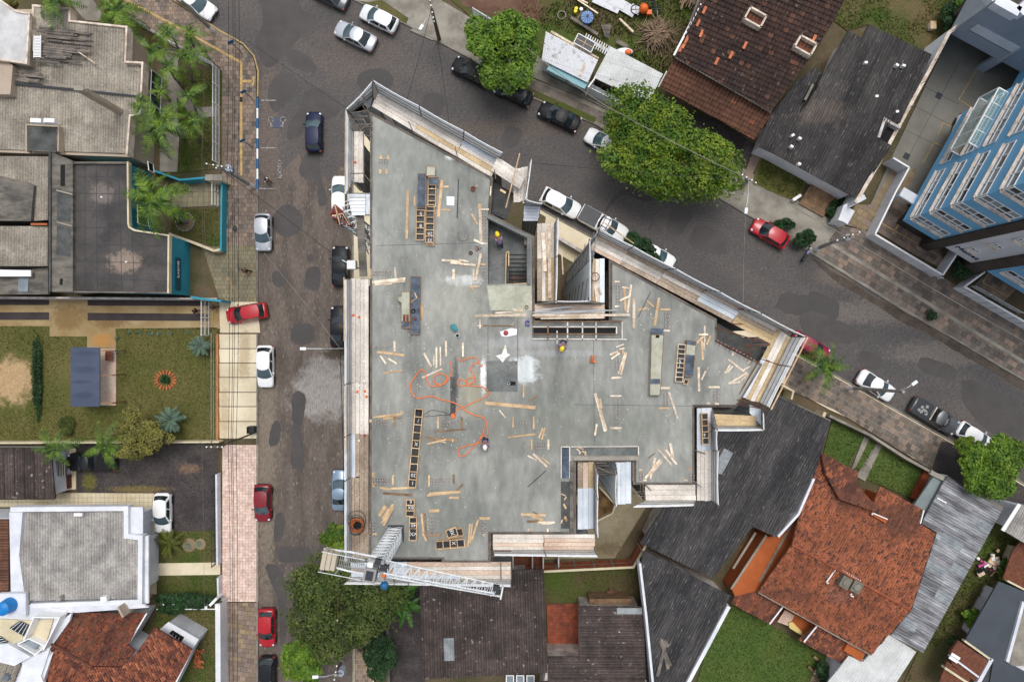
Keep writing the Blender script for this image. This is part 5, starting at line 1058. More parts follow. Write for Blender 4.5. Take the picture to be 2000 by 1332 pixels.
for k,x in enumerate((75,101)):
    mb = MB(); c = W(x,238,6.4); mb.box((c.x,c.y,6.5),(1.0,.38,.6),rz=-.05); o = mb.obj('condenser_unit','frame_white'); setp(o,('left' if k == 0 else 'right') + ' white air conditioner unit beside the roof well of the beige house','air conditioner')
vwin(g,(279,126),(275,215),5.0,1.6,3.6,4,'glass_teal',name='window',off=.12); vwin(g,(292,318),(294,335),4,3.4,4.4,1)
mb = MB()
g3 = house('white_roof_block','tall rendered block with a pale stained flat roof at the left edge','building',[(-60,-20),(0,1),(30,22),(57,27),(50,124),(11,118),(-60,118)],5.9,'wall_beige',.0); slabp(g3,'flat_roof',[(-60,-20),(0,1),(30,22),(57,27),(50,124),(11,118),(-60,118)],5.9,.13,'roof_render'); parapet(g3,[(0,1),(30,22),(57,27),(51,124),(11,118),(-30,114)],5.7,6.05,.16,'coping')
g3 = house('beige_block','low beige flat roofed block beside the pale roofed one at the left edge','building',[(-60,112),(10,118),(25,128),(20,185),(-60,184)],5.5,'wall_beige',.0); slabp(g3,'flat_roof',[(-60,112),(10,118),(25,128),(20,185),(-60,184)],5.5,.13,'wall_beige')
g3 = empty('water_pillar',W(222,213,6),'slender pale pillar rising from the beige corrugated roof','pillar'); p,q = W(222,212,5.5),W(154,182,10.5)
MB().box((p.x,p.y,7.3),(.8,.35,6.2)).obj('pillar_shaft','wall_beige',g3); MB().box((p.x,p.y,10.8),(.85,.42,.12)).obj('pillar_cap','light_concrete',g3)
pile = []; heap = []
for k in range(48):
    y = R.choice([50 + R.uniform(-2,30),85 + R.uniform(0,36),85 + R.uniform(0,36)]); x0 = 66 + R.uniform(0,30); ln = R.uniform(35,95)
    if y > 118: ln = 45
    yy_ = y; mb = MB(); z = 5.2 + R.uniform(0,.22); a,b = W(x0,yy_,z),W(min(x0 + ln,180),yy_ + ln * .10,z + R.uniform(-.04,.04)); mb.beam(a,b,R.uniform(.10,.2),.05); pile.append((a,b))
    o = mb.obj('old_board','timber_grey'); setp(o,'weathered grey board in the %s heap on the beige roof' % ('upper' if yy_ < 82 else 'middle' if yy_ < 104 else 'lower'),'board','weathered boards heaped on the beige corrugated roof'); heap.append((o,0,yy_))
for k in range(16):
    x0 = 28 + R.uniform(0,25); y = 136 + R.uniform(0,20); a,b = W(x0,y,5.15),W(x0 + R.uniform(22,40),y + R.uniform(1,7),5.2); o = MB().beam(a,b,.14,.05).obj('old_board','timber_grey'); setp(o,'dark board in the small heap below the tall pale block','board','dark boards heaped below the tall pale block'); heap.append((o,0,y))
uniq(heap)
mb = MB(); a,b = Q('n',(1020,680),(1240,830)); mb.beam(W(*a,5.4),W(*b,5.4),.1,.05); o = mb.obj('old_board','timber_pale'); setp(o,'single pale stick lying askew across the grey heap','board')
g3 = empty('sun_lounger',W(73,90,6.1),'white slatted plastic sun lounger on the beige corrugated roof','sun lounger')
for k in range(14): a,b = Q('n',(448 - k * .3,480 + k * 20),(528,480 + k * 20)); MB().beam(W(*a,5.75),W(*b,5.75),.10,.03).obj('slat','frame_white',g3)
for x in (445,532): a,b = Q('n',(x,465),(x - 5,755)); MB().beam(W(*a,5.72),W(*b,5.72),.06,.08).obj('side_rail','frame_white',g3)
for x,y in ((447,480),(528,480),(445,740),(525,740)): a = Q('n',(x,y))[0]; c = W(*a,5.7); MB().beam((c.x,c.y,5.05),(c.x,c.y,5.72),.05,.05).obj('leg','frame_white',g3)
# garden of the beige house
flat('lawn',[(350,135),(434,140),(434,328),(338,338),(345,250),(340,180)],.10,'grass_yard'); flat('lawn',[(262,50),(310,78),(340,100),(300,96)],.10,'grass_yard')
grass('grass',[[(350,135),(432,140),(432,325),(345,335),(345,250),(340,180)]],.10,'grass_olive',90,seed=3)
flat('path',[(324,95),(350,102),(344,160),(385,210),(428,208),(428,228),(378,230),(345,190),(350,265),(346,336),(312,336),(312,240),(316,160)],.16,'light_concrete')
flat('path',[(140,-60),(175,-10),(200,28),(195,42),(165,40),(140,10)],.12,'light_concrete')
def fence(label,pts,h,step,m='frame_white',z=.12,picket=.22,tile='P',name='picket_fence',tr=.03):
    P = [Vector(p) for p in XY(Q(tile,*pts),0)]; g = empty(name,(P[0].x,P[0].y,0),label,'fence')
    for a,b in zip(P,P[1:]):
        L_ = (b - a).length; n = max(1,int(L_ / step)); mb = MB()
        for k in range(n + 1): c = a.lerp(b,k / n); pm = MB(); pm.beam((c.x,c.y,z - .1),(c.x,c.y,z + h + .05),.08,.08); pm.obj('post',m,g)
        for zz in (z + h,z + .15,z + h * .55):
            r_ = MB(); r_.beam((a.x,a.y,zz),(b.x,b.y,zz),.05,.05); r_.obj('rail',m,g)
        if picket:
            for k in range(int(L_ / picket)): c = a.lerp(b,(k + .5) * picket / L_); mb.beam((c.x,c.y,z + .1),(c.x,c.y,z + h),tr,tr)
            mb.obj('pickets',m,g,kind='stuff')
    return g
fence('white railing with diamond panels round the palm garden',[(248,34),(352,98),(430,136),(430,322)],1.7,1.9,picket=.13)
# -- teal building
g = house('teal_building','teal fronted building with a dark flat roof and cream parapet','building',[(143,318),(249,319),(250,440),(256,448),(329,460),(328,572),(143,568)],4.6,'wall_teal',.0)
slabp(g,'flat_roof',[(143,318),(249,319),(250,440),(256,448),(329,460),(328,572),(143,568)],4.6,.12,'membrane')
parapet(g,[(249,316),(250,436),(252,444),(262,450),(329,460),(328,573)],4.3,4.85,.16,'wall_cream',zr=4.85); parapet(g,[(143,318),(247,318)],4.2,4.9,.2,'old_concrete',zr=4.9); parapet(g,[(143,318),(143,570),(326,572)],4.2,4.8,.14,'old_concrete',zr=4.8)
for a in range(5):
    mb = MB(); p,q = W(166 + a * 22,324,4.61),W(166 + a * 24,566,4.61); mb.beam(p,q,.05,.006); mb.obj('membrane_seam','steel_dark',g)
for a in range(7):
    mb = MB(); p,q = W(145,345 + a * 33,4.612),W(248 if a < 3 else 327,345 + a * 34,4.612); mb.beam(p,q,.05,.006); mb.obj('membrane_seam','steel_dark',g)
for x,y in ((200,386),(248,512)): MB().cone(W(x,y,4.6),.10,.08,4.6,4.8,10).obj('vent_cap','frame_white',g)
vwin(g,(279,338),(280,368),2.5,1.6,3.6,2,'glass_dark','steel_dark',off=.06); vwin(g,(279,405),(280,440),2.5,1.6,3.6,2,'glass_dark',off=.06)
# sign on its street face
a,b = W(356,505,2.6),W(356,566,2.6)
sg = MB().box(((W(328,520,4.6)).x + .07,(a.y + b.y) / 2,2.7),(.06,3.2,1.1)).obj('sign_panel','sign_teal',g)
me = text_mesh('sign_letters','C.REJVISE',.42,'paint_white',.01); o = link('sign_letters',me,None,(W(328,520,4.6).x + .115,W(356,527,2.6).y,2.7)); o.matrix_world = Matrix.Translation(o.location) @ Matrix(((0,0,1),(1,0,0),(0,1,0))).to_4x4(); o.parent = sg; o.matrix_parent_inverse = sg.matrix_world.inverted(); 
bpy.context.view_layer.update(); mw = o.matrix_world.copy()
o = MB().wall(XY([(290,330),(352,352),(434,345)],1.5),.18,0,1.6).obj('garden_wall','wall_teal'); setp(o,'low teal garden wall with a cream top between palm garden and teal building','wall')
o = MB().wall(XY([(434,345),(432,490)],1.2),.16,0,1.3).obj('garden_wall','wall_teal'); setp(o,'low teal wall along the pavement in front of the teal building','wall')
o = MB().wall(XY([(330,457),(375,473),(418,490),(430,488)],1.2),.25,0,1.3).obj('garden_wall','wall_cream'); setp(o,'tan topped wall closing the small garden of the teal building','wall')
o = MB().wall(XY([(372,580),(396,584),(432,588)],2.6),.2,0,2.6).obj('garden_wall','wall_teal'); setp(o,'teal wall end beside the driveway gate','wall')
c = W(412,344,3); g3 = empty('meter_cabinet',(c.x,c.y,0),'cream meter cabinet box on the teal garden wall','cabinet'); MB().box((c.x,c.y,1.2),(1.6,.5,2.2)).obj('cabinet_body','wall_cream',g3); MB().box((c.x,c.y,2.33),(1.7,.6,.08)).obj('cabinet_top','light_concrete',g3)
pavers('patio',[(340,352),(432,352),(432,402),(335,406)],.12,'paver_olive',.55,(1,0),brick=False)
flat('lawn',[(335,410),(432,405),(430,485),(335,455)],.1,'grass_yard'); grass('grass',[[(335,410),(428,408),(426,482),(335,455)]],.1,'grass_olive',90,seed=4,holes=[(362,433,20,20)])
fence('white steel railing before the paved patio of the teal building',[(428,352),(428,405)],1.6,1.4,picket=.0)
# -- grey service buildings at the left edge
g = house('grey_annex','narrow stained concrete annex with small roof openings left of the teal building','building',[(97,296),(142,314),(142,570),(97,570)],5.0,'old_concrete',.0); slabp(g,'flat_roof',[(97,296),(142,314),(142,570),(97,570)],5.0,.12,'old_concrete')
for poly,m in (([(118,322),(127,322),(127,364),(118,364)],'black_void'),([(111,376),(139,384),(138,434),(111,430)],'dark_concrete'),([(111,440),(139,446),(138,502),(110,498)],'dark_concrete'),([(117,544),(123,545),(122,557),(116,556)],'black_void')): slabp(g,'roof_opening',poly,5.012,.01,m)
parapet(g,[(97,296),(97,570)],4.6,5.2,.16,'dark_concrete',zr=5.2); parapet(g,[(110,372),(141,380)],4.8,5.15,.14,'light_concrete'); parapet(g,[(110,434),(141,442)],4.8,5.15,.14,'light_concrete')
g = house('grey_shed','grey corrugated shed roof at the left edge above the driveway','shed',[(-60,305),(94,306),(94,345),(65,362),(62,432),(-60,432)],4.4,'old_concrete',.1)
roof_plane(g,[(-60,305),(94,306),(94,430),(62,432),(68,362),(12,346),(-60,340)],((0,305,4.5),(90,305,4.5),(0,430,4.2)),((40,305),(38,430)),'corr_beige',su=1.06,sv=1.8)
slabp(g,'dark_flat_roof',[(-60,345),(12,346),(66,362),(60,432),(-60,430)],4.75,.35,'old_concrete'); slabp(g,'rust_trim',[(60,436),(92,436),(92,440),(60,440)],4.8,.2,'rust_bright')
g = house('lower_grey_shed','lower grey corrugated roof with white trim at the left edge above the driveway','shed',[(-60,442),(94,442),(94,520),(-60,520)],4.2,'old_concrete',.1)
roof_plane(g,[(-60,442),(94,442),(93,520),(-60,520)],((0,442,4.4),(90,442,4.4),(0,520,4.15)),((40,442),(38,520)),'corr_beige',su=1.06,sv=1.8)
slabp(g,'white_gutter',[(-60,526),(60,528),(60,540),(-60,540)],4.1,.2,'frame_white'); slabp(g,'low_roof',[(-60,542),(94,522),(94,575),(-60,575)],3.4,.3,'old_concrete'); slabp(g,'skylight',[(36,543),(56,543),(54,570),(35,570)],3.5,.05,'glass_pale')
# -- driveway, lawn, blue shelter
flat('driveway',[(-200,583),(430,583),(430,642),(226,642),(226,680),(170,680),(170,657),(97,657),(97,637),(-200,637)],.10,'drive_concrete')
for poly in ([(-200,583),(96,583),(96,596),(-200,596)],[(-200,610),(96,610),(96,625),(-200,625)],[(171,584),(410,585),(408,598),(171,597)],[(171,611),(409,613),(409,627),(171,626)]): flat('drive_track',poly,.104,'drive_dark',th=.05)
o = MB().wall(XY([(-200,580),(425,584)],1.8),.18,0,2.).obj('boundary_wall','wall_dirty'); setp(o,'stained boundary wall between driveway and grey buildings','wall')
lawn = [(-200,637),(97,637),(97,657),(170,657),(170,680),(226,680),(226,642),(424,640),(424,862),(-200,864)]
flat('lawn',lawn,.10,'grass_soil')
grass('grass',[lawn],.10,'grass_olive',75,seed=5,holes=[(18,745,58,60),(170,740,60,62),(323,742,24,22)])
g = empty('garden_shelter',W(166,736,0),'open garden shelter with a blue sheet roof and timber deck','shelter')
slabp(g,'deck',[(193,681),(226,681),(226,792),(193,792)],.3,.25,'plank_rust')
roof_plane(g,[(138,678),(195,679),(195,794),(138,794)],((138,678,2.9),(195,678,2.6),(138,794,2.9)),((140,700),(190,700)),'sheet_blue',su=1.0,sv=3.2,wave=.25,amp=.02,rib=True)
for y in (685,733,787): MB().beam(W(190,y,2.5),W(221,y,2.5),.12,.14).obj('beam','timber_old',g)
for x,y in ((221,685),(221,733),(221,787),(142,685),(142,787)): c = W(x,y,2.4); MB().beam((c.x,c.y,0),(c.x,c.y,2.5),.12,.12).obj('post','timber_old',g)
mb = MB(); c = W(212,694,.9); mb.box((c.x,c.y,.85),(.7,1.1,.08)); t_ = mb.obj('garden_table','rust'); setp(t_,'small brown table on the deck of the blue shelter','table')
fp = empty('fire_ring',W(323,742,.1),'round fire pit garden ring of orange stones with a dark plant','fire pit')
for k in range(18):
    a = 2 * math.pi * k / 18; c = W(323,742,.15); MB().box((c.x + math.cos(a) * .95,c.y + math.sin(a) * .82,.16),(.46,.17,.14),rz=a).obj('stone','stone_ring',fp)
fence('wire fence with white braced posts along the beige slab pavement',[(424,652),(424,860)],1.3,2.4,'pole_concrete',picket=0,name='wire_fence')
o = MB().wall(XY([(426.5,652),(427,860)]),.22,0,.35).obj('fence_kerb',mat('kerb_rust',S(196,140,84),S(170,120,76),sc=1,rough=.9)); setp(o,'low rust tinted plinth under the wire fence','plinth')
fence('white sliding gate across the driveway',[(410,588),(410,655)],1.9,1.2,picket=.16,name='driveway_gate')
o = MB().wall(XY([(-200,866),(428,863)],1.2),.16,0,1.3).obj('boundary_wall','wall_cream'); setp(o,'cream garden wall below the big lawn','wall')
# -- brown roof, parking yard
g = house('brown_roof_house','low house with a dark brown corrugated roof left of the gravel parking yard','house',[(-60,875),(100,876),(107,972),(-60,974)],3.2,'wall_white',.25)
roof_plane(g,[(-60,873),(99,874),(108,973),(-60,975)],((0,873,3.2),(100,873,3.2),(0,975,3.2)),((40,873),(42,975)),'corr_brown',su=1.0,sv=1.8,m_alt='corr_skylight',alt=.015)
flat('parking_yard',[(100,866),(426,866),(426,1037),(305,1037),(305,962),(150,962),(150,905),(120,905)],.06,'gravel_dark')
pavers('patio',[(-60,976),(108,975),(110,962),(305,963),(305,1040),(280,1040),(280,990),(-60,990)],.14,'paver_cream',.45,(1,0),brick=False); flat('patio',[(108,876),(148,876),(148,955),(108,960)],.12,'slab_beige')
g = empty('carport_grille',W(116,898,1),'dark barred window grille beside the brown roofed house','grille')
for k in range(6): MB().beam(W(104 + k * 4.5,900,2.3),W(104 + k * 4.5,928,2.3),.05,.05).obj('bar','light_concrete',g)
slabp(g,'backing',[(102,898),(130,898),(130,928),(104,930)],2.2,.1,'steel_dark'); o = MB().prism(XY([(108,930),(132,928),(132,955),(108,958)],.8),.1,.9).obj('planter_box','rust'); setp(o,'rusty brown planter box below the barred grille','planter')
# -- white house with corrugated roof
wp = [(34,992),(279,990),(279,1044),(291,1046),(290,1178),(36,1190)]
g = house('white_parapet_house','white house with a grey corrugated roof behind broad white parapets','house',wp,4.0,'wall_white',1.0,top=3.3)
slabp(g,'roof_base',wp,3.5,.25,'wall_white')
roof_plane(g,[(44,1000),(243,998),(244,1049),(270,1052),(270,1168),(52,1172),(38,1085)],((40,1085,4.0),(270,1085,4.0),(150,1000,3.75)),((150,1085),(150,1000)),'corr_grey',su=1.06,sv=1.75)
parapet(g,[(20,995),(246,993),(246,1047),(274,1050),(273,1175),(60,1183)],3.4,4.3,.45,'wall_bright',zr=4.3); slabp(g,'side_roof',[(18,1000),(44,1000),(37,1085),(50,1172),(60,1190),(22,1200)],4.2,.5,'wall_white')
slabp(g,'front_canopy',[(246,990),(279,990),(279,1042),(246,1042)],3.9,.2,'wall_white'); slabp(g,'front_ledge',[(274,1048),(290,1046),(290,1178),(274,1176)],3.8,.2,'wall_bright')
box_px(g,'vent_box',152,1005,4.3,(.8,.3,.3),'frame_white'); box_px(g,'vent_pipe',113,1170,4.9,(.5,.35,.7),'pole_concrete',.5); box_px(g,'vent_pipe',202,1170,4.9,(.6,.45,.6),'frame_white',.1)

g = house('red_sheet_annex','small annex with dark red corrugated roof cut by the left edge','annex',[(-60,1012),(18,1012),(18,1168),(-60,1168)],4.0,'wall_white',.0); roof_plane(g,[(-60,1014),(17,1014),(17,1166),(-60,1166)],((0,1014,4.2),(17,1014,4.2),(0,1166,4.2)),((0,1050),(17,1050)),'tile_brown',su=1.0,sv=1.6)
c = W(2,1190,6); g = empty('water_tank',(c.x,c.y,4.8),'bright blue round water tank cut by the left edge','water tank'); MB().cone((c.x,c.y),.75,.62,4.8,5.9,20).obj('tank_body','tank_bright',g); MB().cone((c.x,c.y),.66,.3,5.9,6.1,20).obj('lid','tank_bright',g)
o = MB().box((c.x + .2,c.y,4.6),(2.6,2.2,.4)).obj('tank_platform','wall_white'); setp(o,'white platform under the blue water tank','platform'); mb = MB(); mb.box((c.x + .2,c.y,2.2),(2.3,2.,4.4)); pobj('platform_wall',mb.mesh('platform_wall','wall_white'),o)
# its front garden
flat('lawn',[(306,1038),(428,1036),(428,1100),(308,1102)],.1,'grass_yard'); flat('path',[(291,1100),(430,1098),(430,1122),(291,1124)],.14,'slab_beige'); flat('lawn',[(306,1124),(430,1122),(424,1450),(290,1450),(300,1240)],.1,'grass_yard')
grass('grass',[[(306,1038),(426,1036),(426,1098),(308,1100)],[(306,1126),(428,1124),(420,1450),(290,1450),(300,1240)]],.1,'grass_blade',90,seed=6)
flat('patio',[(280,1042),(306,1042),(306,1160),(292,1160),(290,1046)],.12,'slab_beige')
for a,b,lb in (((430,923),(432,1098),'white and grey wall beside the pink tiled pavement, upper length'),((433,1122),(434,1165),'short white wall with dark bars beside the pink tiled pavement')):
    o = MB().wall(XY([a,b]),.18,0,1.).obj('front_wall','wall_white'); setp(o,lb,'wall')
fence('dark barred fence by the gravel parking yard',[(426,925),(428,1096)],1.7,1.4,'steel_dark',picket=.22,tr=.02)
o = MB().wall(XY([(426,1178),(428,1600)],1.8),.5,0,1.9).obj('front_wall','wall_bright'); setp(o,'thick white wall along the brown stone pavement','wall')
g = empty('pergola_fence',W(350,1180,0),'white rafter ends showing under the dark creeper','pergola')
for k in range(6): MB().beam(W(318 + k * 21,1178,1.9),W(318 + k * 21,1190,1.9),.3,.1).obj('rafter','frame_white',g)
MB().beam(W(306,1189,1.85),W(424,1189,1.85),.08,.1).obj('beam','frame_white',g)
g = empty('round_bed',W(375,1063,.1),'pale stone edged bed with two blue green succulents','flower bed'); mb = MB(); c1,c2 = W(370,1064,.1),W(392,1062,.1); mb.cone(c1,.75,.7,.08,.22,18); mb.cone(c2,.6,.55,.08,.215,18); mb.obj('stone_edge','paver_tan',g)
for c in (W(366,1066,.3),W(388,1062,.3)):
    mb = MB()
    for k in range(40): a = k * 2.4; r_ = .5 * math.sqrt(k / 40); mb.add([(c.x + math.cos(a - .2) * r_ * .3,c.y + math.sin(a - .2) * r_ * .3,.25),(c.x + math.cos(a + .2) * r_ * .3,c.y + math.sin(a + .2) * r_ * .3,.25),(c.x + math.cos(a) * (r_ + .08),c.y + math.sin(a) * (r_ + .08),.5 - r_ * .4)],[(0,1,2)])
    mb.obj('succulent','leaf_blue',g)
# -- bottom left: white modern house and red tiled house
g = house('modern_white_house','white modern house with terraces and dark windows in the bottom left corner','house',[(-60,1176),(50,1180),(130,1192),(118,1230),(90,1310),(60,1400),(-60,1400)],4.4,'wall_white',.0)
slabp(g,'terrace_floor',[(-60,1205),(66,1212),(46,1248),(-60,1300)],4.44,.1,'wall_cream'); slabp(g,'terrace_floor',[(68,1212),(104,1208),(88,1262),(56,1250)],4.46,.1,'paver_cream'); slabp(g,'terrace_wall',[(-60,1262),(16,1257),(60,1282),(28,1300),(-60,1278)],4.9,.6,'wall_bright')
for pts,zt in ((((46,1250),(66,1205),(116,1206),(84,1270)),5.5),(((34,1258),(56,1247),(88,1262),(68,1278),(34,1258)),5.2)): parapet(g,pts,4.4,zt,.1,'frame_white',name='terrace_parapet',zr=zt)
for pts in ([(18,1226),(38,1212),(56,1220),(46,1242)],[(-60,1250),(0,1242),(20,1256),(0,1270),(-60,1280)]):
    w = slabp(g,'window_band',pts,4.6,.06,'glass_dark')
    for k in range(4): a = lerp(pts[0],pts[-1],(k + .5) / 4); b = lerp(pts[1],pts[2],(k + .5) / 4); MB().beam(W(*a,4.62),W(*b,4.62),.04,.03).obj('window_bar','frame_white',w)
slabp(g,'glass_roof',[(37,1262),(60,1247),(76,1258),(62,1276)],4.7,.05,'glass_pale')
roof_plane(g,[(-60,1278),(6,1280),(40,1298),(24,1340),(10,1420),(-60,1420)],((0,1280,4.6),(40,1298,4.6),(10,1400,4.5)),((20,1290),(0,1340)),'corr_beige',su=1.0,sv=1.8); MB().cone(W(10,1324,4.9),.4,.3,4.6,4.9,18).obj('dome_light','glass_pale',g)
slabp(g,'white_deck',[(45,1285),(90,1270),(112,1218),(140,1196),(136,1212),(98,1265),(80,1320),(90,1345),(60,1420),(30,1400)],4.5,.3,'wall_bright')
slabp(g,'rear_annex_roof',[(60,1180),(275,1178),(290,1186),(150,1196),(48,1196)],4.2,.3,'wall_white')
g = house('red_tile_house','house with a weathered red clay tile roof in the bottom left corner','house',[(133,1198),(287,1198),(252,1256),(272,1268),(302,1228),(376,1268),(345,1332),(300,1420),(100,1420),(80,1318)],3.5,'wall_white',.45)
tp = dict(su=.24,sv=.40,wave=.24,amp=.05,seg=3,lap=.035,stuff=True,jit=.008,name='clay_tiles')
roof_plane(g,[(133,1196),(287,1197),(250,1258),(265,1270),(238,1300),(178,1300),(100,1257)],((100,1257,4.4),(178,1300,4.4),(230,1200,3.6)),((140,1280),(165,1235)),'tile_red',m_alt='tile_brown',alt=.25,**tp)
roof_plane(g,[(100,1257),(178,1300),(150,1420),(100,1420),(80,1318)],((100,1257,4.4),(178,1300,4.4),(90,1345,3.6)),((130,1280),(105,1330)),'tile_red',m_alt='tile_orange',alt=.3,**tp)
roof_plane(g,[(178,1302),(238,1302),(268,1272),(302,1225),(376,1268),(342,1332),(300,1420),(150,1420)],((178,1302,4.3),(300,1226,4.3),(300,1400,3.5)),((240,1270),(290,1360)),'tile_red',m_alt='tile_orange',alt=.3,**tp)
MB().tube([W(100,1257,4.5),W(180,1303,4.5)],.13,8).obj('ridge_cap','tile_sooty',g)
for a,b in (((287,1197),(250,1259)),((376,1268),(344,1332)),((133,1196),(82,1318))): MB().beam(W(*a,3.6),W(*b,3.6),.12,.16).obj('verge_board','frame_white',g)
g = house('white_porch','white flat porch roof with a barred opening beside the red tiled house','porch',[(310,1230),(329,1214),(388,1248),(376,1268)],2.6,'wall_white',.1); slabp(g,'porch_roof',[(308,1232),(329,1214),(388,1248),(376,1268)],2.7,.15,'wall_bright')
w = slabp(g,'opening',[(330,1236),(337,1230),(360,1244),(353,1254)],2.72,.02,'black_void')
for k in range(4): MB().beam(W(332 + k * 6,1233 + k * 4,2.75),W(329 + k * 6,1239 + k * 4,2.75),.04,.03).obj('bar','frame_white',w)
mb = MB()
for k in range(60): c = W(390 + R.uniform(-9,9) - 0,1284 + R.uniform(-17,17),.2); mb.box((c.x,c.y,.2 + R.uniform(0,.25)),(.28,.14,.05),rz=R.uniform(0,3))
o = mb.obj('roof_tile_pile','stone_ring'); setp(o,'heap of broken orange roof tiles on the lawn near the white porch','tile pile',kind='stuff')
g = empty('totem_sign',W(262,1175,0),'tall beige sign slab standing between the white roof and the red tiles','sign'); c = W(290,1160,.0); mb = MB(); a,b = W(298,1150,0),W(310,1168,0); mb.box((a.x - .3,a.y - .3,2.7),(.2,1.1,5.4),rz=.5); mb.obj('sign_board','wall_beige',g)
c = W(420,1172,2.2); g = empty('notice_board',(c.x,c.y,0),'white and purple notice board beside the pink pavement','sign'); MB().box((c.x,c.y,2.),(1.0,.25,1.4),rz=.8).obj('board_panel','frame_white',g); MB().box((c.x - .02,c.y - .1,1.6),(1.02,.26,.3),rz=.8).obj('purple_band','cloth_lavender',g)

# -- south of the site
flat('yard_ground',[(690,1150),(760,1140),(830,1140),(830,1600),(700,1600)],.05,'gravel_dark'); flat('yard_ground',[(700,1260),(740,1250),(765,1330),(760,1600),(700,1600)],.07,'earth')
o = MB().wall(XY([(757,1230),(766,1600)],1.5),.25,0,1.6).obj('boundary_wall','old_concrete'); setp(o,'old concrete wall between trees and dark yard south of the site','wall')
pavers('pavement',[(692,1240),(728,1250),(728,1600),(692,1600)],Z1 + .02,'paver_brown',.5,(1,0),m2='paver_tan',frac=.2)
g = house('brown_hall','long hall with a dark brown corrugated roof south of the crane','hall',[(818,1120),(1064,1120),(1068,1314),(828,1325)],4.0,'wall_dirty',.3)
roof_plane(g,[(818,1115),(1062,1112),(1069,1313),(827,1326)],((818,1120,4.1),(1062,1120,4.1),(827,1326,4.1)),((930,1120),(936,1320)),'corr_brown',su=1.0,sv=2.2,amp=.032,m_alt='corr_skylight',alt=.01)
g = house('stepped_hall','L shaped hall with black brown corrugated roof beside the red tiled court','hall',[(1066,1282),(1130,1282),(1130,1186),(1256,1186),(1266,1420),(1040,1420)],3.8,'wall_dirty',.3)
roof_plane(g,[(1130,1184),(1256,1184),(1266,1420),(1040,1420),(1044,1332),(1070,1330),(1070,1282),(1132,1282)],((1130,1186,3.9),(1256,1186,3.9),(1130,1400,3.9)),((1130,1250),(1255,1250)),'corr_brown',su=1.0,sv=2.2,amp=.032)
slabp(g,'light_sheet',[(1205,1187),(1254,1187),(1254,1199),(1205,1199)],4.0,.04,'corr_skylight')
g = house('wedge_hall','wedge shaped hall with a black corrugated roof and white edge walls','hall',[(1256,1078),(1425,1164),(1345,1332),(1310,1420),(1275,1420)],4.4,'wall_dirty',.2)
roof_plane(g,[(1258,1076),(1427,1163),(1340,1335),(1300,1420),(1278,1420),(1252,1100)],((1256,1078,4.5),(1425,1164,4.5),(1280,1400,4.5)),((1330,1120),(1270,1240)),'corr_black',su=1.0,sv=2.2,amp=.032)
parapet(g,[(1250,1100),(1262,1200),(1275,1332),(1282,1420)],3.5,4.9,.22,'wall_bright',zr=4.9); parapet(g,[(1424,1184),(1345,1332),(1300,1420)],3.5,4.8,.35,'wall_bright',zr=4.8)
hp2 = []
for a,b in (((1288,1250),(1310,1300)),((1292,1246),(1305,1306)),((1300,1255),(1284,1320)),((1297,1250),(1306,1262))):
    o = MB().beam(W(*a,4.62),W(*b,4.66),.3,.06).obj('old_board','timber_grey'); setp(o,'grey weathered board on the wedge shaped black roof','board','weathered boards on the wedge shaped roof'); hp2.append((o,a[0],0))
uniq(hp2)
g = house('big_black_hall','big hall with a black corrugated roof right of the sand yard','hall',[(1300,985),(1390,870),(1508,775),(1618,825),(1585,935),(1516,1045),(1470,1024),(1392,1124),(1262,1062)],4.4,'wall_dirty',.3)
roof_plane(g,[(1250,1060),(1300,985),(1390,860),(1400,800),(1515,768),(1623,822),(1588,935),(1518,1050),(1470,1028),(1392,1130)],((1300,1000,4.5),(1500,800,4.5),(1500,1000,4.5)),((1480,870),(1405,1010)),'corr_black',su=1.0,sv=2.4,amp=.032,m_alt='corr_skylight',alt=.006)
parapet(g,[(1590,935),(1560,1004),(1520,1048)],3.8,4.7,.22,'wall_bright',zr=4.7); parapet(g,[(1508,768),(1623,822)],4.,4.6,.12,'old_concrete')
flat('yard_ground',[(1062,1110),(1240,1100),(1256,1190),(1062,1190)],.06,'weed_soil'); grass('grass',[[(1130,1115),(1236,1108),(1240,1165),(1150,1168)]],.06,'grass_blade',60,.14,seed=7)
pavers('court',[(1068,1180),(1130,1178),(1131,1284),(1070,1284)],.2,'red_tile_floor',.33,(1,0),brick=False)
box_px(None,'court_hut',1192,1178,2.2,(4.2,.9,2.1),'timber_old'); setp(bpy.data.objects['court_hut'],'rusty lean-to roof at the edge of the weedy yard','lean-to')
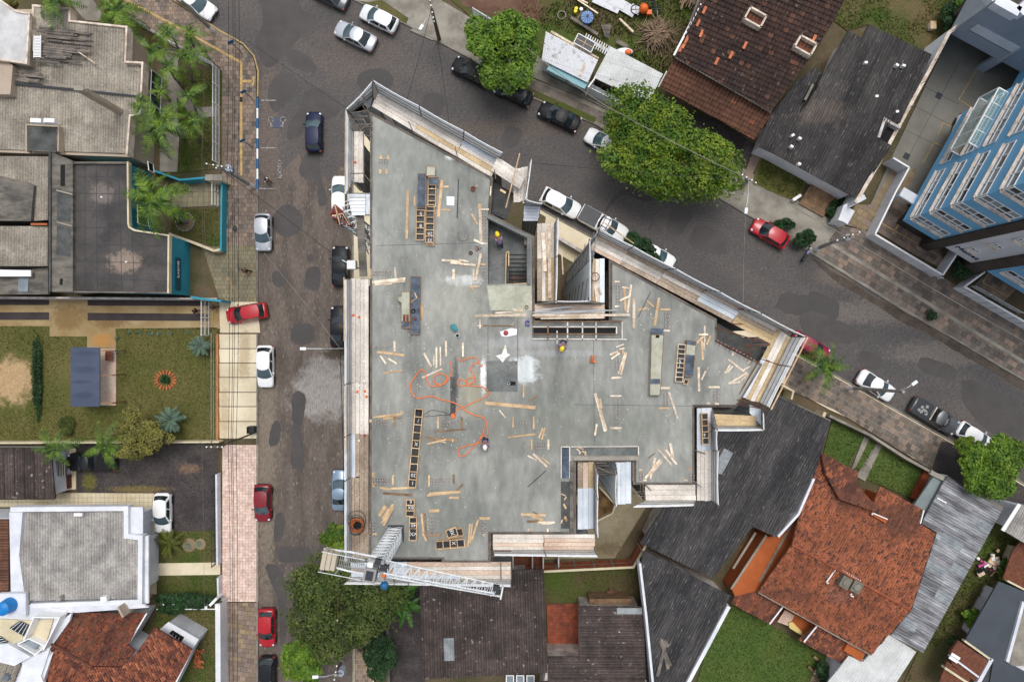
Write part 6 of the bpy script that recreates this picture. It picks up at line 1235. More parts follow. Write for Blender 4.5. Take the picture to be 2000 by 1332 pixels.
# brick wall round the site yard
g = empty('brick_wall',W(1240,1100,0),'unplastered brick wall with concrete posts and a cream coping round the sand yard','wall')
path = [(1002,1118),(1050,1116),(1237,1107),(1304,990)]
PW = XY(path,2.4); fl = [Vector(p) for p in PW]
MB().wall(PW,.22,2.4,2.5,r=.5).obj('coping','wall_cream',g)
for a,b in zip(fl,fl[1:]):
    L_ = (b - a).length; n = max(1,round(L_ / 2.0)); d = (b - a) / n; ang = math.atan2(d.y,d.x); nv_ = Vector((-d.y,d.x)).normalized()
    for k in range(n):
        c = a + d * (k + .5)
        for z0_,z1_ in ((.1,1.15),(1.25,2.38)):
            rows = 4
            for r_i in range(rows):
                for q in range(4):
                    u = (q + .5) / 4 - .5; cc = c + d * u * .94; mb = MB(); hh = (z1_ - z0_) / rows; mb.box((cc.x,cc.y,z0_ + hh * (r_i + .5)),(d.length * .94 / 4 - .02,.16,hh - .02),rz=ang); mb.obj('brick','brick_red',g)
        MB().box((c.x,c.y,1.2),(d.length,.12,2.3),rz=ang).obj('mortar_core','mortar',g)
        MB().box((c.x,c.y,1.2),(d.length,.2,.09),rz=ang).obj('tie_beam','mortar',g)
    for k in range(n + 1): c = a + d * k; MB().box((c.x,c.y,1.2),(.18,.21,2.38),rz=ang).obj('post','mortar',g)
o = MB().wall(XY([(1160,1020),(1196,1002),(1202,985),(1170,950)],.9),.15,0,1.).obj('pit_wall','wall_cream'); setp(o,'cream edged wall of the pit below the southern light well','wall')
mat('soil_pit',S(150,116,74),S(96,70,48),sc=1.2,rough=.95,fine=.2)
flat('pit_floor',[(1150,1020),(1194,1000),(1200,985),(1160,940)],.07,'soil_pit')
g = empty('rubble_pens',W(1045,1105,0),'rusty debris pens under the southern scaffold step','pen'); slabp(g,'pen_floor',[(1002,1084),(1060,1084),(1060,1112),(1002,1114)],.4,.3,'rust')
for x in (1002,1040,1061,1091): MB().wall(XY([(x,1080),(x,1112)],1.8),.12,0,1.9).obj('pen_wall','wall_dirty',g)
# debris at the bottom edge
g = empty('window_stack',W(1015,1325,1),'row of white window frames leaning by the brown hall at the bottom edge','window frames')
for k in range(3): slabp(g,'frame',[(988 + k * 20,1318),(1004 + k * 20,1318),(1004 + k * 20,1340),(988 + k * 20,1340)],1.2,.06,'frame_white'); slabp(g,'pane',[(990 + k * 20,1320),(1002 + k * 20,1320),(1002 + k * 20,1338),(990 + k * 20,1338)],1.21,.02,'glass_pale')

# -- orange tiled house
g = house('orange_tile_house','large house with an orange clay tile roof and soot stained ridge at lower right','house',[(1610,895),(1672,928),(1668,950),(1715,975),(1722,955),(1800,998),(1796,1022),(1824,1044),(1776,1190),(1700,1275),(1485,1157),(1548,1064)],3.6,'wall_orange',.5)
north = [(1605,884),(1675,924),(1670,948),(1688,972),(1706,980),(1719,950),(1804,996),(1797,1022),(1827,1042),(1779,1191),(1632,1109),(1547,1063),(1558,1020)]
zr = 5.4
rp = ((1547,1063,zr),(1779,1191,zr))
tp = dict(su=.24,sv=.40,wave=.24,amp=.07,seg=3,lap=.05,stuff=True,jit=.006,name='clay_tiles')
plN,_ = roof_plane(g,north,(*rp,(1740,990,3.7)),((1660,1125),(1725,1005)),'tile_orange',m_alt='tile_sooty',alt=.10,**tp)
plS,_ = roof_plane(g,[(1547,1063),(1632,1109),(1779,1191),(1701,1279),(1480,1156)],(*rp,(1590,1217,3.7)),((1660,1125),(1600,1230)),'tile_orange',m_alt='tile_sooty',alt=.06,**tp)
roof_plane(g,[(1603,882),(1676,923),(1672,944),(1725,1005),(1640,975),(1612,925)],((1605,884,4.05),(1675,924,4.05),(1660,985,4.75)),((1640,975),(1668,925)),'tile_sooty',m_alt='tile_orange',alt=.25,**tp)
for k in range(26):
    a = W(*lerp((1547,1063),(1779,1191),k / 26),zr + .07); b = W(*lerp((1547,1063),(1779,1191),(k + 1.1) / 26),zr + .1); MB().tube([a,b],.11,7,rads=[.12,.10]).obj('ridge_cap','ridge_clay',g)
for a,b in (((1804,996),(1797,1022)),((1480,1156),(1701,1279))): MB().beam(W(*a,3.75),W(*b,3.75),.1,.14).obj('verge_board','frame_white' if a[0] > 1700 else 'light_concrete',g)
for (px,py) in ((1651,1137),(1673,1146)):
    c = W(px,py,5.8); MB().box((c.x,c.y,5.3),(.95,1.1,1.2),rz=math.radians(-29)).obj('chimney','soot',g); MB().sphere((c.x,c.y,5.95),.35,9,5,sq=(1,1,.4)).obj('chimney_cap','light_concrete',g)
for pts,m in ((Q('L',(365,790),(425,722),(450,740),(405,800)),'wall_orange'),(Q('L',(615,430),(625,415),(700,450),(690,475)),'wall_orange')): slabp(g,'light_well',pts,4.95 if m and pts[0][1] > 1100 else 4.4,.3,m)
for a,b in (((420,720),(370,792)),((370,792),(382,798)),((428,714),(578,796)),((500,862),(516,870)),((500,862),(506,852)),((618,418),(700,452)),((620,418),(615,428))): p,q = Q('L',a,b); zz = 5.3 if p[1] > 1080 else 4.55; MB().beam(W(*p,zz),W(*q,zz),.10,.12).obj('flashing','frame_white',g)
roof_plane(g,[(1436,1164),(1475,1157),(1529,1184),(1512,1222),(1427,1178)],((1436,1164,3.0),(1529,1184,3.0),(1470,1200,2.6)),((1480,1160),(1462,1195)),'tile_sooty',m_alt='tile_orange',alt=.35,**tp)
roof_plane(g,[(1597,1221),(1658,1255),(1662,1276),(1641,1294),(1559,1249)],((1597,1221,3.0),(1658,1255,3.0),(1600,1272,2.6)),((1625,1238),(1600,1272)),'tile_sooty',m_alt='tile_orange',alt=.35,**tp)
for a,b in (((1529,1184),(1503,1218)),((1596,1221),(1570,1253)),((1657,1255),(1648,1268)),((1648,1268),(1657,1272))): MB().beam(W(*a,3.15),W(*b,3.05),.12,.12).obj('flashing','frame_white',g)
slabp(g,'terrace',[(1518,1214),(1535,1190),(1600,1225),(1585,1250),(1565,1240),(1540,1222)],1.2,1.1,'wall_orange'); slabp(g,'terrace_mat',[(1518,1214),(1533,1191),(1552,1202),(1540,1222)],1.25,.05,'plank_rust'); slabp(g,'yellow_bench',[(1541,1216),(1548,1214),(1567,1234),(1565,1240),(1542,1226)],1.5,.3,mat('bench_yellow',S(214,190,120),rough=.7))
slabp(g,'side_terrace',[(1492,1050),(1520,1045),(1590,930),(1605,920),(1548,1062),(1480,1155),(1436,1165),(1430,1152)],3.0,3.0,'wall_orange')
for a,b in (((1497,1045),(1428,1150)),((1580,965),(1484,1135)),((1476,1040),(1432,1110))): MB().beam(W(*a,3.02),W(*b,3.02),.22,.03).obj('terrace_kerb','light_concrete',g)
slabp(g,'orange_gable',[(1648,1270),(1656,1256),(1690,1276),(1682,1292)],3.3,.5,'wall_orange')
flat('back_gap',[(1440,1130),(1540,1020),(1500,1040),(1420,1140)],.08,'grass_yard')
# weathered grey long roof
g = house('grey_long_shed','long shed with a whitish streaked corrugated roof along the orange house','shed',[(1853,930),(1955,997),(1800,1268),(1740,1240),(1778,1190),(1828,1040),(1800,1024)],3.4,'wall_dirty',.25)
roof_plane(g,[(1850,929),(1957,996),(1803,1274),(1740,1240),(1781,1190),(1830,1040),(1800,1022)],((1850,929,3.5),(1957,996,3.4),(1780,1200,3.5)),((1820,1060),(1890,1100)),'corr_weather',su=1.0,sv=2.4,amp=.04,m_alt='corr_skylight',alt=.10)
MB().beam(W(1830,972,3.65),W(1848,982,3.65),.12,.08).obj('white_pipe','frame_white',g)
slabp(g,'grey_front_roof',[(1828,924),(1851,928),(1800,1018),(1786,985)],3.0,.2,mat('render_bluegrey',S(136,146,146),S(124,134,134),sc=.6,rough=.85)); slabp(g,'front_wall_top',[(1820,918),(1960,990),(1958,996),(1816,926)],3.3,.3,'light_concrete')
g = house('white_sheet_shed','shed with a clean white sheet roof below the orange house','shed',[(1737,1238),(1788,1272),(1740,1345),(1680,1440),(1590,1440),(1640,1296),(1690,1282)],3.0,'wall_white',.25)
roof_plane(g,[(1735,1236),(1789,1272),(1742,1345),(1680,1440),(1590,1440),(1618,1330),(1658,1280),(1685,1292)],((1737,1238,3.1),(1788,1272,3.1),(1640,1400,3.1)),((1740,1240),(1650,1380)),'sheet_white',su=1.0,sv=2.2,amp=.03)
# lawn south
lw = [(1400,1200),(1427,1180),(1512,1224),(1560,1252),(1625,1290),(1600,1330),(1580,1440),(1330,1440)]
flat('lawn',lw,.08,'grass_lush'); grass('grass',[lw],.08,'grass_dark',110,.12,seed=8)
pavers('path',[(1575,1345),(1600,1290),(1618,1300),(1598,1340)],.16,'paver_tan',.5,(1,.5)); mb = MB()
g = empty('patio_table',W(1603,1308,.5),'pale square garden table with two brown benches by the dark lawn','table')
MB().prism(XY(Q('r',(1340,1060),(1450,1110),(1370,1270),(1260,1220)),.8),.72,.8).obj('table_top','plank_rust',g)
for x,y in ((1345,1080),(1435,1120),(1365,1250),(1275,1215)): c = W(*Q('r',(x,y))[0],.5); MB().beam((c.x,c.y,.05),(c.x,c.y,.75),.07,.07).obj('leg','timber_old',g)
for a,b in (((1265,995),(1345,1060)),((1190,1125),(1270,1200))): p,q = Q('r',a,b); o = MB().beam(W(*p,.45),W(*q,.45),.25,.06).obj('bench','timber_old'); setp(o,('upper' if a[1] < 1100 else 'lower') + ' brown bench beside the pale garden table','bench')
# lawns north of the orange house
for i,poly in enumerate(([(1626,818),(1688,852),(1655,915),(1640,905),(1608,888)],[(1722,868),(1806,918),(1782,975),(1748,958),(1690,935)],[(1698,860),(1712,868),(1684,920),(1672,912)])):
    flat('lawn',poly,.1,'grass_lush'); grass('grass',[poly],.1,'grass_dark' if i else 'grass_dark',100,.12,seed=20 + i)
flat('path',[(1688,852),(1698,858),(1672,912),(1662,918)],.12,'light_concrete'); flat('path',[(1712,866),(1724,870),(1690,940),(1672,930)],.12,'light_concrete'); slabp(None,'brick_edge',[(1806,920),(1818,922),(1792,978),(1780,972)],.5,.4,'brick_red'); setp(bpy.data.objects['brick_edge'],'red brick planter edge beside the lawn of the orange house','planter')
o = MB().wall(XY([(1620,812),(1700,850),(1770,895),(1825,925)],1.3),.25,0,1.4).obj('front_wall','light_concrete'); setp(o,'grey capped front wall of the orange tiled house','wall')
g = empty('gate_frame',W(1540,765,0),'cream wall stub and dark drive beside the black hall','gate'); parapet(g,[(1528,752),(1550,764),(1546,780)],0,2.2,.18,'wall_cream',zr=2.2,name='wall_stub'); parapet(g,[(1612,805),(1606,820)],0,2.0,.3,'wall_cream',zr=2.,name='wall_stub')
# far right bottom
flat('yard_ground',[(1830,1200),(1960,1000),(2100,1000),(2100,1100),(1900,1150),(1800,1500),(1690,1500),(1790,1280)],.06,'weed_soil')
grass('weeds',[[(1880,1130),(1925,1060),(1960,1040),(1990,1060),(1935,1140),(1890,1240),(1840,1250),(1790,1300),(1740,1400),(1700,1440),(1800,1280)]],.06,'grass_blade',60,.25,seed=9,holes=[(1820,1310,40,50),(1880,1240,18,22)])
g = house('slate_house','house with a smooth slate blue roof at the right edge','house',[(1950,1136),(2002,1158),(2100,1200),(2100,1500),(1905,1500),(1930,1290),(1888,1250)],2.6,'wall_white',.9)
slabp(g,'flat_roof',[(1951,1135),(2003,1156),(1996,1200),(1966,1292),(2010,1315),(2010,1500),(1905,1500),(1940,1292),(1886,1249)],2.75,.2,'roof_slate'); slabp(g,'white_gutter',[(1996,1200),(2012,1162),(2100,1180),(2100,1300),(1978,1300),(1966,1292)],2.9,.2,'light_concrete'); parapet(g,[(2000,1175),(1968,1292)],2.6,3.,.3,'wall_white',zr=3.); parapet(g,[(1884,1251),(1936,1288)],2.6,3.,.2,'wall_cream',zr=3.); parapet(g,[(1938,1286),(1905,1345)],2.6,3.,.35,'wall_white',zr=3.); parapet(g,[(1968,1134),(2003,1152)],2.6,2.95,.18,'wall_cream')
slabp(g,'open_tank',[(1872,1250),(1930,1290),(1905,1330),(1860,1300),(1855,1275)],3.0,.3,'rust'); slabp(g,'open_tank',[(1850,1290),(1895,1325),(1880,1360),(1835,1330)],3.0,.3,'rust'); parapet(g,[(1846,1304),(1893,1335)],2.6,3.2,.22,'wall_cream',zr=3.2); parapet(g,[(1858,1282),(1912,1322)],2.8,3.3,.18,'wall_white',zr=3.3)
for a,b in (((1858,1276),(1874,1286)),((1854,1282),(1870,1292))): MB().beam(W(*a,3.4),W(*b,3.4),.3,.1).obj('pale_block','frame_white',g)
g = house('maroon_shed','maroon roofed shed at the right edge above the slate roof','shed',[(1990,1060),(2100,1080),(2100,1180),(1960,1130)],2.3,'wall_cream',.7); slabp(g,'flat_roof',[(1992,1058),(2100,1080),(2100,1190),(1958,1132),(1978,1075)],2.4,.15,'rust')
g = house('small_grey_house','grey corrugated roof with a white gable edge at the right edge','house',[(1990,985),(2100,1010),(2100,1070),(1960,1030)],4.0,'wall_white',.15); roof_plane(g,[(1992,985),(2100,1030),(2100,1090),(2000,1060),(1960,1036)],((1992,985,4.3),(2100,1030,4.3),(1960,1036,4.0)),((1992,985),(1965,1032)),'corr_grey',su=1.,sv=2.); MB().beam(W(1991,984,4.4),W(1958,1036,4.2),.35,.1).obj('gable_board','frame_white',g)
mb = MB(); cols_ = ['timber_pale','cloth_navy','cloth_white','mag','timber_mid','steel_dark']; mat('mag',S(190,80,140),rough=.7)
g = empty('scrap_heap',W(1945,1090,.1),'heap of mixed household scrap and boards in the weedy yard','scrap heap')
for k in range(46):
    c = W(1942 + R.gauss(0,12),1098 + R.gauss(0,10),.3); MB().box((c.x,c.y,.15 + R.uniform(0,.5)),(R.uniform(.15,.9),R.uniform(.1,.35),R.uniform(.04,.2)),rz=R.uniform(0,3)).obj('scrap_piece',R.choice(cols_),g)
g = empty('garden_chair',W(1915,1118,.1),'beige wooden chair left standing beside the scrap heap','chair'); c = W(1915,1118,.5); MB().box((c.x,c.y,.5),(.7,.7,.08),rz=.5).obj('seat','timber_pale',g); MB().box((c.x - .25,c.y + .28,.8),(.7,.08,.6),rz=.5).obj('backrest','steel_dark',g)
for s1 in (-1,1):
    for s2 in (-1,1): MB().beam((c.x + s1 * .25,c.y + s2 * .25,.05),(c.x + s1 * .25,c.y + s2 * .25,.5),.06,.06).obj('leg','timber_old',g)
# -- north and north-east
lotp = [(870,-150),(880,0),(905,20),(1028,148),(1240,265),(1290,180),(1400,-30),(1400,-150)]
flat('vacant_lot',lotp,.05,'weed_soil'); grass('weeds',[[(1050,20),(1100,0),(1390,-40),(1360,40),(1290,165),(1255,160),(1180,100),(1100,60),(1060,60)]],.05,'grass_blade',60,.28,seed=11,holes=[(1280,70,45,38),(1140,36,16,14),(1200,90,30,20)])
flat('red_soil',[(900,-60),(1060,-60),(1050,40),(1030,60),(960,30),(900,10)],.07,mat('soil_red',S(124,96,80),S(100,72,58),sc=.4,rough=.95,fine=.2),th=.1)
# two site huts
def hut(label,roof,z,m,wallm,dr,door=None,**kw):
    g = house('site_hut',label,'hut',roof,z,wallm,.12); roof_plane(g,roof,((*roof[0],z + .1),(*roof[1],z + .1),(*roof[3],z - .1)),dr,m,**kw); return g
g = hut('white ribbed site hut with teal glazing beside the tree',[(1066,62),(1168,118),(1148,162),(1058,117)],2.9,'sheet_white_old','net',((1090,75),(1075,122)),su=1.0,sv=2.6,wave=.2,amp=.02)
p,q = Q('m',(160,640),(530,830)); a,b = W(*p,2.6),W(*q,2.6)
MB().beam(a + Vector((0,0,-.1)),b + Vector((0,0,-.1)),.9,.05).obj('teal_awning',mat('awning',S(120,170,180),rough=.5),g)
vwin(g,Q('m',(160,680))[0],Q('m',(510,860))[0],1.8,.7,2.0,2,'glass_clear','steel_dark',off=.1); MB().beam(W(1168,150,1.5),W(1146,180,1.5),.12,2.6).obj('corner_post','frame_white',g)
for a_,b_ in (((455,735),(515,610)),((470,740),(520,615))): p,q = Q('m',a_,b_); MB().beam(W(*p,3.05),W(*q,3.05),.09,.05).obj('roof_batten','timber_pale',g)
g = hut('site hut with a smooth white sheet roof between hut and brown tiled house',[(1192,91),(1295,145),(1266,203),(1160,152)],2.9,'sheet_white','cladding_dark',((1230,110),(1210,172)),su=1.0,sv=1.5,wave=.2,amp=.018)
mb = MB(); P_ = [(1147,170),(1228,212)]; mb.wall(XY(P_,1.8),.06,.1,2.); o = mb.obj('metal_fence','net'); setp(o,'white corrugated metal sheets standing before the two site huts','fence')
p,q = Q('m',(520,850),(890,1010)); g = empty('metal_sheets',W(1190,195,.5),'row of pale corrugated sheets leaning in front of the right site hut','sheets')
for k in range(9):
    a,b = lerp(Q('m',(545,800))[0],Q('m',(880,990))[0],k / 9),lerp(Q('m',(545,800))[0],Q('m',(880,990))[0],(k + .96) / 9); c,d = lerp(Q('m',(515,880))[0],Q('m',(800,1030))[0],(k + .96) / 9),lerp(Q('m',(515,880))[0],Q('m',(800,1030))[0],k / 9); mb = MB()
    A_ = [W(*a,1.9),W(*b,1.9),W(*c,.4),W(*d,.4)]; mb.add(A_ + [v - Vector((0,0,.04)) for v in A_],[(0,1,2,3),(7,6,5,4),(0,4,5,1),(1,5,6,2),(2,6,7,3),(3,7,4,0)]); mb.obj('sheet','net',g)
o = MB().wall(XY([(1000,135),(1140,190),(1240,240)],.3),.1,.1,.35).obj('plot_kerb','light_concrete'); setp(o,'pale kerb between the site huts and the street pavement','kerb')
o = MB().wall(XY(Q('G',(-170,50),(-40,130),(60,170)) ,1.8),.06,.1,2.0).obj('metal_fence','net'); setp(o,'white sheet gate at the top left of the vacant lot beside the pole','fence')
g = empty('sheet_stack',W(1180,8,.1),'long stack of white corrugated sheets at the top of the vacant lot','sheets')
for k in range(3):
    pts = Q('m',(590 + k * 5,-10),(720,30),(860,0),(720,-60)); 
for a_,b_,w in (((600,-20),(850,95),1.0),((850,40),(1000,130),1.1),((700,-30),(900,60),.9),((960,70),(1050,120),.8)):
    p,q = Q('m',a_,b_); MB().beam(W(*p,.3 + R.uniform(0,.2)),W(*q,.3 + R.uniform(0,.2)),w * 1.0,.06).obj('sheet','sheet_white_old',g)
# bamboo pole heap
poles = empty('pole_heap',W(1285,70,.1),'big tangled heap of thin wooden poles in the vacant lot','pole heap')
for k in range(130):
    c = Vector((1283 + R.gauss(0,13),66 + R.gauss(0,13))); a = R.choice([R.gauss(.55,.35),R.gauss(2.2,.5),R.gauss(1.3,.5)]); l = R.uniform(18,42) / 1.; d = Vector((math.cos(a),-math.sin(a))) * l; z = .15 + .9 * max(0,1 - (c - Vector((1283,66))).length / 32)
    MB().tube([W(*(c - d / 1.6),z + R.uniform(-.1,.15)),W(*(c + d / 1.6),z + R.uniform(-.1,.15))],R.uniform(.035,.06),5).obj('pole','bamboo',poles)
lb_ = empty('stake_stack',W(1345,8,.1),'stack of grey timber stakes at the top edge beside the tiled house','timber stack')
for k in range(46):
    x,y = 1335 + R.uniform(-10,25),R.uniform(-15,22); MB().beam(W(x,y,.4 + R.uniform(0,.6)),W(x + R.uniform(8,14),y - R.uniform(14,26),.4 + R.uniform(0,.6)),.10,.07).obj('stake','bamboo',lb_)
br_ = empty('brushwood',W(1040,20,.1),'heap of brown brushwood twigs at the top of the vacant lot','brushwood')
for k in range(70):
    c = Vector((1042 + R.gauss(0,12),22 + R.gauss(0,14))); a = R.uniform(0,3.14); l = R.uniform(6,16); d = Vector((math.cos(a),math.sin(a))) * l; MB().tube([W(*(c - d),.2 + R.uniform(0,.5)),W(*(c + d),.2 + R.uniform(0,.4))],.02,4).obj('twig','timber_old',br_)
g = empty('water_tank',W(1147,36,.1),'blue ribbed round water tank lying open in the vacant lot','water tank'); c = W(1147,34,.9); MB().cone((c.x,c.y),.55,.64,.1,.9,22).obj('tank_body','tank_blue',g); MB().cone((c.x,c.y),.62,.16,.9,1.12,22).obj('lid',mat('tank_pale',S(130,160,205),rough=.5),g); MB().cone((c.x,c.y),.15,.15,1.1,1.2,10).obj('lid_knob','steel_dark',g)
for k in range(12): a = k * math.pi / 6; MB().beam((c.x + math.cos(a) * .2,c.y + math.sin(a) * .2,1.1),(c.x + math.cos(a) * .6,c.y + math.sin(a) * .6,.93),.04,.03).obj('lid_rib','tank_blue',g)
for (x,y,m,lb) in ((427,85,'yellow','upper yellow drum'),(420,112,'yellow','lower yellow drum'),(476,92,'frame_white','white bucket')):
    c = W(*Q('m',(x,y))[0],.5); g = empty('drum',(c.x,c.y,0),lb + ' beside the blue water tank','drum'); MB().cone((c.x,c.y),.15,.17,.05,.55,14).obj('drum_body',m,g); MB().ring((c.x,c.y,.56),.17,.015,14,4).obj('rim',m,g)
slabg = empty('panel_frame',W(1142,86,.5),'black four field panel frame leaning behind the white ribbed hut','panel')
P_ = Q('m',(448,330),(615,425),(572,515),(402,420)); MB().prism(XY(P_,1.4),1.32,1.4).obj('panel_face','film_black',slabg)
for a,b in ((0,1),(1,2),(2,3),(3,0)): MB().beam(W(*P_[a],1.42),W(*P_[b],1.42),.07,.07).obj('frame_bar','frame_white',slabg)
for a,b in ((lerp(P_[0],P_[1],.5),lerp(P_[3],P_[2],.5)),(lerp(P_[0],P_[3],.5),lerp(P_[1],P_[2],.5))): MB().beam(W(*a,1.43),W(*b,1.43),.05,.05).obj('cross_bar','timber_mid',slabg)
for a_,b_,w,lb in (((375,170),(640,340),.30,'long grey board behind the black panel frame'),((440,0),(640,135),.14,'pale board above the blue water tank'),((540,35),(430,-20),.14,'short pale board at the top edge by the yellow drums'),((180,310),(645,575),.22,'long white beam along the back of the ribbed hut'),((130,320),(640,585),.18,'second white beam along the back of the ribbed hut'),((850,185),(985,315),.2,'pale plank left of the pole heap'),((820,400),(930,460),.4,'grey board right of the ribbed hut'),((490,110),(440,185),.10,'thin brown lath leaning at the blue water tank')):
    p,q = Q('m',a_,b_); o = MB().beam(W(*p,.6),W(*q,.6),w,.06).obj('long_board','timber_pale' if 'white' in lb or 'pale' in lb else 'timber_grey'); setp(o,lb,'board')
g = empty('pallet_stack',W(1175,80,.1),'stacked pale slatted crates behind the right site hut','crates')
for k in range(22): x,y = 530 + (k % 11) * 22,330 + (k % 11) * 12 + (k // 11) * 35; p,q = Q('m',(x,y),(x - 25,y + 60)); MB().beam(W(*p,.9 + .2 * (k // 11)),W(*q,.9 + .2 * (k // 11)),.10,.05).obj('slat','plank_metal' if k % 3 else 'timber_pale',g)
g = empty('lath_bundle',W(1182,58,.1),'bundle of grey laths right of the black panel frame','laths')
for k in range(12): p,q = Q('m',(670 + k * 3,245 + k * 10),(770 - k * 2,240 + k * 12)); MB().beam(W(*p,.4 + .03 * k),W(*q,.4 + .03 * k),.09,.05).obj('lath','timber_grey',g)
for (x,y,r_) in ((285,150,.45),):
    mb = MB()
    for k in range(3): mb.ring(W(*Q('m',(x,y))[0],.2 + .04 * k),r_ - .03 * k,.03,22,5)
    o = mb.obj('hose_coil','light_concrete'); setp(o,'pale hose coil lying in the grass of the vacant lot','hose coil')
for k,(x,y,r_) in enumerate(((1140,20,.55),(1010,95,.5),(1210,90,.5))):
    c = W(*Q('m',(x,y))[0],.4); g = empty('tyre_ring',(c.x,c.y,.1),['large dark tyre at the top edge of the vacant lot','left dark wheel beside the orange concrete mixer','right dark wheel beside the orange concrete mixer'][k],'wheel')
    MB().ring((c.x,c.y,.4),r_,.10 if k == 0 else .05,22,7).obj('tyre','tire',g); mb = MB(); mb.beam((c.x - r_,c.y,.4),(c.x + r_,c.y,.4),.05,.05); mb.beam((c.x,c.y - r_,.4),(c.x,c.y + r_,.4),.05,.05); mb.obj('spokes','steel_dark',g)
g = empty('concrete_mixer',W(1260,14,0),'orange concrete mixer between dark wheels at the top edge','concrete mixer'); c = W(*Q('m',(1085,90))[0],.9); MB().sphere((c.x,c.y,.95),.48,14,9,sq=(1,1,1.2)).obj('drum','orange',g); MB().ring((c.x - .1,c.y + .1,1.35),.28,.05,16,5).obj('drum_mouth','rust_bright',g); MB().box((c.x + .6,c.y - .25,.6),(.5,.45,.4)).obj('motor_case','orange',g)
for s1 in (-.6,.6): mb = MB(); mb.beam((c.x + s1,c.y - .5,.05),(c.x,c.y,.8),.07,.07); mb.beam((c.x + s1,c.y + .5,.05),(c.x,c.y,.8),.07,.07); mb.obj('stand','steel_dark',g)
g = empty('old_boat_seat',W(1222,98,0),'white and orange plastic lounger shell behind the right site hut','plastic shell'); c = W(*Q('m',(920,510))[0],.8); MB().sphere((c.x - .2,c.y + .1,.6),.7,12,6,sq=(1.3,.6,.35)).obj('shell','frame_white',g,smooth=True); MB().sphere((c.x + .15,c.y,.85),.35,10,6,sq=(1,.8,.4)).obj('cushion','orange',g)
# brown tiled house
g = house('brown_tile_house','large house with a mossy dark brown tile roof and two roof openings','house',[(1380,-60),(1322,111),(1500,214),(1590,100),(1625,44),(1645,-60)],5.0,'wall_dirty',.5)
tp = dict(su=.36,sv=.46,wave=.36,amp=.08,seg=3,lap=.10,stuff=True,jit=.01,name='clay_tiles')
roof_plane(g,[(1395,-60),(1318,111),(1506,219),(1592,100),(1628,42),(1680,-60)],((1318,111,5.0),(1506,219,5.0),(1520,-50,7.2)),((1470,40),(1415,160)),'tile_dark',m_alt='tile_brown',alt=.05,**tp)
roof_plane(g,[(1318,114),(1288,170),(1474,274),(1507,222)],((1318,114,4.3),(1507,222,4.3),(1380,222,3.1)),((1410,166),(1380,222)),'tile_brown',m_alt='tile_orange',alt=.04,**tp)
for (x,y) in ((1330,95),(1336,88),(1341,78),(1370,66),(1400,120),(1428,108),(1455,89),(1364,45),(1590,76),(1376,20)): 
    pl = plane_pts(((1318,111,5.12),(1506,219,5.12),(1520,-50,7.32))); c = onplane(x,y,pl); MB().box(c,(.24,.75,.06),rz=-.45).obj('new_tile','tile_new',g)
MB().beam(W(1383,-20,6.2),W(1316,109,5.1),.18,.2).obj('verge_board','frame_white',g); MB().beam(W(1302,140,4.3),W(1286,170,3.2),.12,.15).obj('verge_board','frame_white',g); MB().beam(W(1318,112,4.9),W(1506,220,4.9),.12,.12).obj('gutter','light_concrete',g)
for (x,y) in ((1475,35),(1573,90)):
    c = W(x,y,6.8); rz = math.radians(-29)
    fr = MB(); M3 = Matrix.Rotation(rz,3,'Z')
    for dx,dy,sx,sy in ((-.85,0,.16,1.3),(.85,0,.16,1.3),(0,-.6,1.85,.16),(0,.6,1.85,.16)): v = M3 @ Vector((dx,dy,0)); fr.box((c.x + v.x,c.y + v.y,6.5),(sx,sy,.9),rz=rz)
    f_ = fr.obj('roof_opening_curb','coping',g); MB().box((c.x,c.y,6.35),(1.5,1.0,.1),rz=rz).obj('opening_floor','rust',f_)
flat('patio',[(1320,215),(1400,235),(1480,285),(1450,340),(1380,300),(1300,250)],.1,'gravel_dark')
# black corrugated house
g = house('black_corrugated_house','house with a big black corrugated roof and white rendered base','house',[(1656,62),(1683,75),(1697,50),(1818,108),(1757,250),(1672,385),(1515,300),(1482,285),(1507,226),(1570,222),(1602,178),(1612,160)],3.6,'wall_bright',.35,top=3.2)
zq = 4.6
roof_plane(g,[(1656,60),(1683,74),(1696,48),(1820,107),(1758,240),(1738,240),(1594,176),(1600,160)],((1594,176,zq),(1735,238,zq),(1760,80,3.7)),((1665,205),(1715,100)),'corr_black_n',su=1.0,sv=2.2,amp=.035)
roof_plane(g,[(1594,176),(1738,240),(1718,270),(1742,285),(1673,388),(1514,302),(1480,286),(1505,224),(1565,220)],((1594,176,zq),(1735,238,zq),(1600,340,3.7)),((1665,205),(1610,310)),'corr_black_n',su=1.0,sv=2.2,amp=.035)
roof_plane(g,[(1555,160),(1594,130),(1612,155),(1592,178),(1566,222),(1506,224)],((1555,160,3.2),(1590,150,3.2),(1530,215,3.0)),((1575,150),(1545,215)),'corr_black',su=1.0,sv=2.0); MB().beam(W(1588,165,3.5),W(1572,196,3.5),.22,.1).obj('pale_beam','light_concrete',g)
w = slabp(g,'light_well',Q('J',(740,720),(820,750),(770,835),(698,795)),3.9,.05,'black_void'); parapet(g,Q('J',(700,795),(735,690),(825,740)),3.6,4.6,.25,'wall_dirty',name='well_wall',zr=4.6)
for x,y in ((1549,264),(1563,270),(1547,286),(1562,320),(1692,122),(1753,127),(1766,128),(1713,188),(1753,218)): box_px(g,'repair_patch',x,y,4.55,(.3,.22,.5),'frame_white',R.uniform(-.6,.6))
MB().wall(XY([(1640,432),(1650,405),(1688,385)],2.2),.5,0,2.4).obj('gate_pillar','wall_bright',g)
box_px(g,'meter_box',1655,421,2.2,(.9,1.5,2.0),'wall_bright',-.5)
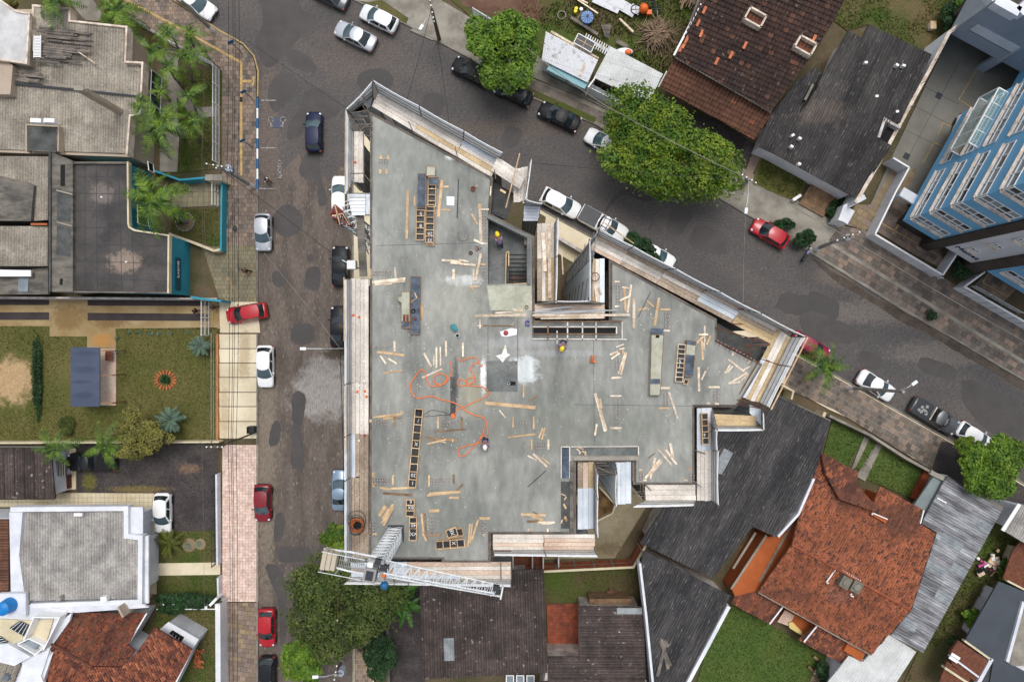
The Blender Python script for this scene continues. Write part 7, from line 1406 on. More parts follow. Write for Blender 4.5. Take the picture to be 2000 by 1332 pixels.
# boundary wall in white
g = empty('boundary_wall',W(1750,240,0),'long white stained boundary wall between black corrugated house and concrete yard','wall')
MB().wall(XY([(1995,-80),(1938,0),(1854,64),(1826,118),(1716,320),(1672,396)],3.9),.28,0,3.9,r=.5).obj('wall_body','wall_white',g); MB().wall(XY([(1995,-80),(1938,0),(1854,64),(1826,118),(1716,320),(1672,396)],3.96),.34,3.88,3.96,r=.5).obj('coping','coping',g)
for x,y in ((1858,62),(1826,118),(1799,164),(1777,210),(1755,254),(1736,300)): MB().beam(W(x,y,3.9),W(x + 8,y - 5,4.5),.05,.05).obj('wall_spike','light_concrete',g)
# yard, grass plot behind
bl = [(1640,-60),(1630,42),(1655,60),(1697,48),(1818,106),(1880,10),(1900,-60)]
flat('lawn',bl,.08,'grass_yard'); grass('grass',[bl],.08,'grass_blade',55,.16,seed=12,holes=[(1770,15,36,24),(1700,45,12,10),(1800,80,16,16)])
flat('yard',[(1860,60),(1940,0),(2300,-60),(2300,300),(1860,300),(1800,400),(1700,400),(1745,300)],.12,'yard_concrete')
for t,a,b in (('s',(1380,120),(1150,500)),('s',(1150,500),(1330,610)),('s',(940,800),(880,960)),('s',(940,800),(1060,850)),('s',(830,1060),(680,1330)),('s',(830,1060),(940,1110)),('t',(420,700),(320,860)),('t',(140,770),(890,1200)),('t',(670,910),(610,1030)),('t',(480,900),(430,970)),('K',(840,0),(780,80)),('K',(1340,300),(1300,360)),('K',(1300,360),(1440,440))):
    p,q = Q(t,a,b); MB().beam((*W(*p,.155)[:2],.155),(*W(*q,.155)[:2],.155),.09,.006).obj('yellow_line','paver_yellow',kind='structure')
for t,a,b in (('s',(1160,0),(500,1230)),('s',(720,340),(1150,560)),('s',(590,590),(1080,850)),('s',(470,900),(900,1110))):
    p,q = Q(t,a,b); MB().beam((*W(*p,.125)[:2],.1235),(*W(*q,.125)[:2],.1235),.04,.004).obj('yard_joint','steel_dark',kind='structure')
for x,y in ((890,450),(470,1235)): p = Q('s',(x,y))[0]; c = W(*p,.13); o = MB().box((c.x,c.y,.13),(.62,.62,.03),rz=-.5).obj('drain_cover','steel_dark'); setp(o,('upper' if y < 600 else 'lower') + ' black square drain cover in the concrete yard','drain cover')
pavers('court',[(1712,452),(1745,390),(1770,400),(1830,470),(1850,530),(1790,500)],.13,'paver_brown',.6,(1,.6),m2='paver_grey',frac=.3); pavers('court',[(1700,400),(1745,330),(1790,330),(1770,380),(1720,440),(1690,450),(1640,436),(1672,400)],.128,'paver_tan',.6,(1,.6),m2='paver_brown',frac=.3)
pavers('court',[(1905,555),(1935,525),(1990,560),(1960,590),(1965,595)],.13,'paver_brown',.6,(1,.6),m2='paver_grey',frac=.3)
# garden strip by the street
flat('lawn',[(1480,300),(1580,345),(1555,395),(1470,360)],.15,'grass_soil'); grass('grass',[[(1490,305),(1575,348),(1552,392),(1475,360)]],.15,'grass_blade',110,.14,seed=13,holes=[(1520,350,9,9),(1545,365,8,8)])
flat('path',[(1470,300),(1486,306),(1466,350),(1452,344)],.16,'paver_brown'); 
g = empty('timber_deck',W(1597,390,.1),'brown timber deck hatch in the paving before the black corrugated house','deck')
P_ = [(1585,358),(1634,385),(1608,424),(1560,398)]
for k in range(7): a,b = lerp(P_[0],P_[3],(k + .5) / 7),lerp(P_[1],P_[2],(k + .5) / 7); MB().beam(W(*a,.3),W(*b,.3),.36,.05).obj('plank','timber_old',g)
o = MB().wall(XY([(1518,308),(1610,358),(1645,385)],1.2),.25,0,1.3).obj('garden_wall','wall_white'); setp(o,'white planted wall in front of the black corrugated house','wall')
mb = MB(); p,q = Q('J',(200,1160),(245,1130)); mb.beam(W(*p,.5),W(*q,.5),.3,.5); o = mb.obj('white_post','frame_white'); setp(o,'short white post lying by the small garden','post')
# grey building
P0 = W(1853,65,3.0); P1 = W(1993,141,3.0); d = (P1 - P0).normalized(); nn = Vector((d.y,-d.x,0));  nn = nn if nn.dot(-P0) < 0 else -nn
g = empty('grey_building',P0,'grey rendered building over an open garage in the top right corner','building')
A_ = [P0,P0 + d * 16,P0 + d * 16 + nn * 14,P0 + nn * 14]; MB().prism([(p.x,p.y) for p in A_],3.0,9.3,r=.5).obj('upper_storeys','wall_grey',g)
MB().prism([(p.x,p.y) for p in (A_[0] + nn * 2.5 ,A_[1] + nn * 2.5,A_[2],A_[3])],-.1,2.99,r=.5).obj('garage_rear_wall','cladding_dark',g)
for u,w in ((1.0,4.8),(6.9,4.8)):
    for z0,z1 in ((5.0,5.9),):
        mb = MB(); a = P0 + d * u - nn * .04; b = P0 + d * (u + w) - nn * .04; mb.beam((a.x,a.y,5.45),(b.x,b.y,5.45),.12,1.1); mb.obj('window_band','wall_bright',g); MB().beam((a.x,a.y,4.86),(b.x,b.y,4.86),.10,.09).obj('shadow_gap','glass_dark',g)
for u in (5.6,): mb = MB(); c = P0 + d * u + nn * .3; mb.box((c.x,c.y,1.5),(.9,.5,3.),rz=math.atan2(d.y,d.x)); mb.obj('column','wall_grey',g); mb = MB(); c = P0 + d * u - nn * .06; mb.beam((c.x,c.y,3.0),(c.x,c.y,9.3),.12,.5); mb.obj('pilaster','wall_grey',g)
MB().wall([(p.x,p.y) for p in A_],.3,9.3,9.9,closed=True).obj('roof_parapet','wall_grey',g); MB().prism(inset([(p.x,p.y) for p in A_],.4),9.31,9.34).obj('roof_deck','cladding_dark',g)
for a_,b_ in (((1940,3),(1985,28)),((1985,28),(2010,5)),((1925,-20),(1940,3))): MB().beam(W(*a_,10.2),W(*b_,10.2),.9,.9).obj('roof_beam','wall_bright',g)
# blue building
C0 = W(1763,431,2.8); dS = Vector((63,-38,0)).normalized(); dW = Vector((116,209,0)).normalized(); nS = Vector((-dS.y * -1,0,0))
nS = Vector((dS.y,-dS.x,0)); nS = nS if nS.dot(-C0) > 0 else -nS; nW = Vector((dW.y,-dW.x,0)); nW = nW if nW.dot(-C0) > 0 else -nW
g = empty('blue_building',C0,'blue apartment building with wrapped corner windows and a white stair tower at the right edge','building')
BZ = 21.5
def pt(a,b,bw=0.): v = C0 + dS * a + nS * b + dW * bw; return (v.x,v.y)
MB().prism([pt(0,0),pt(3.75,0),pt(3.75,-3),pt(4.2,-4),pt(30,-4),pt(30,0,26),pt(3,0,26),pt(3,0,12.3),pt(0,0,12.3)],2.8,BZ,r=.5).obj('main_walls','wall_blue',g)
MB().prism([pt(.6,-.6),pt(3.4,-.6),pt(30,-4.6),pt(30,-4,20),pt(3,-1,12)],-.1,2.8,r=.5).obj('ground_floor','cladding_dark',g)
for a0,a1,b1 in ((3.75,4.8,.25),(8.1,9.4,.25)): MB().prism([pt(a0,-6),pt(a0,b1),pt(a1,b1),pt(a1,-6)],.1,BZ,r=.5).obj('dark_fin','cladding_dark',g)
MB().prism([pt(5.0,-6),pt(5.0,0),pt(8.1,0),pt(8.1,-6)],2.6,BZ,r=.5).obj('stair_tower','wall_white',g)
MB().prism([pt(9.6,-6),pt(9.6,0),pt(16,0),pt(16,-6)],2.8,BZ,r=.5).obj('east_wing','wall_blue',g)
def fwin(o,d,nn,u0,u1,z0,z1,n,frac=.62,sill=True):
    a = C0 + o; a.z = 0; fr = MB(); off = .08
    def P(u,z,e=0.): v = a + d * u + nn * (off + e); return (v.x,v.y,z)
    for i in range(n + 1): u = u0 + (u1 - u0) * i / n; fr.beam(P(u,z0),P(u,z1),.06,.08)
    for z in (z0,z0 + (z1 - z0) * (1 - frac),z1): fr.beam(P(u0,z),P(u1,z),.07,.06)
    w = fr.obj('window','frame_white',g)
    if sill: s_ = MB(); s_.beam(P(u0 - .1,z0 - .10,.06),P(u1 + .1,z0 - .10,.06),.26,.08); s_.obj('sill','coping',w)
    for i in range(n):
        for za,zb in ((z0 + .04,z0 + (z1 - z0) * (1 - frac) - .04),(z0 + (z1 - z0) * (1 - frac) + .04,z1 - .04)):
            gl = MB(); ua = u0 + (u1 - u0) * i / n + .05; ub = u0 + (u1 - u0) * (i + 1) / n - .05; gl.add([P(ua,za,-.05),P(ub,za,-.05),P(ub,zb,-.05),P(ua,zb,-.05)],[(0,1,2,3)]); gl.obj('pane','glass_pale' if R.random() < .72 else 'glass_dark',w)
for k in range(6):
    z0 = 4.55 + 3.1 * k; z1 = z0 + 1.3
    if z1 > BZ - .3: break
    fwin(Vector((0,0,0)),dS,nS,.02,3.35,z0,z1,4); fwin(Vector((0,0,0)),dW,nW,.02,5.0,z0,z1,4); fwin(Vector((0,0,0)),dW,nW,5.9,12.0,z0,z1,5); fwin(dS * 3,dW,nW,13.2,20,z0,z1,5,sill=False)
    fwin(dS * 9.6,dS,nS,.5,4.5,z0,z1,4); fwin(dS * 5.0,dS,nS,.9,1.7,z0 + .5,z1,2,sill=True)
# glass winter garden on the west face
for k in (1,):
    z0 = 3.9 + 3.1 * k; a = C0 + dW * 6.1; a.z = 0; w = MB()
    cs_ = [a,a + dW * 5.6,a + dW * 5.6 + nW * 1.0,a + nW * 1.0]
    for i in range(4):
        p,q = cs_[i],cs_[(i + 1) % 4]
        for z in (z0,z0 + 2.6): w.beam((p.x,p.y,z),(q.x,q.y,z),.09,.09)
        w.beam((p.x,p.y,z0),(p.x,p.y,z0 + 2.6),.09,.09)
    for i in range(1,4): p = a + dW * (5.6 * i / 4) + nW * 1.0; w.beam((p.x,p.y,z0),(p.x,p.y,z0 + 2.6),.07,.07); q = p - nW * 1.0; w.beam((p.x,p.y,z0 + 2.6),(q.x,q.y,z0 + 2.6),.06,.06)
    wg = w.obj('winter_garden','frame_white',g); gl = MB(); gl.add([(*cs_[3][:2],z0),(*cs_[2][:2],z0),(*cs_[2][:2],z0 + 2.6),(*cs_[3][:2],z0 + 2.6)],[(0,1,2,3)]); gl.obj('pane','glass_clear',wg); gl = MB(); gl.add([(*c[:2],z0 + 2.62) for c in cs_],[(0,1,2,3)]); gl.obj('pane','glass_clear',wg); fl_ = MB(); fl_.prism([(c.x,c.y) for c in cs_],z0 - .12,z0); fl_.obj('balcony_floor','light_concrete',wg)
# lettering on the stair tower
me = text_mesh('lettering','Monet',.95,mat('sign_navy',S(26,42,78),rough=.6),.02); ox = C0 + dS * 6.5 + nS * .04; o = bpy.data.objects.new('lettering',me); COL.objects.link(o)
zax = nS; xax = dS if dS.cross(Vector((0,0,1))).dot(nS) > 0 else -dS; yax = zax.cross(xax).normalized()
M4 = Matrix(((xax.x,yax.x,zax.x,ox.x),(xax.y,yax.y,zax.y,ox.y),(xax.z,yax.z,zax.z,4.1),(0,0,0,1))); o.parent = g; o.matrix_parent_inverse = Matrix.Translation(-Vector(g.location)); o.matrix_basis = M4 if False else M4
# white metal fences of the blue building
def wfence(label,pts,h=1.9):
    P = [Vector(p) for p in XY(pts)]; g = empty('sheet_fence',(*P[0],0),label,'fence')
    for a,b in zip(P,P[1:]):
        L_ = (b - a).length; n = max(1,int(L_ / .95)); nv_ = Vector((-(b - a).y,(b - a).x)).normalized()
        for k in range(n):
            p,q = a.lerp(b,k / n + .004),a.lerp(b,(k + 1) / n - .004); MB().beam((p.x,p.y,.1 + h / 2),(q.x,q.y,.1 + h / 2),.05,h - .05).obj('panel','wall_bright',g)
        MB().beam((a.x,a.y,.1 + h),(b.x,b.y,.1 + h),.16,.1).obj('top_rail','frame_white',g)
    return g
wfence('white panel fence along the pavement left of the blue building entrance',[(1688,463),(1818,541),(1852,490)])
wfence('white panel fence along the pavement right of the blue building entrance',[(1898,535),(1859,563),(2060,680)])
wfence('white panel fence at the side of the brown paved court',[(1688,463),(1726,385)],2.1)
wfence('white sliding gate wall across the concrete yard entrance',[(1726,385),(1752,338),(1722,320)],2.1)
g = empty('entrance_canopy',W(1775,382,3),'flat white canopy slab beside the corner of the blue building','canopy'); MB().prism(XY([(1757,382),(1766,366),(1797,384),(1787,401)],3.1),2.9,3.1).obj('roof_slab','wall_bright',g); MB().prism(XY([(1759,382),(1766,369),(1772,372),(1765,385)],2.9),0,2.9).obj('side_wall','wall_white',g)
fence('white pipe handrail on top of the left panel fence',[(1762,505),(1830,545)],.8,1.6,'frame_white',z=.2,picket=0,name='handrail'); fence('white pipe handrail behind the right panel fence',[(1893,560),(1985,612)],.8,1.6,'frame_white',z=.2,picket=0,name='handrail')
g = empty('doghouse',W(1818,48,0),'small pale box standing in the grass behind the black corrugated house','box'); c = W(1822,50,.6); MB().box((c.x,c.y,.35),(.5,.7,.6)).obj('box_body','coping',g); MB().box((c.x,c.y,.68),(.6,.8,.06)).obj('box_lid','plank_wood',g)
# -- vehicles
CM = {}
def paint(name,c,metal=.0):
    if name not in CM: CM[name] = mat('paint_' + name,c,rough=(.5 if name in ('black','navy') else .34),metal=metal,coat=(.05 if name in ('black','charcoal','navy') else .45),spec=(.3 if name in ('black','charcoal') else .5))
    return CM[name]
PC = {'white': S(250,250,252),'silver': S(186,190,196),'pearl': S(214,216,218),'red': S(188,16,34),'dark_red': S(138,18,36),'wine': S(156,22,66),'black': S(22,23,28),'charcoal': S(44,46,50),'navy': S(24,32,66),'grey': S(96,98,102),'ice': S(140,160,180)}
def car(kind,px,py,dx,dy,colour,label,L_=None,z=0.):
    """front points along the photo direction (dx,dy)"""
    D = {'hatch': dict(L=3.95,W=1.70,h=1.48,wb=.62,ws=(.205,.415),rs=(.965,.86),hood=.92,tail=1.02),'sedan': dict(L=4.45,W=1.75,h=1.45,wb=.62,ws=(.22,.42),rs=(.87,.70),hood=.90,tail=.98),
         'suv': dict(L=4.4,W=1.80,h=1.64,wb=.62,ws=(.21,.40),rs=(.97,.88),hood=1.02,tail=1.12),'pickup': dict(L=5.2,W=1.84,h=1.75,wb=.64,ws=(.22,.37),rs=(.60,.555),hood=1.05,tail=1.10)}[kind]
    L = L_ or D['L']; Wd = D['W']; c = W(px,py,z); rz = math.atan2(-dy,dx)
    g = empty({'hatch': 'parked_car','sedan': 'parked_car','suv': 'parked_car','pickup': 'pickup_truck'}[kind],c,label,'pickup' if kind == 'pickup' else 'car','cars parked along the streets',rz)
    pm = paint(colour,PC[colour],.35 if colour in ('silver','grey','ice','charcoal','navy') else 0.)
    X = lambda t: L * (.5 - t)
    # lower body: stations from nose (t=0) to tail (t=1)
    def topz(t):
        if kind == 'pickup' and t > .60: return 1.08
        if t < .27: return D['hood'] - .20 * (1 - t / .27) ** 1.5 - .0
        if t > D['rs'][0]: return D['tail'] - .06 * (t - D['rs'][0]) / max(.02,1 - D['rs'][0])
        return D['hood'] + .02 + (D['tail'] - D['hood']) * (t - .27) / .6
    def hw(t):
        e = .5 * Wd
        if t < .15: e *= .70 + .30 * math.sqrt(max(0,1 - ((.15 - t) / .15) ** 2))
        if t > .90: e *= .80 + .20 * math.sqrt(max(0,1 - ((t - .90) / .10) ** 2))
        return e
    ts = [0,.015,.04,.08,.13,.2,.27,.35,.5,.65,.78,.86,.92,.96,.985,1.0]; vs = []; fs = []; m_ = 13
    for t in ts:
        w = hw(t); zt = topz(t); lo = .24 + (.10 if t < .02 or t > .98 else 0); end = 1 - .30 * (t == 0) - .22 * (t == 1.0)
        prof = [(-.82 * w,lo),(-.97 * w,lo + .10),(-1.0 * w,.55),(-.985 * w,zt - .20),(-.93 * w,zt - .07 * end - .02),(-.80 * w,zt - .015 - .1 * (1 - end)),(0,zt + .035 - .1 * (1 - end))]
        prof = prof + [(-a,b) for a,b in prof[-2::-1]]
        for a,b in prof: vs.append((X(t),a,b * (1 if b > .6 else 1)))
    for i in range(len(ts) - 1):
        for k in range(m_ - 1): fs.append((i * m_ + k,(i + 1) * m_ + k,(i + 1) * m_ + k + 1,i * m_ + k + 1))
        fs.append((i * m_ + m_ - 1,(i + 1) * m_ + m_ - 1,(i + 1) * m_,i * m_))
    fs.append(tuple(range(m_))); fs.append(tuple((len(ts) - 1) * m_ + k for k in range(m_))[::-1])
    MB().add(vs,fs,.5).local('body',pm,g,smooth=True)
    # cabin
    ta,tb = D['ws']; td,tc = D['rs']; hz = D['h']; wb_ = .47 * Wd; wt = .37 * Wd; zb = D['hood'] - .02; zb2 = (D['tail'] if kind != 'pickup' else 1.1) - .04; bow = .24
    def cab(t_,s_,lvl): # t_ 0 front..1 rear of ring
        pass
    nS_ = 5
    def front(s_,v): x0,x1 = X(ta),X(tb); return Vector((x0 + (x1 - x0) * v - bow * s_ * s_,s_ * (wb_ + (wt - wb_) * v),zb + (hz - zb) * v ** .9))
    def rear(s_,v): x0,x1 = X(td),X(tc); return Vector((x0 + (x1 - x0) * v + bow * .7 * s_ * s_,s_ * (wb_ + (wt - wb_) * v),zb2 + (hz - .03 - zb2) * v ** .9))
    def side(sg,u,v): a = front(sg,v); b = rear(sg,v); p = a.lerp(b,u); p.y += sg * .035 * math.sin(math.pi * u); return p
    def grid(fn,nu,nv,u0,u1,v0,v1,off,flip):
        vs = []; fs = []
        for i in range(nu + 1):
            for j in range(nv + 1): vs.append(fn(u0 + (u1 - u0) * i / nu,v0 + (v1 - v0) * j / nv) + off)
        for i in range(nu):
            for j in range(nv): q = (i * (nv + 1) + j,(i + 1) * (nv + 1) + j,(i + 1) * (nv + 1) + j + 1,i * (nv + 1) + j + 1); fs.append(q if flip else q[::-1])
        return vs,fs
    mb = MB()
    mb.add(*grid(front,6,3,-1,1,0,1,Vector(),True),.5); mb.add(*grid(rear,6,3,-1,1,0,1,Vector(),False),.5)
    for sg in (-1,1): mb.add(*grid(lambda u,v: side(sg,u,v),6,3,0,1,0,1,Vector(),sg < 0),.5)
    def roof(u,s_): a = front(s_,1).lerp(rear(s_,1),u); a.y = s_ * (wt + .035 * math.sin(math.pi * u)); a.z += .06 * (1 - s_ * s_) * math.sin(math.pi * (.12 + .76 * u)) + .03 * math.sin(math.pi * u); return a
    mb.add(*grid(roof,8,8,0,1,-1,1,Vector(),False),.5); mb.local('roof',pm,g,smooth=True)
    gl = 'car_glass_pale' if colour in ('white','pearl','silver','navy','ice','dark_red') else 'car_glass'
    MB().add(*grid(front,6,3,-.93,.93,.01,.98,Vector((.012,0,.012)),True)).local('windshield',gl,g,smooth=True)
    MB().add(*grid(rear,6,3,-.90,.90,.06,.95,Vector((-.012,0,.012)),False)).local('rear_window','car_glass',g,smooth=True)
    for sg in (-1,1):
        for u0,u1 in ((.06,.48),(.53,.90)): MB().add(*grid(lambda u,v: side(sg,u,v),4,2,u0,u1,.12,.88,Vector((0,sg * .014,.006)),sg < 0)).local('side_window','car_glass',g,smooth=True)
    # wheels, lights, mirrors, bumpers, plate
    me = None
    for tx in (.175,.81):
        for sg in (-1,1):
            w = MB(); n = 16; rr = .31 if kind != 'pickup' and kind != 'suv' else .36; vs = []; cx = X(tx); cy = sg * (.5 * Wd - .10)
            for yy_,r_ in ((-.10,rr * .96),(-.07,rr),(.07,rr),(.10,rr * .96)):
                for k in range(n): a = 2 * math.pi * k / n; vs.append((cx + r_ * math.cos(a),cy + yy_,rr + r_ * math.sin(a)))
            fs = [(i * n + k,i * n + (k + 1) % n,(i + 1) * n + (k + 1) % n,(i + 1) * n + k) for i in range(3) for k in range(n)] + [tuple(range(n)),tuple(range(3 * n,4 * n))[::-1]]
            w.add(vs,fs); wo_ = w.local('wheel','tire',g); q = MB(); q.add([(cx + rr * .62 * math.cos(2 * math.pi * k / 10),cy + sg * .106,rr + rr * .62 * math.sin(2 * math.pi * k / 10)) for k in range(10)],[tuple(range(10))]); q.local('rim','rim',wo_)
            w = MB(); w.box((cx,sg * (.5 * Wd - .005),.42),(.78,.03,.40)); w.local('wheel_arch','plastic_black',g)
    for sg in (-1,1):
        w = MB(); w.sphere((X(.06),sg * .36 * Wd,D['hood'] - .22),.16,9,6,sq=(1.0,.95,.55)); w.local('headlight','headlight',g,smooth=True)
        w = MB(); w.box((X(.985),sg * .40 * Wd,D['tail'] - .24),(.14,.24,.26)); w.local('tail_light','tail_light',g)
        w = MB(); w.sphere((X(.34),sg * (.5 * Wd + .08),D['hood'] + .08),.11,8,5,sq=(.8,1,.7)); w.local('mirror',pm if colour != 'black' else 'plastic_black',g,smooth=True)
    w = MB(); w.box((X(0) - .04,0,.42),(.12,Wd * .72,.16)); w.local('front_bumper','plastic_black',g); w = MB(); w.box((X(1) + .04,0,.42),(.12,Wd * .76,.16)); w.local('rear_bumper','plastic_black',g)
    w = MB(); w.box((X(.008),0,D['hood'] - .34),(.08,Wd * .42,.12)); w.local('grille','plastic_black',g)
    w = MB()
    for k in (-1,1): w.tube([(X(ta) + .03 + .01,k * .12,zb + .03),front(k * .12 + .38,.30) + Vector((.03,0,.03))],.012,4)
    w.local('wiper','plastic_black',g)
    for t_ in (.285,): w = MB(); w.tube([(X(.275),-.44 * Wd,topz(.27) + .004),(X(.262),0,topz(.262) + .048),(X(.275),.44 * Wd,topz(.27) + .004)],.012,4); w.local('hood_gap','plastic_black',g)
    return g,X,Wd,D
car('hatch',519,456,0,1,'silver','silver white hatchback parked at the left kerb beside the teal building',3.8)
car('hatch',487,612,-84,14,'red','bright red hatchback turning from the street into the driveway',4.2)
car('hatch',523,715,0,1,'white','white hatchback parked by the beige slab pavement',4.3)
car('hatch',518,979,0,1,'dark_red','dark red hatchback parked by the pink tiled pavement',3.8)
car('hatch',526,1220,0,1,'red','bright red hatchback parked by the brown stone pavement',3.9)
car('hatch',527,1312,0,1,'charcoal','dark grey hatchback cut by the bottom edge of the street',3.9)
car('hatch',325,998,0,1,'white','white hatchback parked in the gravel yard',4.1)
g_,X_,Wd_,D_ = car('pickup',187,900,-1,0,'charcoal','dark pickup parked under palms beside the brown roofed house',5.0)
MB().box((X_(.80),0,1.1),(1.5,1.5,.05)).local('bed_cover','black_void',g_)
car('hatch',617,262,0,-1,'navy','dark blue hatchback driving up the left street',4.1)
car('sedan',697,76,-78,-38,'silver','silver sedan driving in the street at the top',4.4)
car('hatch',743,43,-72,-36,'pearl','silver hatchback parked at the kerb above the silver sedan',4.0)
car('sedan',645,-4,-72,-36,'grey','grey sedan cut by the top edge',4.3)
car('sedan',388,12,74,50,'white','white car behind the pole at the top left corner',4.4)
car('suv',924,147,-72,-38,'black','black sport utility car half under the left street tree',4.4)
car('hatch',1002,187,-72,-32,'charcoal','black hatchback just below the left street tree',4.0)
car('sedan',1091,232,-76,-36,'black','black sedan parked between the two street trees',4.4)
car('hatch',1179,284,-76,-44,'white','white hatchback with its tail hidden by the big street tree',4.2)
car('suv',1094,400,74,38,'white','white wagon parked beside the northern light well',4.15)
g_,X_,Wd_,D_ = car('pickup',1176,440,80,44,'white','white pickup with black bed cover and roof bars',5.3)
MB().box((X_(.80),0,1.13),(1.95,1.62,.05)).local('bed_cover','film_black',g_)
for t_ in (.42,.52): MB().box((X_(t_),0,1.88),(.06,1.3,.05)).local('roof_bar','steel_dark',g_)
for s_ in (-.45,.45): MB().box((X_(.47),s_,1.9),(.75,.05,.05)).local('roof_bar','steel_dark',g_)
car('sedan',1276,499,76,44,'white','white car mostly hidden by the shrub beside the north-east net',4.4)
car('hatch',1499,458,-68,-40,'red','bright red hatchback parked at the far kerb beside shrubs',4.0)
car('hatch',1577,677,76,44,'wine','wine coloured car sticking out from under the east scaffold',4.2)
car('sedan',1704,752,72,44,'white','white sedan parked across the pavement behind the lamp pole',4.1)
g_,X_,Wd_,D_ = car('pickup',1817,811,80,48,'grey','grey pickup with an open loaded bed at the right kerb',5.3)
MB().box((X_(.80),0,1.10),(1.75,1.5,.05)).local('bed_floor','steel_dark',g_)
for k in range(7): MB().box((X_(.72 + .025 * k),R.uniform(-.5,.5),1.2),(.3,.3,.15),rz=k).local('bed_load','crane_grey',g_)
MB().box((X_(.63),0,1.5),(.10,1.5,.10)).local('roll_bar','coping',g_)
car('hatch',1894,851,74,46,'white','white car behind the grey pickup under the right tree',4.0)
car('hatch',1868,268,-20,60,'white','white car in the concrete yard half under the blue building',4.0,.13)
car('sedan',668,521,0,-1,'black','black sedan parked left of the scaffold gap',4.1)
car('sedan',665,638,0,-1,'black','black car half hidden by the long west scaffold',4.2)
car('sedan',668,954,0,-1,'ice','pale blue grey car half hidden by the lower west scaffold',4.1)
car('hatch',667,388,0,-1,'white','white car below the red hoist head at the west scaffold',4.3)
# motorbike
c = W(1571,497,0); g = empty('motorbike',c,'black motorbike parked by the pole base at the far kerb','motorbike',None,math.radians(60))
for x in (-.62,.62):
    n = 14; mb = MB(); vs = [(x + (.3 if e else .22) * math.cos(2 * math.pi * k / n),yy_,.3 + (.3 if e else .22) * math.sin(2 * math.pi * k / n)) for yy_ in (-.05,.05) for e in (0,1) for k in range(n)]
    fs = [];
    for a,b in ((0,1),(2,3),(1,3),(0,2)): fs += [(a * n + k,a * n + (k + 1) % n,b * n + (k + 1) % n,b * n + k) for k in range(n)]
    mb.add(vs,fs); mb.local('wheel','tire',g)
MB().tube([(-.6,0,.35),(-.1,0,.55),(.3,0,.75),(.62,0,.3)],.05,6).local('frame','steel_dark',g)
MB().sphere((.12,0,.8),.2,10,6,sq=(1.4,.7,.7)).local('tank','cloth_lavender',g,smooth=True); MB().sphere((-.35,0,.82),.22,10,6,sq=(1.7,.6,.4)).local('seat','plastic_black',g,smooth=True)
MB().tube([(.42,-.36,1.0),(.48,0,1.0),(.42,.36,1.0)],.025,6).local('handlebar','rim',g); MB().sphere((.58,0,.85),.1,8,6).local('headlight','headlight',g); MB().box((-.72,0,.8),(.3,.3,.28)).local('top_box','plastic_black',g)

mb = MB()
for k in range(700):
    t_ = R.random(); c = R.choice((Vector((507 + abs(R.gauss(0,5)),R.uniform(380,1332))),Vector((688 - abs(R.gauss(0,5)),R.uniform(420,1332))),Vector(lerp((919,118),(1595,505),t_)) + Vector((-2,3 + abs(R.gauss(0,5)))),Vector(lerp((1640,735),(1950,915),t_)) + Vector((2,-3 - abs(R.gauss(0,6)))),Vector((R.uniform(510,685),R.uniform(100,1332)))))
    p = W(c.x,c.y,.012); a = R.uniform(0,6); d = Vector((math.cos(a),math.sin(a),0)) * R.uniform(.04,.10); e = Vector((-d.y,d.x,.1)) * .5; mb.add([p - d,p - e,p + d,p + e],[(0,1,2,3)])
o = mb.obj('fallen_leaves',mat('leaf_litter',S(140,116,76),S(84,76,50),sc=3,var=.4,rough=.9)); setp(o,'dry leaves and grit gathered along the kerbs','leaf litter',kind='stuff')

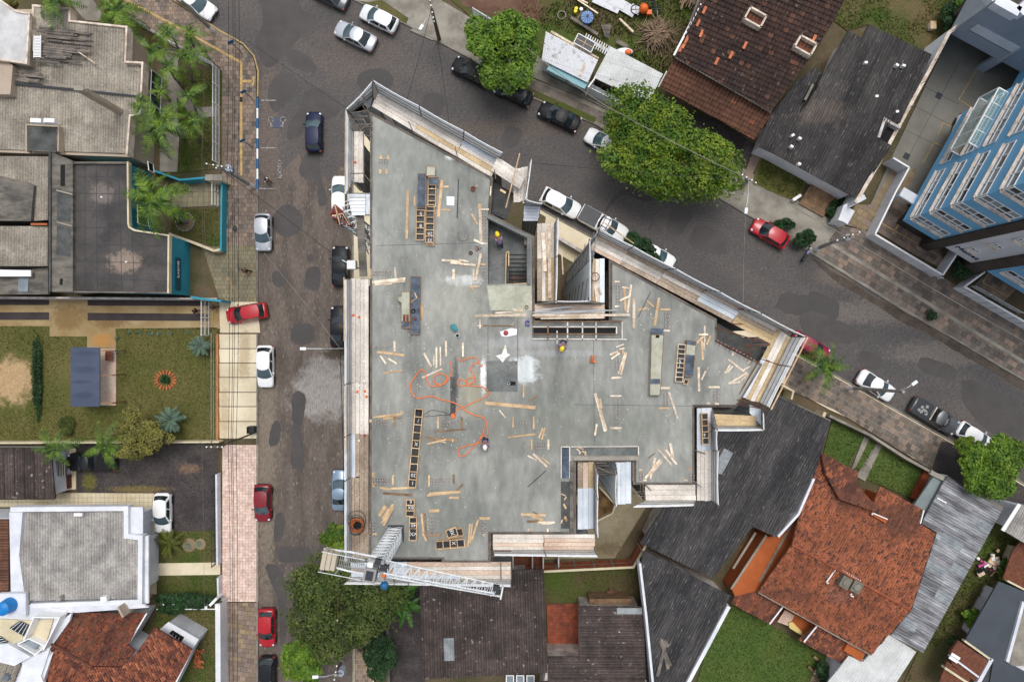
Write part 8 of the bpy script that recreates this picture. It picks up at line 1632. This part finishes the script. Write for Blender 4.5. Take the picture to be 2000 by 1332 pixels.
# -- plants
def tree(name,label,cat,cx,cy,rx,ry,zt,hh,n,m,seed,leaf=.17,lobes=16,base=None,m2=None,trunk=True,bark='bark',rot=0.):
    """crown centre and radii in photo px at height zt-hh/2; leaves sit on the skins of many overlapping lobes"""
    rs = np.random.RandomState(seed); zc = zt - hh / 2; k = (H - zc) / F; c = W(cx,cy,zc); rX,rY = rx * k,ry * k
    g = empty(name,(W(*base,0) if base else Vector((c.x,c.y,0))),label,cat)
    lobes = int(lobes * 1.5); ang = rs.uniform(0,6.28,lobes); rad = np.sqrt(rs.uniform(0.02,1,lobes)) * (.80 + .16 * np.sin(ang * 3 + seed) * (lobes > 30)); lx = np.cos(ang) * rad; ly = np.sin(ang) * rad; lz = rs.uniform(-.5,.55,lobes) * np.sqrt(np.maximum(.05,1 - rad ** 2)); lr = rs.uniform(.15,.34,lobes) * (1.25 if lobes < 14 else 1.)
    li = rs.choice(lobes,n,p=lr ** 2 / (lr ** 2).sum()); d = rs.normal(size=(n,3)); d[:,2] = np.abs(d[:,2]) * 1.0 - .25; d /= np.linalg.norm(d,axis=1)[:,None]; rr = lr[li] * rs.uniform(.62,1.12,n) ** .7
    sp = rs.uniform(0,1,n) < .10; rr[sp] *= rs.uniform(1,1.5,sp.sum())
    ca,sa = math.cos(rot),math.sin(rot)
    ux = lx[li] + d[:,0] * rr; uy = ly[li] + d[:,1] * rr
    X = ux * rX; Y = uy * rY; P = np.stack([c.x + X * ca - Y * sa,c.y + X * sa + Y * ca,zc + (lz[li] + d[:,2] * rr) * hh / 2],1)
    nrm = d * .7 + rs.normal(size=(n,3)) * .55 + np.array([0,0,.55]); nrm /= np.linalg.norm(nrm,axis=1)[:,None]
    t = np.cross(nrm,rs.normal(size=(n,3))); t /= np.linalg.norm(t,axis=1)[:,None]; b = np.cross(nrm,t); s_ = (leaf * rs.uniform(.6,1.3,n))[:,None]
    V = np.stack([P - t * s_,P + b * s_ * .55,P + t * s_,P - b * s_ * .55],1).reshape(-1,3); rnd = np.clip(rs.uniform(0,1,n) * .5 + rs.uniform(0,.5,lobes)[li],0,1)
    np_mesh('crown',V,4,m,rs,g,rnd=rnd)
    if trunk:
        bs = Vector(g.location); mb = MB(); top = Vector((c.x,c.y,zc)); r0 = .07 * max(1.2,min(rX,rY)); mb.tube([bs,bs.lerp(top,.4),bs.lerp(top,.8)],r0,8,rads=[r0 * 1.3,r0,r0 * .7])
        for i in range(min(9,lobes)):
            e = Vector((c.x + (lx[i] * rX * ca - ly[i] * rY * sa) * .9,c.y + (lx[i] * rX * sa + ly[i] * rY * ca) * .9,zc + lz[i] * hh / 2)); s0 = bs.lerp(top,.45 + .05 * i); mb.tube([s0,s0.lerp(e,.5) + Vector((0,0,.2)),e],r0 * .4,5,rads=[r0 * .5,r0 * .35,r0 * .12])
        mb.obj('trunk',bark,g)
    return g
tree('street_tree','bright green street tree over the black cars at the top','tree',985,92,78,80,7.5,4.6,17000,'leaf_bright',31,lobes=26,base=(985,150))
tree('street_tree','big spreading yellow green street tree beside the black corrugated house','tree',1300,292,158,92,8.0,4.4,38000,'leaf_mid',32,leaf=.15,lobes=58,base=(1330,330),rot=math.radians(-30))
tree('street_tree','large dark olive tree below the crane','tree',668,1185,108,100,9.0,6.,26000,'leaf_dark',33,leaf=.16,lobes=48,base=(705,1265))
tree('street_tree','light green tree at the bottom edge left of the olive one','tree',594,1292,44,48,6.0,3.6,6500,'leaf_bright',34,lobes=18,leaf=.19)
tree('round_shrub','deep green bushy tree right of the large olive tree','shrub',742,1285,32,50,5.0,3.6,8000,'leaf_deep',35,lobes=20,leaf=.13)
tree('street_tree','green tree with pale blossoms beside the lower west scaffold','tree',665,1060,42,42,7.,4.,6000,'leaf_mid',36,lobes=18)
tree('street_tree','green tree over the white car at the right edge','tree',1934,910,66,58,7.,4.2,13000,'leaf_bright',37,lobes=26)
tree('street_tree','light branch of the tree over the white car at the right edge','tree',1893,872,26,20,5.5,2.,2200,'leaf_mid',38,lobes=8,trunk=False)
tree('shrub','leafy green shrub between white pickup and hidden white car','shrub',1258,482,42,20,3.4,2.4,4200,'leaf_deep',39,lobes=16,rot=math.radians(-32))
tree('garden_tree','olive yellow tree at the lower edge of the big lawn','tree',275,852,56,46,5.,3.4,8500,'leaf_olive',40,leaf=.13,lobes=26)
tree('shrub','green street shrub left of the far red hatchback','shrub',1528,440,28,13,1.6,1.2,1600,'leaf_deep',41,lobes=10,trunk=False)
tree('shrub','green street shrub right of the far red hatchback','shrub',1568,466,26,20,1.7,1.3,1800,'leaf_deep',42,lobes=10,trunk=False)
tree('clipped_shrub','small round clipped shrub in the north-east pavement','shrub',1821,616,12,11,1.5,1.3,900,'leaf_deep',43,lobes=7,leaf=.08)
tree('shrub','lit green bush at the entrance of the blue building','shrub',1881,527,20,18,2.2,1.8,1400,'leaf_deep',44,lobes=9)
tree('hedge','dark creeper hedge across the front garden of the white house','hedge',366,1176,62,20,2.6,1.8,7000,'leaf_deep',45,leaf=.16,lobes=26,trunk=False)
tree('hedge','dark green hedge between dark hall and white terrace shed','hedge',1612,1318,16,26,2.,1.5,1500,'leaf_deep',46,lobes=9,trunk=False)
tree('bush','green overgrown bush beside the slate roof','bush',1900,1205,22,20,1.8,1.6,1800,'leaf_bright',47,lobes=9,trunk=False)
tree('bush','small bush by the open rusty tanks','bush',1868,1255,18,12,1.2,1.,900,'leaf_deep',48,lobes=8,trunk=False)
tree('bush','green bush behind the scrap heap','bush',1965,1115,18,22,1.4,1.2,1200,'leaf_mid',49,lobes=8,trunk=False)
tree('shrub','dark shrubs along the white boundary wall of the lawn','shrub',1855,32,22,34,2.4,2.,2600,'leaf_deep',50,lobes=12,trunk=False,rot=math.radians(-40))
tree('bush','bright bush at the top edge above the white boundary wall','bush',1876,5,14,10,2.6,1.5,900,'leaf_bright',51,lobes=6,trunk=False)
tree('shrub','strip of green plants right of the timber deck hatch','shrub',1636,402,16,26,1.2,1.,1300,'leaf_deep',52,lobes=9,trunk=False,rot=math.radians(-30))
tree('shrub','yellowish shrub in the far top left corner','shrub',28,20,20,18,3.5,2.6,1500,'leaf_olive',53,lobes=8)
tree('shrub','low planting on the white wall before the black corrugated house','shrub',1560,326,42,7,1.6,.5,1500,'leaf_mid',54,lobes=14,trunk=False,rot=math.radians(-27))
tree('hedge','row of dark hedge plants across the left lawn','hedge',72,730,10,92,.9,.9,5200,'leaf_deep',55,leaf=.09,lobes=34,trunk=False)
tree('shrub','low dark green bush in the left lawn','shrub',130,833,18,20,.9,.8,1200,'leaf_dark',56,leaf=.09,lobes=9,trunk=False)
tree('bush','tufts of green along the wall by the dark drive','bush',1462,1105,7,40,1.,.8,1500,'leaf_mid',57,lobes=14,trunk=False,rot=math.radians(-28))
tree('bush','reddish round plant in the weedy yard','bush',1196,1158,10,9,.8,.6,500,mat('leaf_russet',S(140,100,80),S(110,80,60),sc=2,var=.3,rough=.8),58,leaf=.09,lobes=5,trunk=False)
tree('bush','dark leaves in the middle of the fire ring','bush',321,741,10,9,.8,.7,600,'leaf_deep',59,leaf=.12,lobes=5,trunk=False)
for i,(x,y) in enumerate(((252,650),(273,649),(294,651),(311,652),(336,652),(366,650),(229,660),(229,687))):
    tree('small_plant','small green plant in the row at the top of the lawn' if i < 6 else 'small green plant beside the deck of the blue shelter','plant',x,y,5,4,.5,.5,140,'leaf_blue',60 + i,leaf=.08,lobes=3,trunk=False)
for o in [o for o in COL.objects if o.name.startswith('small_plant')]: pass
sm = [(o,o.location.x,-o.location.y) for o in COL.objects if o.name.startswith('small_plant')]
for o,_,_ in sm: o['group'] = 'small plants edging the lawn'
uniq(sm)
FR = {}
def frond_mesh(kind,v):
    if (kind,v) in FR: return FR[(kind,v)]
    rs = random.Random(v + 77); mb = MB(); L_ = 1.0; n = 22; P = []
    lift,drop = {'palm': (.55,1.35),'soft': (.55,1.3),'cycad': (.35,.45),'banana': (.5,.7),'fan': (.6,.5)}[kind]; bend = rs.uniform(-.12,.12)
    for i in range(n + 1): t = i / n; P.append(Vector((t * L_,bend * t * t,lift * t - drop * t * t)))
    mb.tube(P[::3] + [P[-1]],.012,4,r=.8)
    for i in range(1,n):
        t = i / n; a = P[i]; d = (P[i + 1] - P[i - 1]).normalized(); s0 = {'palm': .30,'soft': .28,'cycad': .20,'banana': .17,'fan': .22}[kind]; l = s0 * (math.sin(math.pi * min(1,t * .92 + .06)) ** .6) * rs.uniform(.85,1.15)
        for sg in (-1,1):
            sd_ = Vector((.45 if kind != 'banana' else .1,sg,-.28 + rs.uniform(-.2,.2))).normalized(); w = d * ({'palm': .021,'soft': .018,'cycad': .014,'banana': .024,'fan': .018}[kind])
            e = a + sd_ * l + Vector((0,0,-.25 * l if kind != 'banana' else -.1 * l)); mid = a + sd_ * l * .55
            mb.add([a - w,a + w,mid + w,e,mid - w],[(0,1,2,3,4)],rs.random())
    FR[(kind,v)] = mb.mesh('frond',{'palm': 'palm','soft': 'palm','cycad': 'cycad','banana': 'banana','fan': 'leaf_blue'}[kind]); return FR[(kind,v)]
def palm(label,bx,by,tx,ty,z,L_,n,kind='palm',seed=0,name='palm_tree',lean=0.):
    rs = random.Random(seed); b = W(bx,by,0); t = W(tx,ty,z); g = empty(name,b,label,'palm' if kind != 'banana' else 'plant','garden palms' if kind == 'palm' else None)
    if z > 1.2: mb = MB(); md = b.lerp(t,.5) + Vector((rs.uniform(-.2,.2),rs.uniform(-.2,.2),0)); mb.tube([b,md,t],.1,8,rads=[.16,.10,.09] if kind == 'palm' and L_ < 2.2 else [.3,.24,.2]); mb.obj('trunk','bark_pale' if kind == 'palm' else 'bark',g); MB().tube([t - (t - md).normalized() * .5,t + Vector((0,0,.15))],.11,7,rads=[.12,.09]).obj('crownshaft','palm',g)
    for k in range(n):
        a = 2 * math.pi * k / n * 1.0 + rs.uniform(-.25,.25); el = rs.uniform(-.25,.55) + (.25 if k % 3 == 0 else 0); o = bpy.data.objects.new('frond',frond_mesh(kind,k % 4)); COL.objects.link(o); o.parent = g
        l = L_ * rs.uniform(.8,1.12); o.matrix_local = Matrix.Translation(t - b) @ Matrix.Rotation(a,4,'Z') @ Matrix.Rotation(-el,4,'Y') @ Matrix.Rotation(rs.uniform(-.4,.4),4,'X') @ Matrix.Scale(l,4)
    return g
for i,(bx,by,tx,ty,z,L_,n,lb) in enumerate(((350,98,326,64,6,1.5,8,'nearest the top beside the beige parapet'),(378,90,371,68,6,1.5,8,'standing over the pavement tiles'),(352,100,300,100,6,1.6,8,'leaning over the small path by the beige house'),(375,160,372,106,6,1.6,8,'over the diamond railing'),(356,168,330,133,6,1.6,8,'in front of the upper dark green windows'),
                                                 (386,228,370,186,6,1.5,6,'above the garden path bend'),(330,195,312,180,5,1.2,6,'small one by the window reveal'),(388,276,378,235,5.5,1.6,7,'darkest one right of the lower path'),(360,268,316,244,6.5,2.8,11,'largest one with bright yellow green fronds'),(292,240,274,205,6.5,1.6,6,'hanging over the beige roof edge'),(410,118,398,100,4.5,0.9,5,'smallest one at the railing'))):
    palm('feathery garden palm ' + lb,bx,by,tx,ty,z,L_,n,seed=i,kind='palm')
palm('big palm spreading over the patio of the teal building',366,434,298,388,6.5,2.9,14,seed=21); palm('palm at the top edge behind the grey path',120,12,112,-4,6,2.4,9,seed=22); palm('bushy palm left of the white railing at the top',238,40,228,22,5,2.4,14,seed=23)
palm('soft palm by the wine coloured car',1622,720,1614,716,4.4,2.2,13,seed=24,kind='soft'); palm('left palm over the dark pickup',110,878,108,876,4.,2.1,9,seed=25,kind='soft'); palm('right palm over the dark pickup',208,876,206,874,4.,2.0,10,seed=26,kind='soft')
palm('olive cycad with a round brown heart in the front garden',332,1060,331,1059,.7,1.5,26,'cycad',27,'cycad'); palm('blue green fan palm at the upper right of the lawn',393,676,393,675,1.2,1.25,26,'fan',28,'fan_palm'); palm('blue green fan palm beside the olive tree',335,822,335,821,1.3,1.5,28,'fan',29,'fan_palm')
for i,(x,y,z) in enumerate(((770,1165,4.2),(795,1180,3.4),(752,1150,3.8),(785,1148,4.0))): palm('broad leaved green plant %s right of the large olive tree' % ['in the middle','at the right','at the left','at the top'][i],x,y + 3,x,y,z,2.1,11,'banana',30 + i,'banana_plant')
g = empty('palm_bed',W(362,434,.1),'round pebble bed at the foot of the big palm','flower bed'); mb = MB(); c = W(362,434,.1); mb.cone((c.x,c.y),1.0,.95,.08,.2,20); mb.obj('pebble_edge','paver_tan',g); 
for k in range(14): a = k * .45; MB().box((c.x + math.cos(a) * .92,c.y + math.sin(a) * .92,.2),(.3,.16,.12),rz=a + 1.57).obj('edge_stone','kerbstone',g)
tree('shrub','dark shrub in the round pebble bed','shrub',352,428,12,12,1.,.8,600,'leaf_dark',80,leaf=.1,lobes=5,trunk=False)

# -- poles, lamps, wires
def pole(label,bx,by,tx,ty,z,m='pole_concrete',r0=.17,arms=(),lamp=None,extra=None,base=True):
    b = W(bx,by,0); t = W(tx,ty,z); g = empty('utility_pole',b,label,'utility pole'); MB().tube([b + Vector((0,0,.1)),t],r0,10,rads=[r0 * 1.25,r0 * .8]).obj('shaft',m,g)
    if base and m == 'pole_concrete': mb = MB(); e = b.lerp(t,.16); mb.tube([b + Vector((0,0,.1)),e],r0,10,rads=[r0 * 1.29,r0 * 1.22]); mb.obj('white_band','paint_white',g)
    for (dz,l,a) in arms:
        p = b.lerp(t,dz); d = Vector((math.cos(a),math.sin(a),0)) * l / 2; MB().beam(p - d,p + d,.10,.12).obj('crossarm','pole_wood',g)
        for s_ in (-.9,-.35,.35,.9): q = p + d * s_; MB().cone((q.x,q.y),.05,.07,q.z + .06,q.z + .24,8).obj('insulator','frame_white',g)
    if lamp:
        (lx,ly,lz) = lamp; e = W(lx,ly,lz); s0 = b.lerp(t,.9); MB().tube([s0,s0.lerp(e,.5) + Vector((0,0,.3)),e],.035,6).obj('lamp_arm','pipe_silver',g); d = (e - s0); d.z = 0; MB().box(e,(.55,.26,.14),rz=math.atan2(d.y,d.x)).obj('lamp_head','lamp_head',g)
    if extra == 'tr':
        p = b.lerp(t,.82) + Vector((.45,.1,0)); MB().cone((p.x,p.y),.32,.32,p.z - .5,p.z + .4,14).obj('transformer','wall_grey',g)
        for k in range(3): MB().cone((p.x - .15 + .15 * k,p.y + .05),.04,.03,p.z + .4,p.z + .65,7).obj('bushing','plastic_black',g)
    return g
RA = math.radians
pole('leaning looking concrete pole between palm garden and teal building',495,365,425,324,9.5,arms=((.98,2.2,RA(-10)),(.82,1.6,RA(-10))),extra='tr'); pole('concrete pole crossing the white car at the top left',417,62,352,0,9.5)
pole('concrete pole by the far motorbike with transformer and crossarm',1592,487,1655,462,8.,arms=((1.,2.4,RA(20)),(.9,1.8,RA(20))),extra='tr'); pole('pole with double lamp beside the grey pickup',1653,757,1765,765,10.2,arms=(),lamp=(1786,748,10.)); pole('pole at the top beside the driveway of the vacant lot',858,78,843,18,8.,'pole_wood',arms=((.97,1.8,RA(100)),(.8,1.4,RA(100))),lamp=(823,54,7.4))
pole('wooden pole with lamp at the corner of the pink pavement',428,872,420,872,8.,'pole_wood',arms=((.95,1.6,0),)); pole('pole behind the big street tree with a white lamp',1456,358,1462,350,8.,arms=((.97,1.6,RA(-30)),),lamp=(1457,412,7.6)); pole('pole with transformer below the olive tree',668,1290,655,1318,9.,arms=((.97,2.,RA(80)),),lamp=(616,1321,8.6),extra='tr')
pole('thin pole among the olive tree crown',660,1215,659,1211,10.,'pipe_silver',.06); pole('thin pole by the west scaffold with long silver lamp arm',664,680,672,681,8.,'pole_wood',.1,lamp=(592,681,8.6))
g = empty('bent_pole',W(490,838,0),'brown bent wooden pole leaning over the beige slabs','pole'); MB().tube([W(494,846,.2),W(470,856,3.),W(450,862,5.5),W(430,874,7.6)],.09,7).obj('shaft','pole_wood',g)
c = W(489,840,1); g = empty('litter_bin',(c.x,c.y,0),'square grey litter bin on the beige slab pavement','litter bin'); MB().wall([(c.x - .32,c.y - .32),(c.x + .32,c.y - .32),(c.x + .32,c.y + .32),(c.x - .32,c.y + .32)],.06,.13,1.1,closed=True).obj('frame','steel_dark',g); MB().box((c.x,c.y,.5),(.5,.5,.7)).obj('basket','plastic_black',g)
for i,(bx,by,tx,ty,lb) in enumerate(((496,197,480,180,'upper'),(494,289,478,275,'lower'),(472,104,462,92,'corner'))):
    b = W(bx,by,.1); t = W(tx,ty,2.8); g = empty('street_sign',b,lb + ' small blue street sign seen from above on the left pavement','sign'); MB().tube([b,Vector((b.x - .02,b.y,2.7))],.035,6).obj('post','steel_dark',g); MB().box((b.x - .1,b.y,2.7),(.6,.05,.5),rz=.5).obj('sign_face','motor_blue',g)
b = W(465,530,.1); g = empty('street_lamp',b,'thin short lamp post on the left pavement above the driveway','street lamp'); MB().tube([b,W(460,450,5.2)],.05,6).obj('post','pole_concrete',g); MB().sphere(W(459,447,5.2),.22,8,5,sq=(1,1.6,.5)).obj('lamp_head','steel_dark',g)
c = W(688,518,5.5); g = empty('service_box',(c.x,c.y,0),'pale service box on a post in the gap of the west scaffold','box'); MB().box(c,(.8,.8,.9)).obj('box_body','frame_white',g); MB().tube([(c.x,c.y,.1),(c.x,c.y,5.1)],.07,7).obj('post','pole_concrete',g); MB().beam(W(668,508,5.7),c,.08,.08).obj('bracket','pipe_silver',g)
def wire(label,pts,r=.018,m='cable',grp='overhead wires along the streets',sag=.4):
    P = [W(*p) for p in pts]; out = []
    for a,b in zip(P,P[1:]):
        for k in range(10): t = k / 10; q = a.lerp(b,t); q.z -= sag * 4 * t * (1 - t); out.append(q)
    out.append(P[-1]); o = MB().tube(out,r,4).obj('overhead_wire',m); return setp(o,label,'wire',grp)
for i,(x0,x1) in enumerate(((443,446),(452,451),(456,454),(464,461))): wire('long dark wire running down over the left pavement, %s from the left' % ['first','second','third','fourth'][i],[(x0,-120,7.6),(x0,330,8),(x1,872,7.6),(x1,1450,7.6)],.022)
for i,x in enumerate((396,418,400)): wire('thin pale wire over the front gardens, %s one' % ['left upper','right upper','lower'][i],[(x,-60,8.3),(x - 2,312,8.6),(x - 6,872,7.6),(x - 4,1450,8)][(0 if i < 2 else 1):(3 if i < 2 else 4)],.012,'scaf_pipe')
wire('thick pale cable across the big street tree',[(1030,95,8),(1180,205,8),(1462,350,8),(1660,465,8),(2060,700,8)],.035,'light_concrete'); wire('thin cable crossing the street by the big tree',[(1036,318,12),(1462,352,8)],.02,'steel_dark')
wire('thin wire crossing from the top pole to the site',[(843,15,8),(778,250,18)],.018); wire('second thin wire crossing from the top pole',[(845,15,8),(880,260,14)],.018); wire('long diagonal wire over the left street above the site',[(480,78,8),(690,220,12)],.018,'steel_dark')
wire('pale diagonal wire across the left street',[(516,495,7),(664,680,8)],.02,'light_concrete'); wire('dark diagonal wire near the hoist tower',[(430,330,9),(655,500,8)],.018); wire('dark wire along the right edge of the left street',[(664,680,8),(672,1085,8.4)],.03); wire('pale wire at the right of the north-east street',[(1462,352,8),(1452,590,16)],.012,'light_concrete')
wire('wire running down through the olive tree',[(659,980,9.6),(659,1211,10),(672,1290,9)],.014,'scaf_pipe'); wire('second wire fanning out below the thin pole',[(659,1211,10),(640,1330,8)],.014,'scaf_pipe')
wire('wire along the north-east pavement, upper one',[(1655,462,8),(2060,640,8)],.016,'steel_dark'); wire('wire along the north-east pavement, lower one',[(1655,468,8),(2060,690,8)],.016,'steel_dark')

# -- people
def skin_mesh(name,pts,edges,radii,m,g,sub=1):
    me = bpy.data.meshes.new(name); me.from_pydata(pts,edges,[]); o = bpy.data.objects.new(name,me); COL.objects.link(o)
    md = o.modifiers.new('s','SKIN'); sk = me.skin_vertices[0].data if me.skin_vertices else None
    if sk is None:
        import bmesh; bm = bmesh.new(); bm.from_mesh(me); bm.verts.layers.skin.verify(); bm.to_mesh(me); bm.free(); sk = me.skin_vertices[0].data
    for i,r_ in enumerate(radii): sk[i].radius = (r_,r_) if not isinstance(r_,tuple) else r_; sk[i].use_root = (i == 0)
    md.use_smooth_shade = True; s2 = o.modifiers.new('u','SUBSURF'); s2.levels = sub; s2.render_levels = sub
    dg = bpy.context.evaluated_depsgraph_get(); dg.update(); m2 = bpy.data.meshes.new_from_object(o.evaluated_get(dg)); bpy.data.objects.remove(o); m2.materials.clear(); m2.materials.append(gm(m)); m2.name = name
    q = bpy.data.objects.new(name,m2); COL.objects.link(q); q.parent = g; return q
def person(label,px,py,z,dx,dy,shirt='cloth_black',legs='cloth_navy',hat=None,bend=0.,step=.12,reach=(.25,.1),hat_c=None,group=None):
    """faces along the photo direction (dx,dy); bend leans the trunk forward; reach = forward and up of the hands"""
    g = empty('person',W(px,py,z),label,'person',group,math.atan2(-dy,dx))
    hz = .92 - .12 * bend; ch = Vector((math.sin(bend) * .45,0,hz + math.cos(bend) * .45)); nk = ch + Vector((math.sin(bend) * .14,0,math.cos(bend) * .14)); hd = nk + Vector((math.sin(bend) * .12 + .03,0,math.cos(bend) * .14 + .02))
    P = [Vector((0,0,hz)),Vector((math.sin(bend) * .22,0,hz + math.cos(bend) * .22)),ch,nk]; E = [(0,1),(1,2),(2,3)]; Rd = [(.15,.12),(.14,.11),(.17,.12),.055]
    legs_i = []; arm_i = []
    for sg in (-1,1):
        n = len(P); P += [Vector((.0,sg * .1,hz - .05)),Vector((sg * step * .6 + .06 + .1 * bend,sg * .11,.48)),Vector((sg * step,sg * .11,.09)),Vector((sg * step + .17,sg * .12,.04))]; E += [(0,n),(n,n + 1),(n + 1,n + 2),(n + 2,n + 3)]; Rd += [.095,.06,.04,.04]; legs_i.append(n)
        n = len(P); sh = ch + Vector((0,sg * .2,.04)); ha = sh + Vector((reach[0] * 1.1,-sg * .06,-.42 + reach[1])); el = sh.lerp(ha,.5) + Vector((-.06,sg * .08,-.05)); P += [sh,el,ha]; E += [(2,n),(n,n + 1),(n + 1,n + 2)]; Rd += [.055,.04,.03]; arm_i.append(n)
        d = (ha - el).normalized(); pm = ha + d * .08; k = len(P); P.append(pm); E.append((n + 2,k)); Rd.append((.035,.018))
        for f in range(4): e0 = pm + d * .03 + Vector((0,(f - 1.5) * .02,0)); P += [e0,e0 + d * (.05 - .006 * abs(f - 1)) + Vector((0,0,-.02))]; kk = len(P) - 2; E += [(k,kk),(kk,kk + 1)]; Rd += [.009,.007]
        th = pm + Vector((0,-sg * .035,0)); P += [th,th + d * .035 + Vector((0,-sg * .01,-.01))]; kk = len(P) - 2; E += [(k,kk),(kk,kk + 1)]; Rd += [.010,.008]
    hn = len(P); P += [hd,hd + Vector((.01,0,.10))]; E += [(3,hn),(hn,hn + 1)]; Rd += [.095,.085]
    body = skin_mesh('body',P,E,Rd,'skin',g,1)
    tp_ = [P[i] for i in (0,1,2)]; te = [(0,1),(1,2)]; tr = [(.165,.13),(.155,.125),(.19,.135)]
    for n in arm_i: k = len(tp_); tp_ += [P[n],P[n].lerp(P[n + 1],.8)]; te += [(2,k),(k,k + 1)]; tr += [.075,.062]
    skin_mesh('shirt',tp_,te,tr,shirt,g,1)
    lp = [P[0]]; le = []; lr = [(.165,.135)]
    for n in legs_i: k = len(lp); lp += [P[n],P[n + 1],P[n + 2]]; le += [(0,k),(k,k + 1),(k + 1,k + 2)]; lr += [.11,.08,.06]
    skin_mesh('trousers',lp,le,lr,legs,g,1)
    for n in legs_i: c = P[n + 2] + Vector((.06,0,-.04)); MB().sphere(c,.09,8,5,sq=(1.5,.6,.5)).local('shoe','shoe',g,smooth=True)
    up = Vector((math.sin(bend * .6),0,math.cos(bend * .6)))
    MB().sphere(hd + up * .07 - Vector((.015,0,0)),.112,12,8,sq=(1.12,.95,.9),zmin=-.2).local('hair','hair',g,smooth=True)
    MB().sphere(hd + Vector((.10,0,.0)),.022,6,4,sq=(1,.7,1.2)).local('nose','skin',g,smooth=True)
    if hat: mb = MB(); mb.sphere(hd + up * .08,.15,14,9,sq=(1.1,.95,.85),zmin=-.1); mb.sphere(hd + up * .075 + Vector((.06,0,0)),.17,14,3,sq=(1.1,.9,.08)); mb.local('helmet',hat,g,smooth=True)
    return g
zl = SL - 1.35
person('worker in lavender shirt and yellow helmet bending on the stair landing',977,480,zl,-6,-20,'cloth_lavender','cloth_navy','yellow',.75,.16,(.35,.05)); mb = MB(); p,q = Q('b',(1480,335),(1530,312)); mb.beam(W(*p,zl + .8),W(*q,zl + .9),.08,.06); o = mb.obj('hand_tool','timber_old'); setp(o,'short brown tool in the hands of the worker on the landing','tool')
person('worker with white helmet and pale blue shirt holding the orange hose',949,857,SL,0,8,'cloth_lavender','cloth_navy','paint_white',.35,.1,(.35,.1))
person('worker with yellow helmet beside the beam slot',1099,669,SL + .02,-4,10,'cloth_lavender','cloth_navy','yellow',.5,.12,(.3,.1))
person('pedestrian in dark clothes walking on the left pavement',487,531,Z1,-10,-3,'cloth_black','cloth_black',None,.1,.28,(.1,0)); person('person in a white shirt walking in the left street',527,357,.0,8,4,'cloth_white','cloth_black',None,.15,.2,(.15,0))
person('person in black on the driveway strips',389,608,.1,10,2,'cloth_black','cloth_black',None,.15,.2,(.2,0)); person('person in a dark green coat at the driveway gate',424,601,.1,10,1,'cloth_green','cloth_black',None,.1,.18,(.2,0))
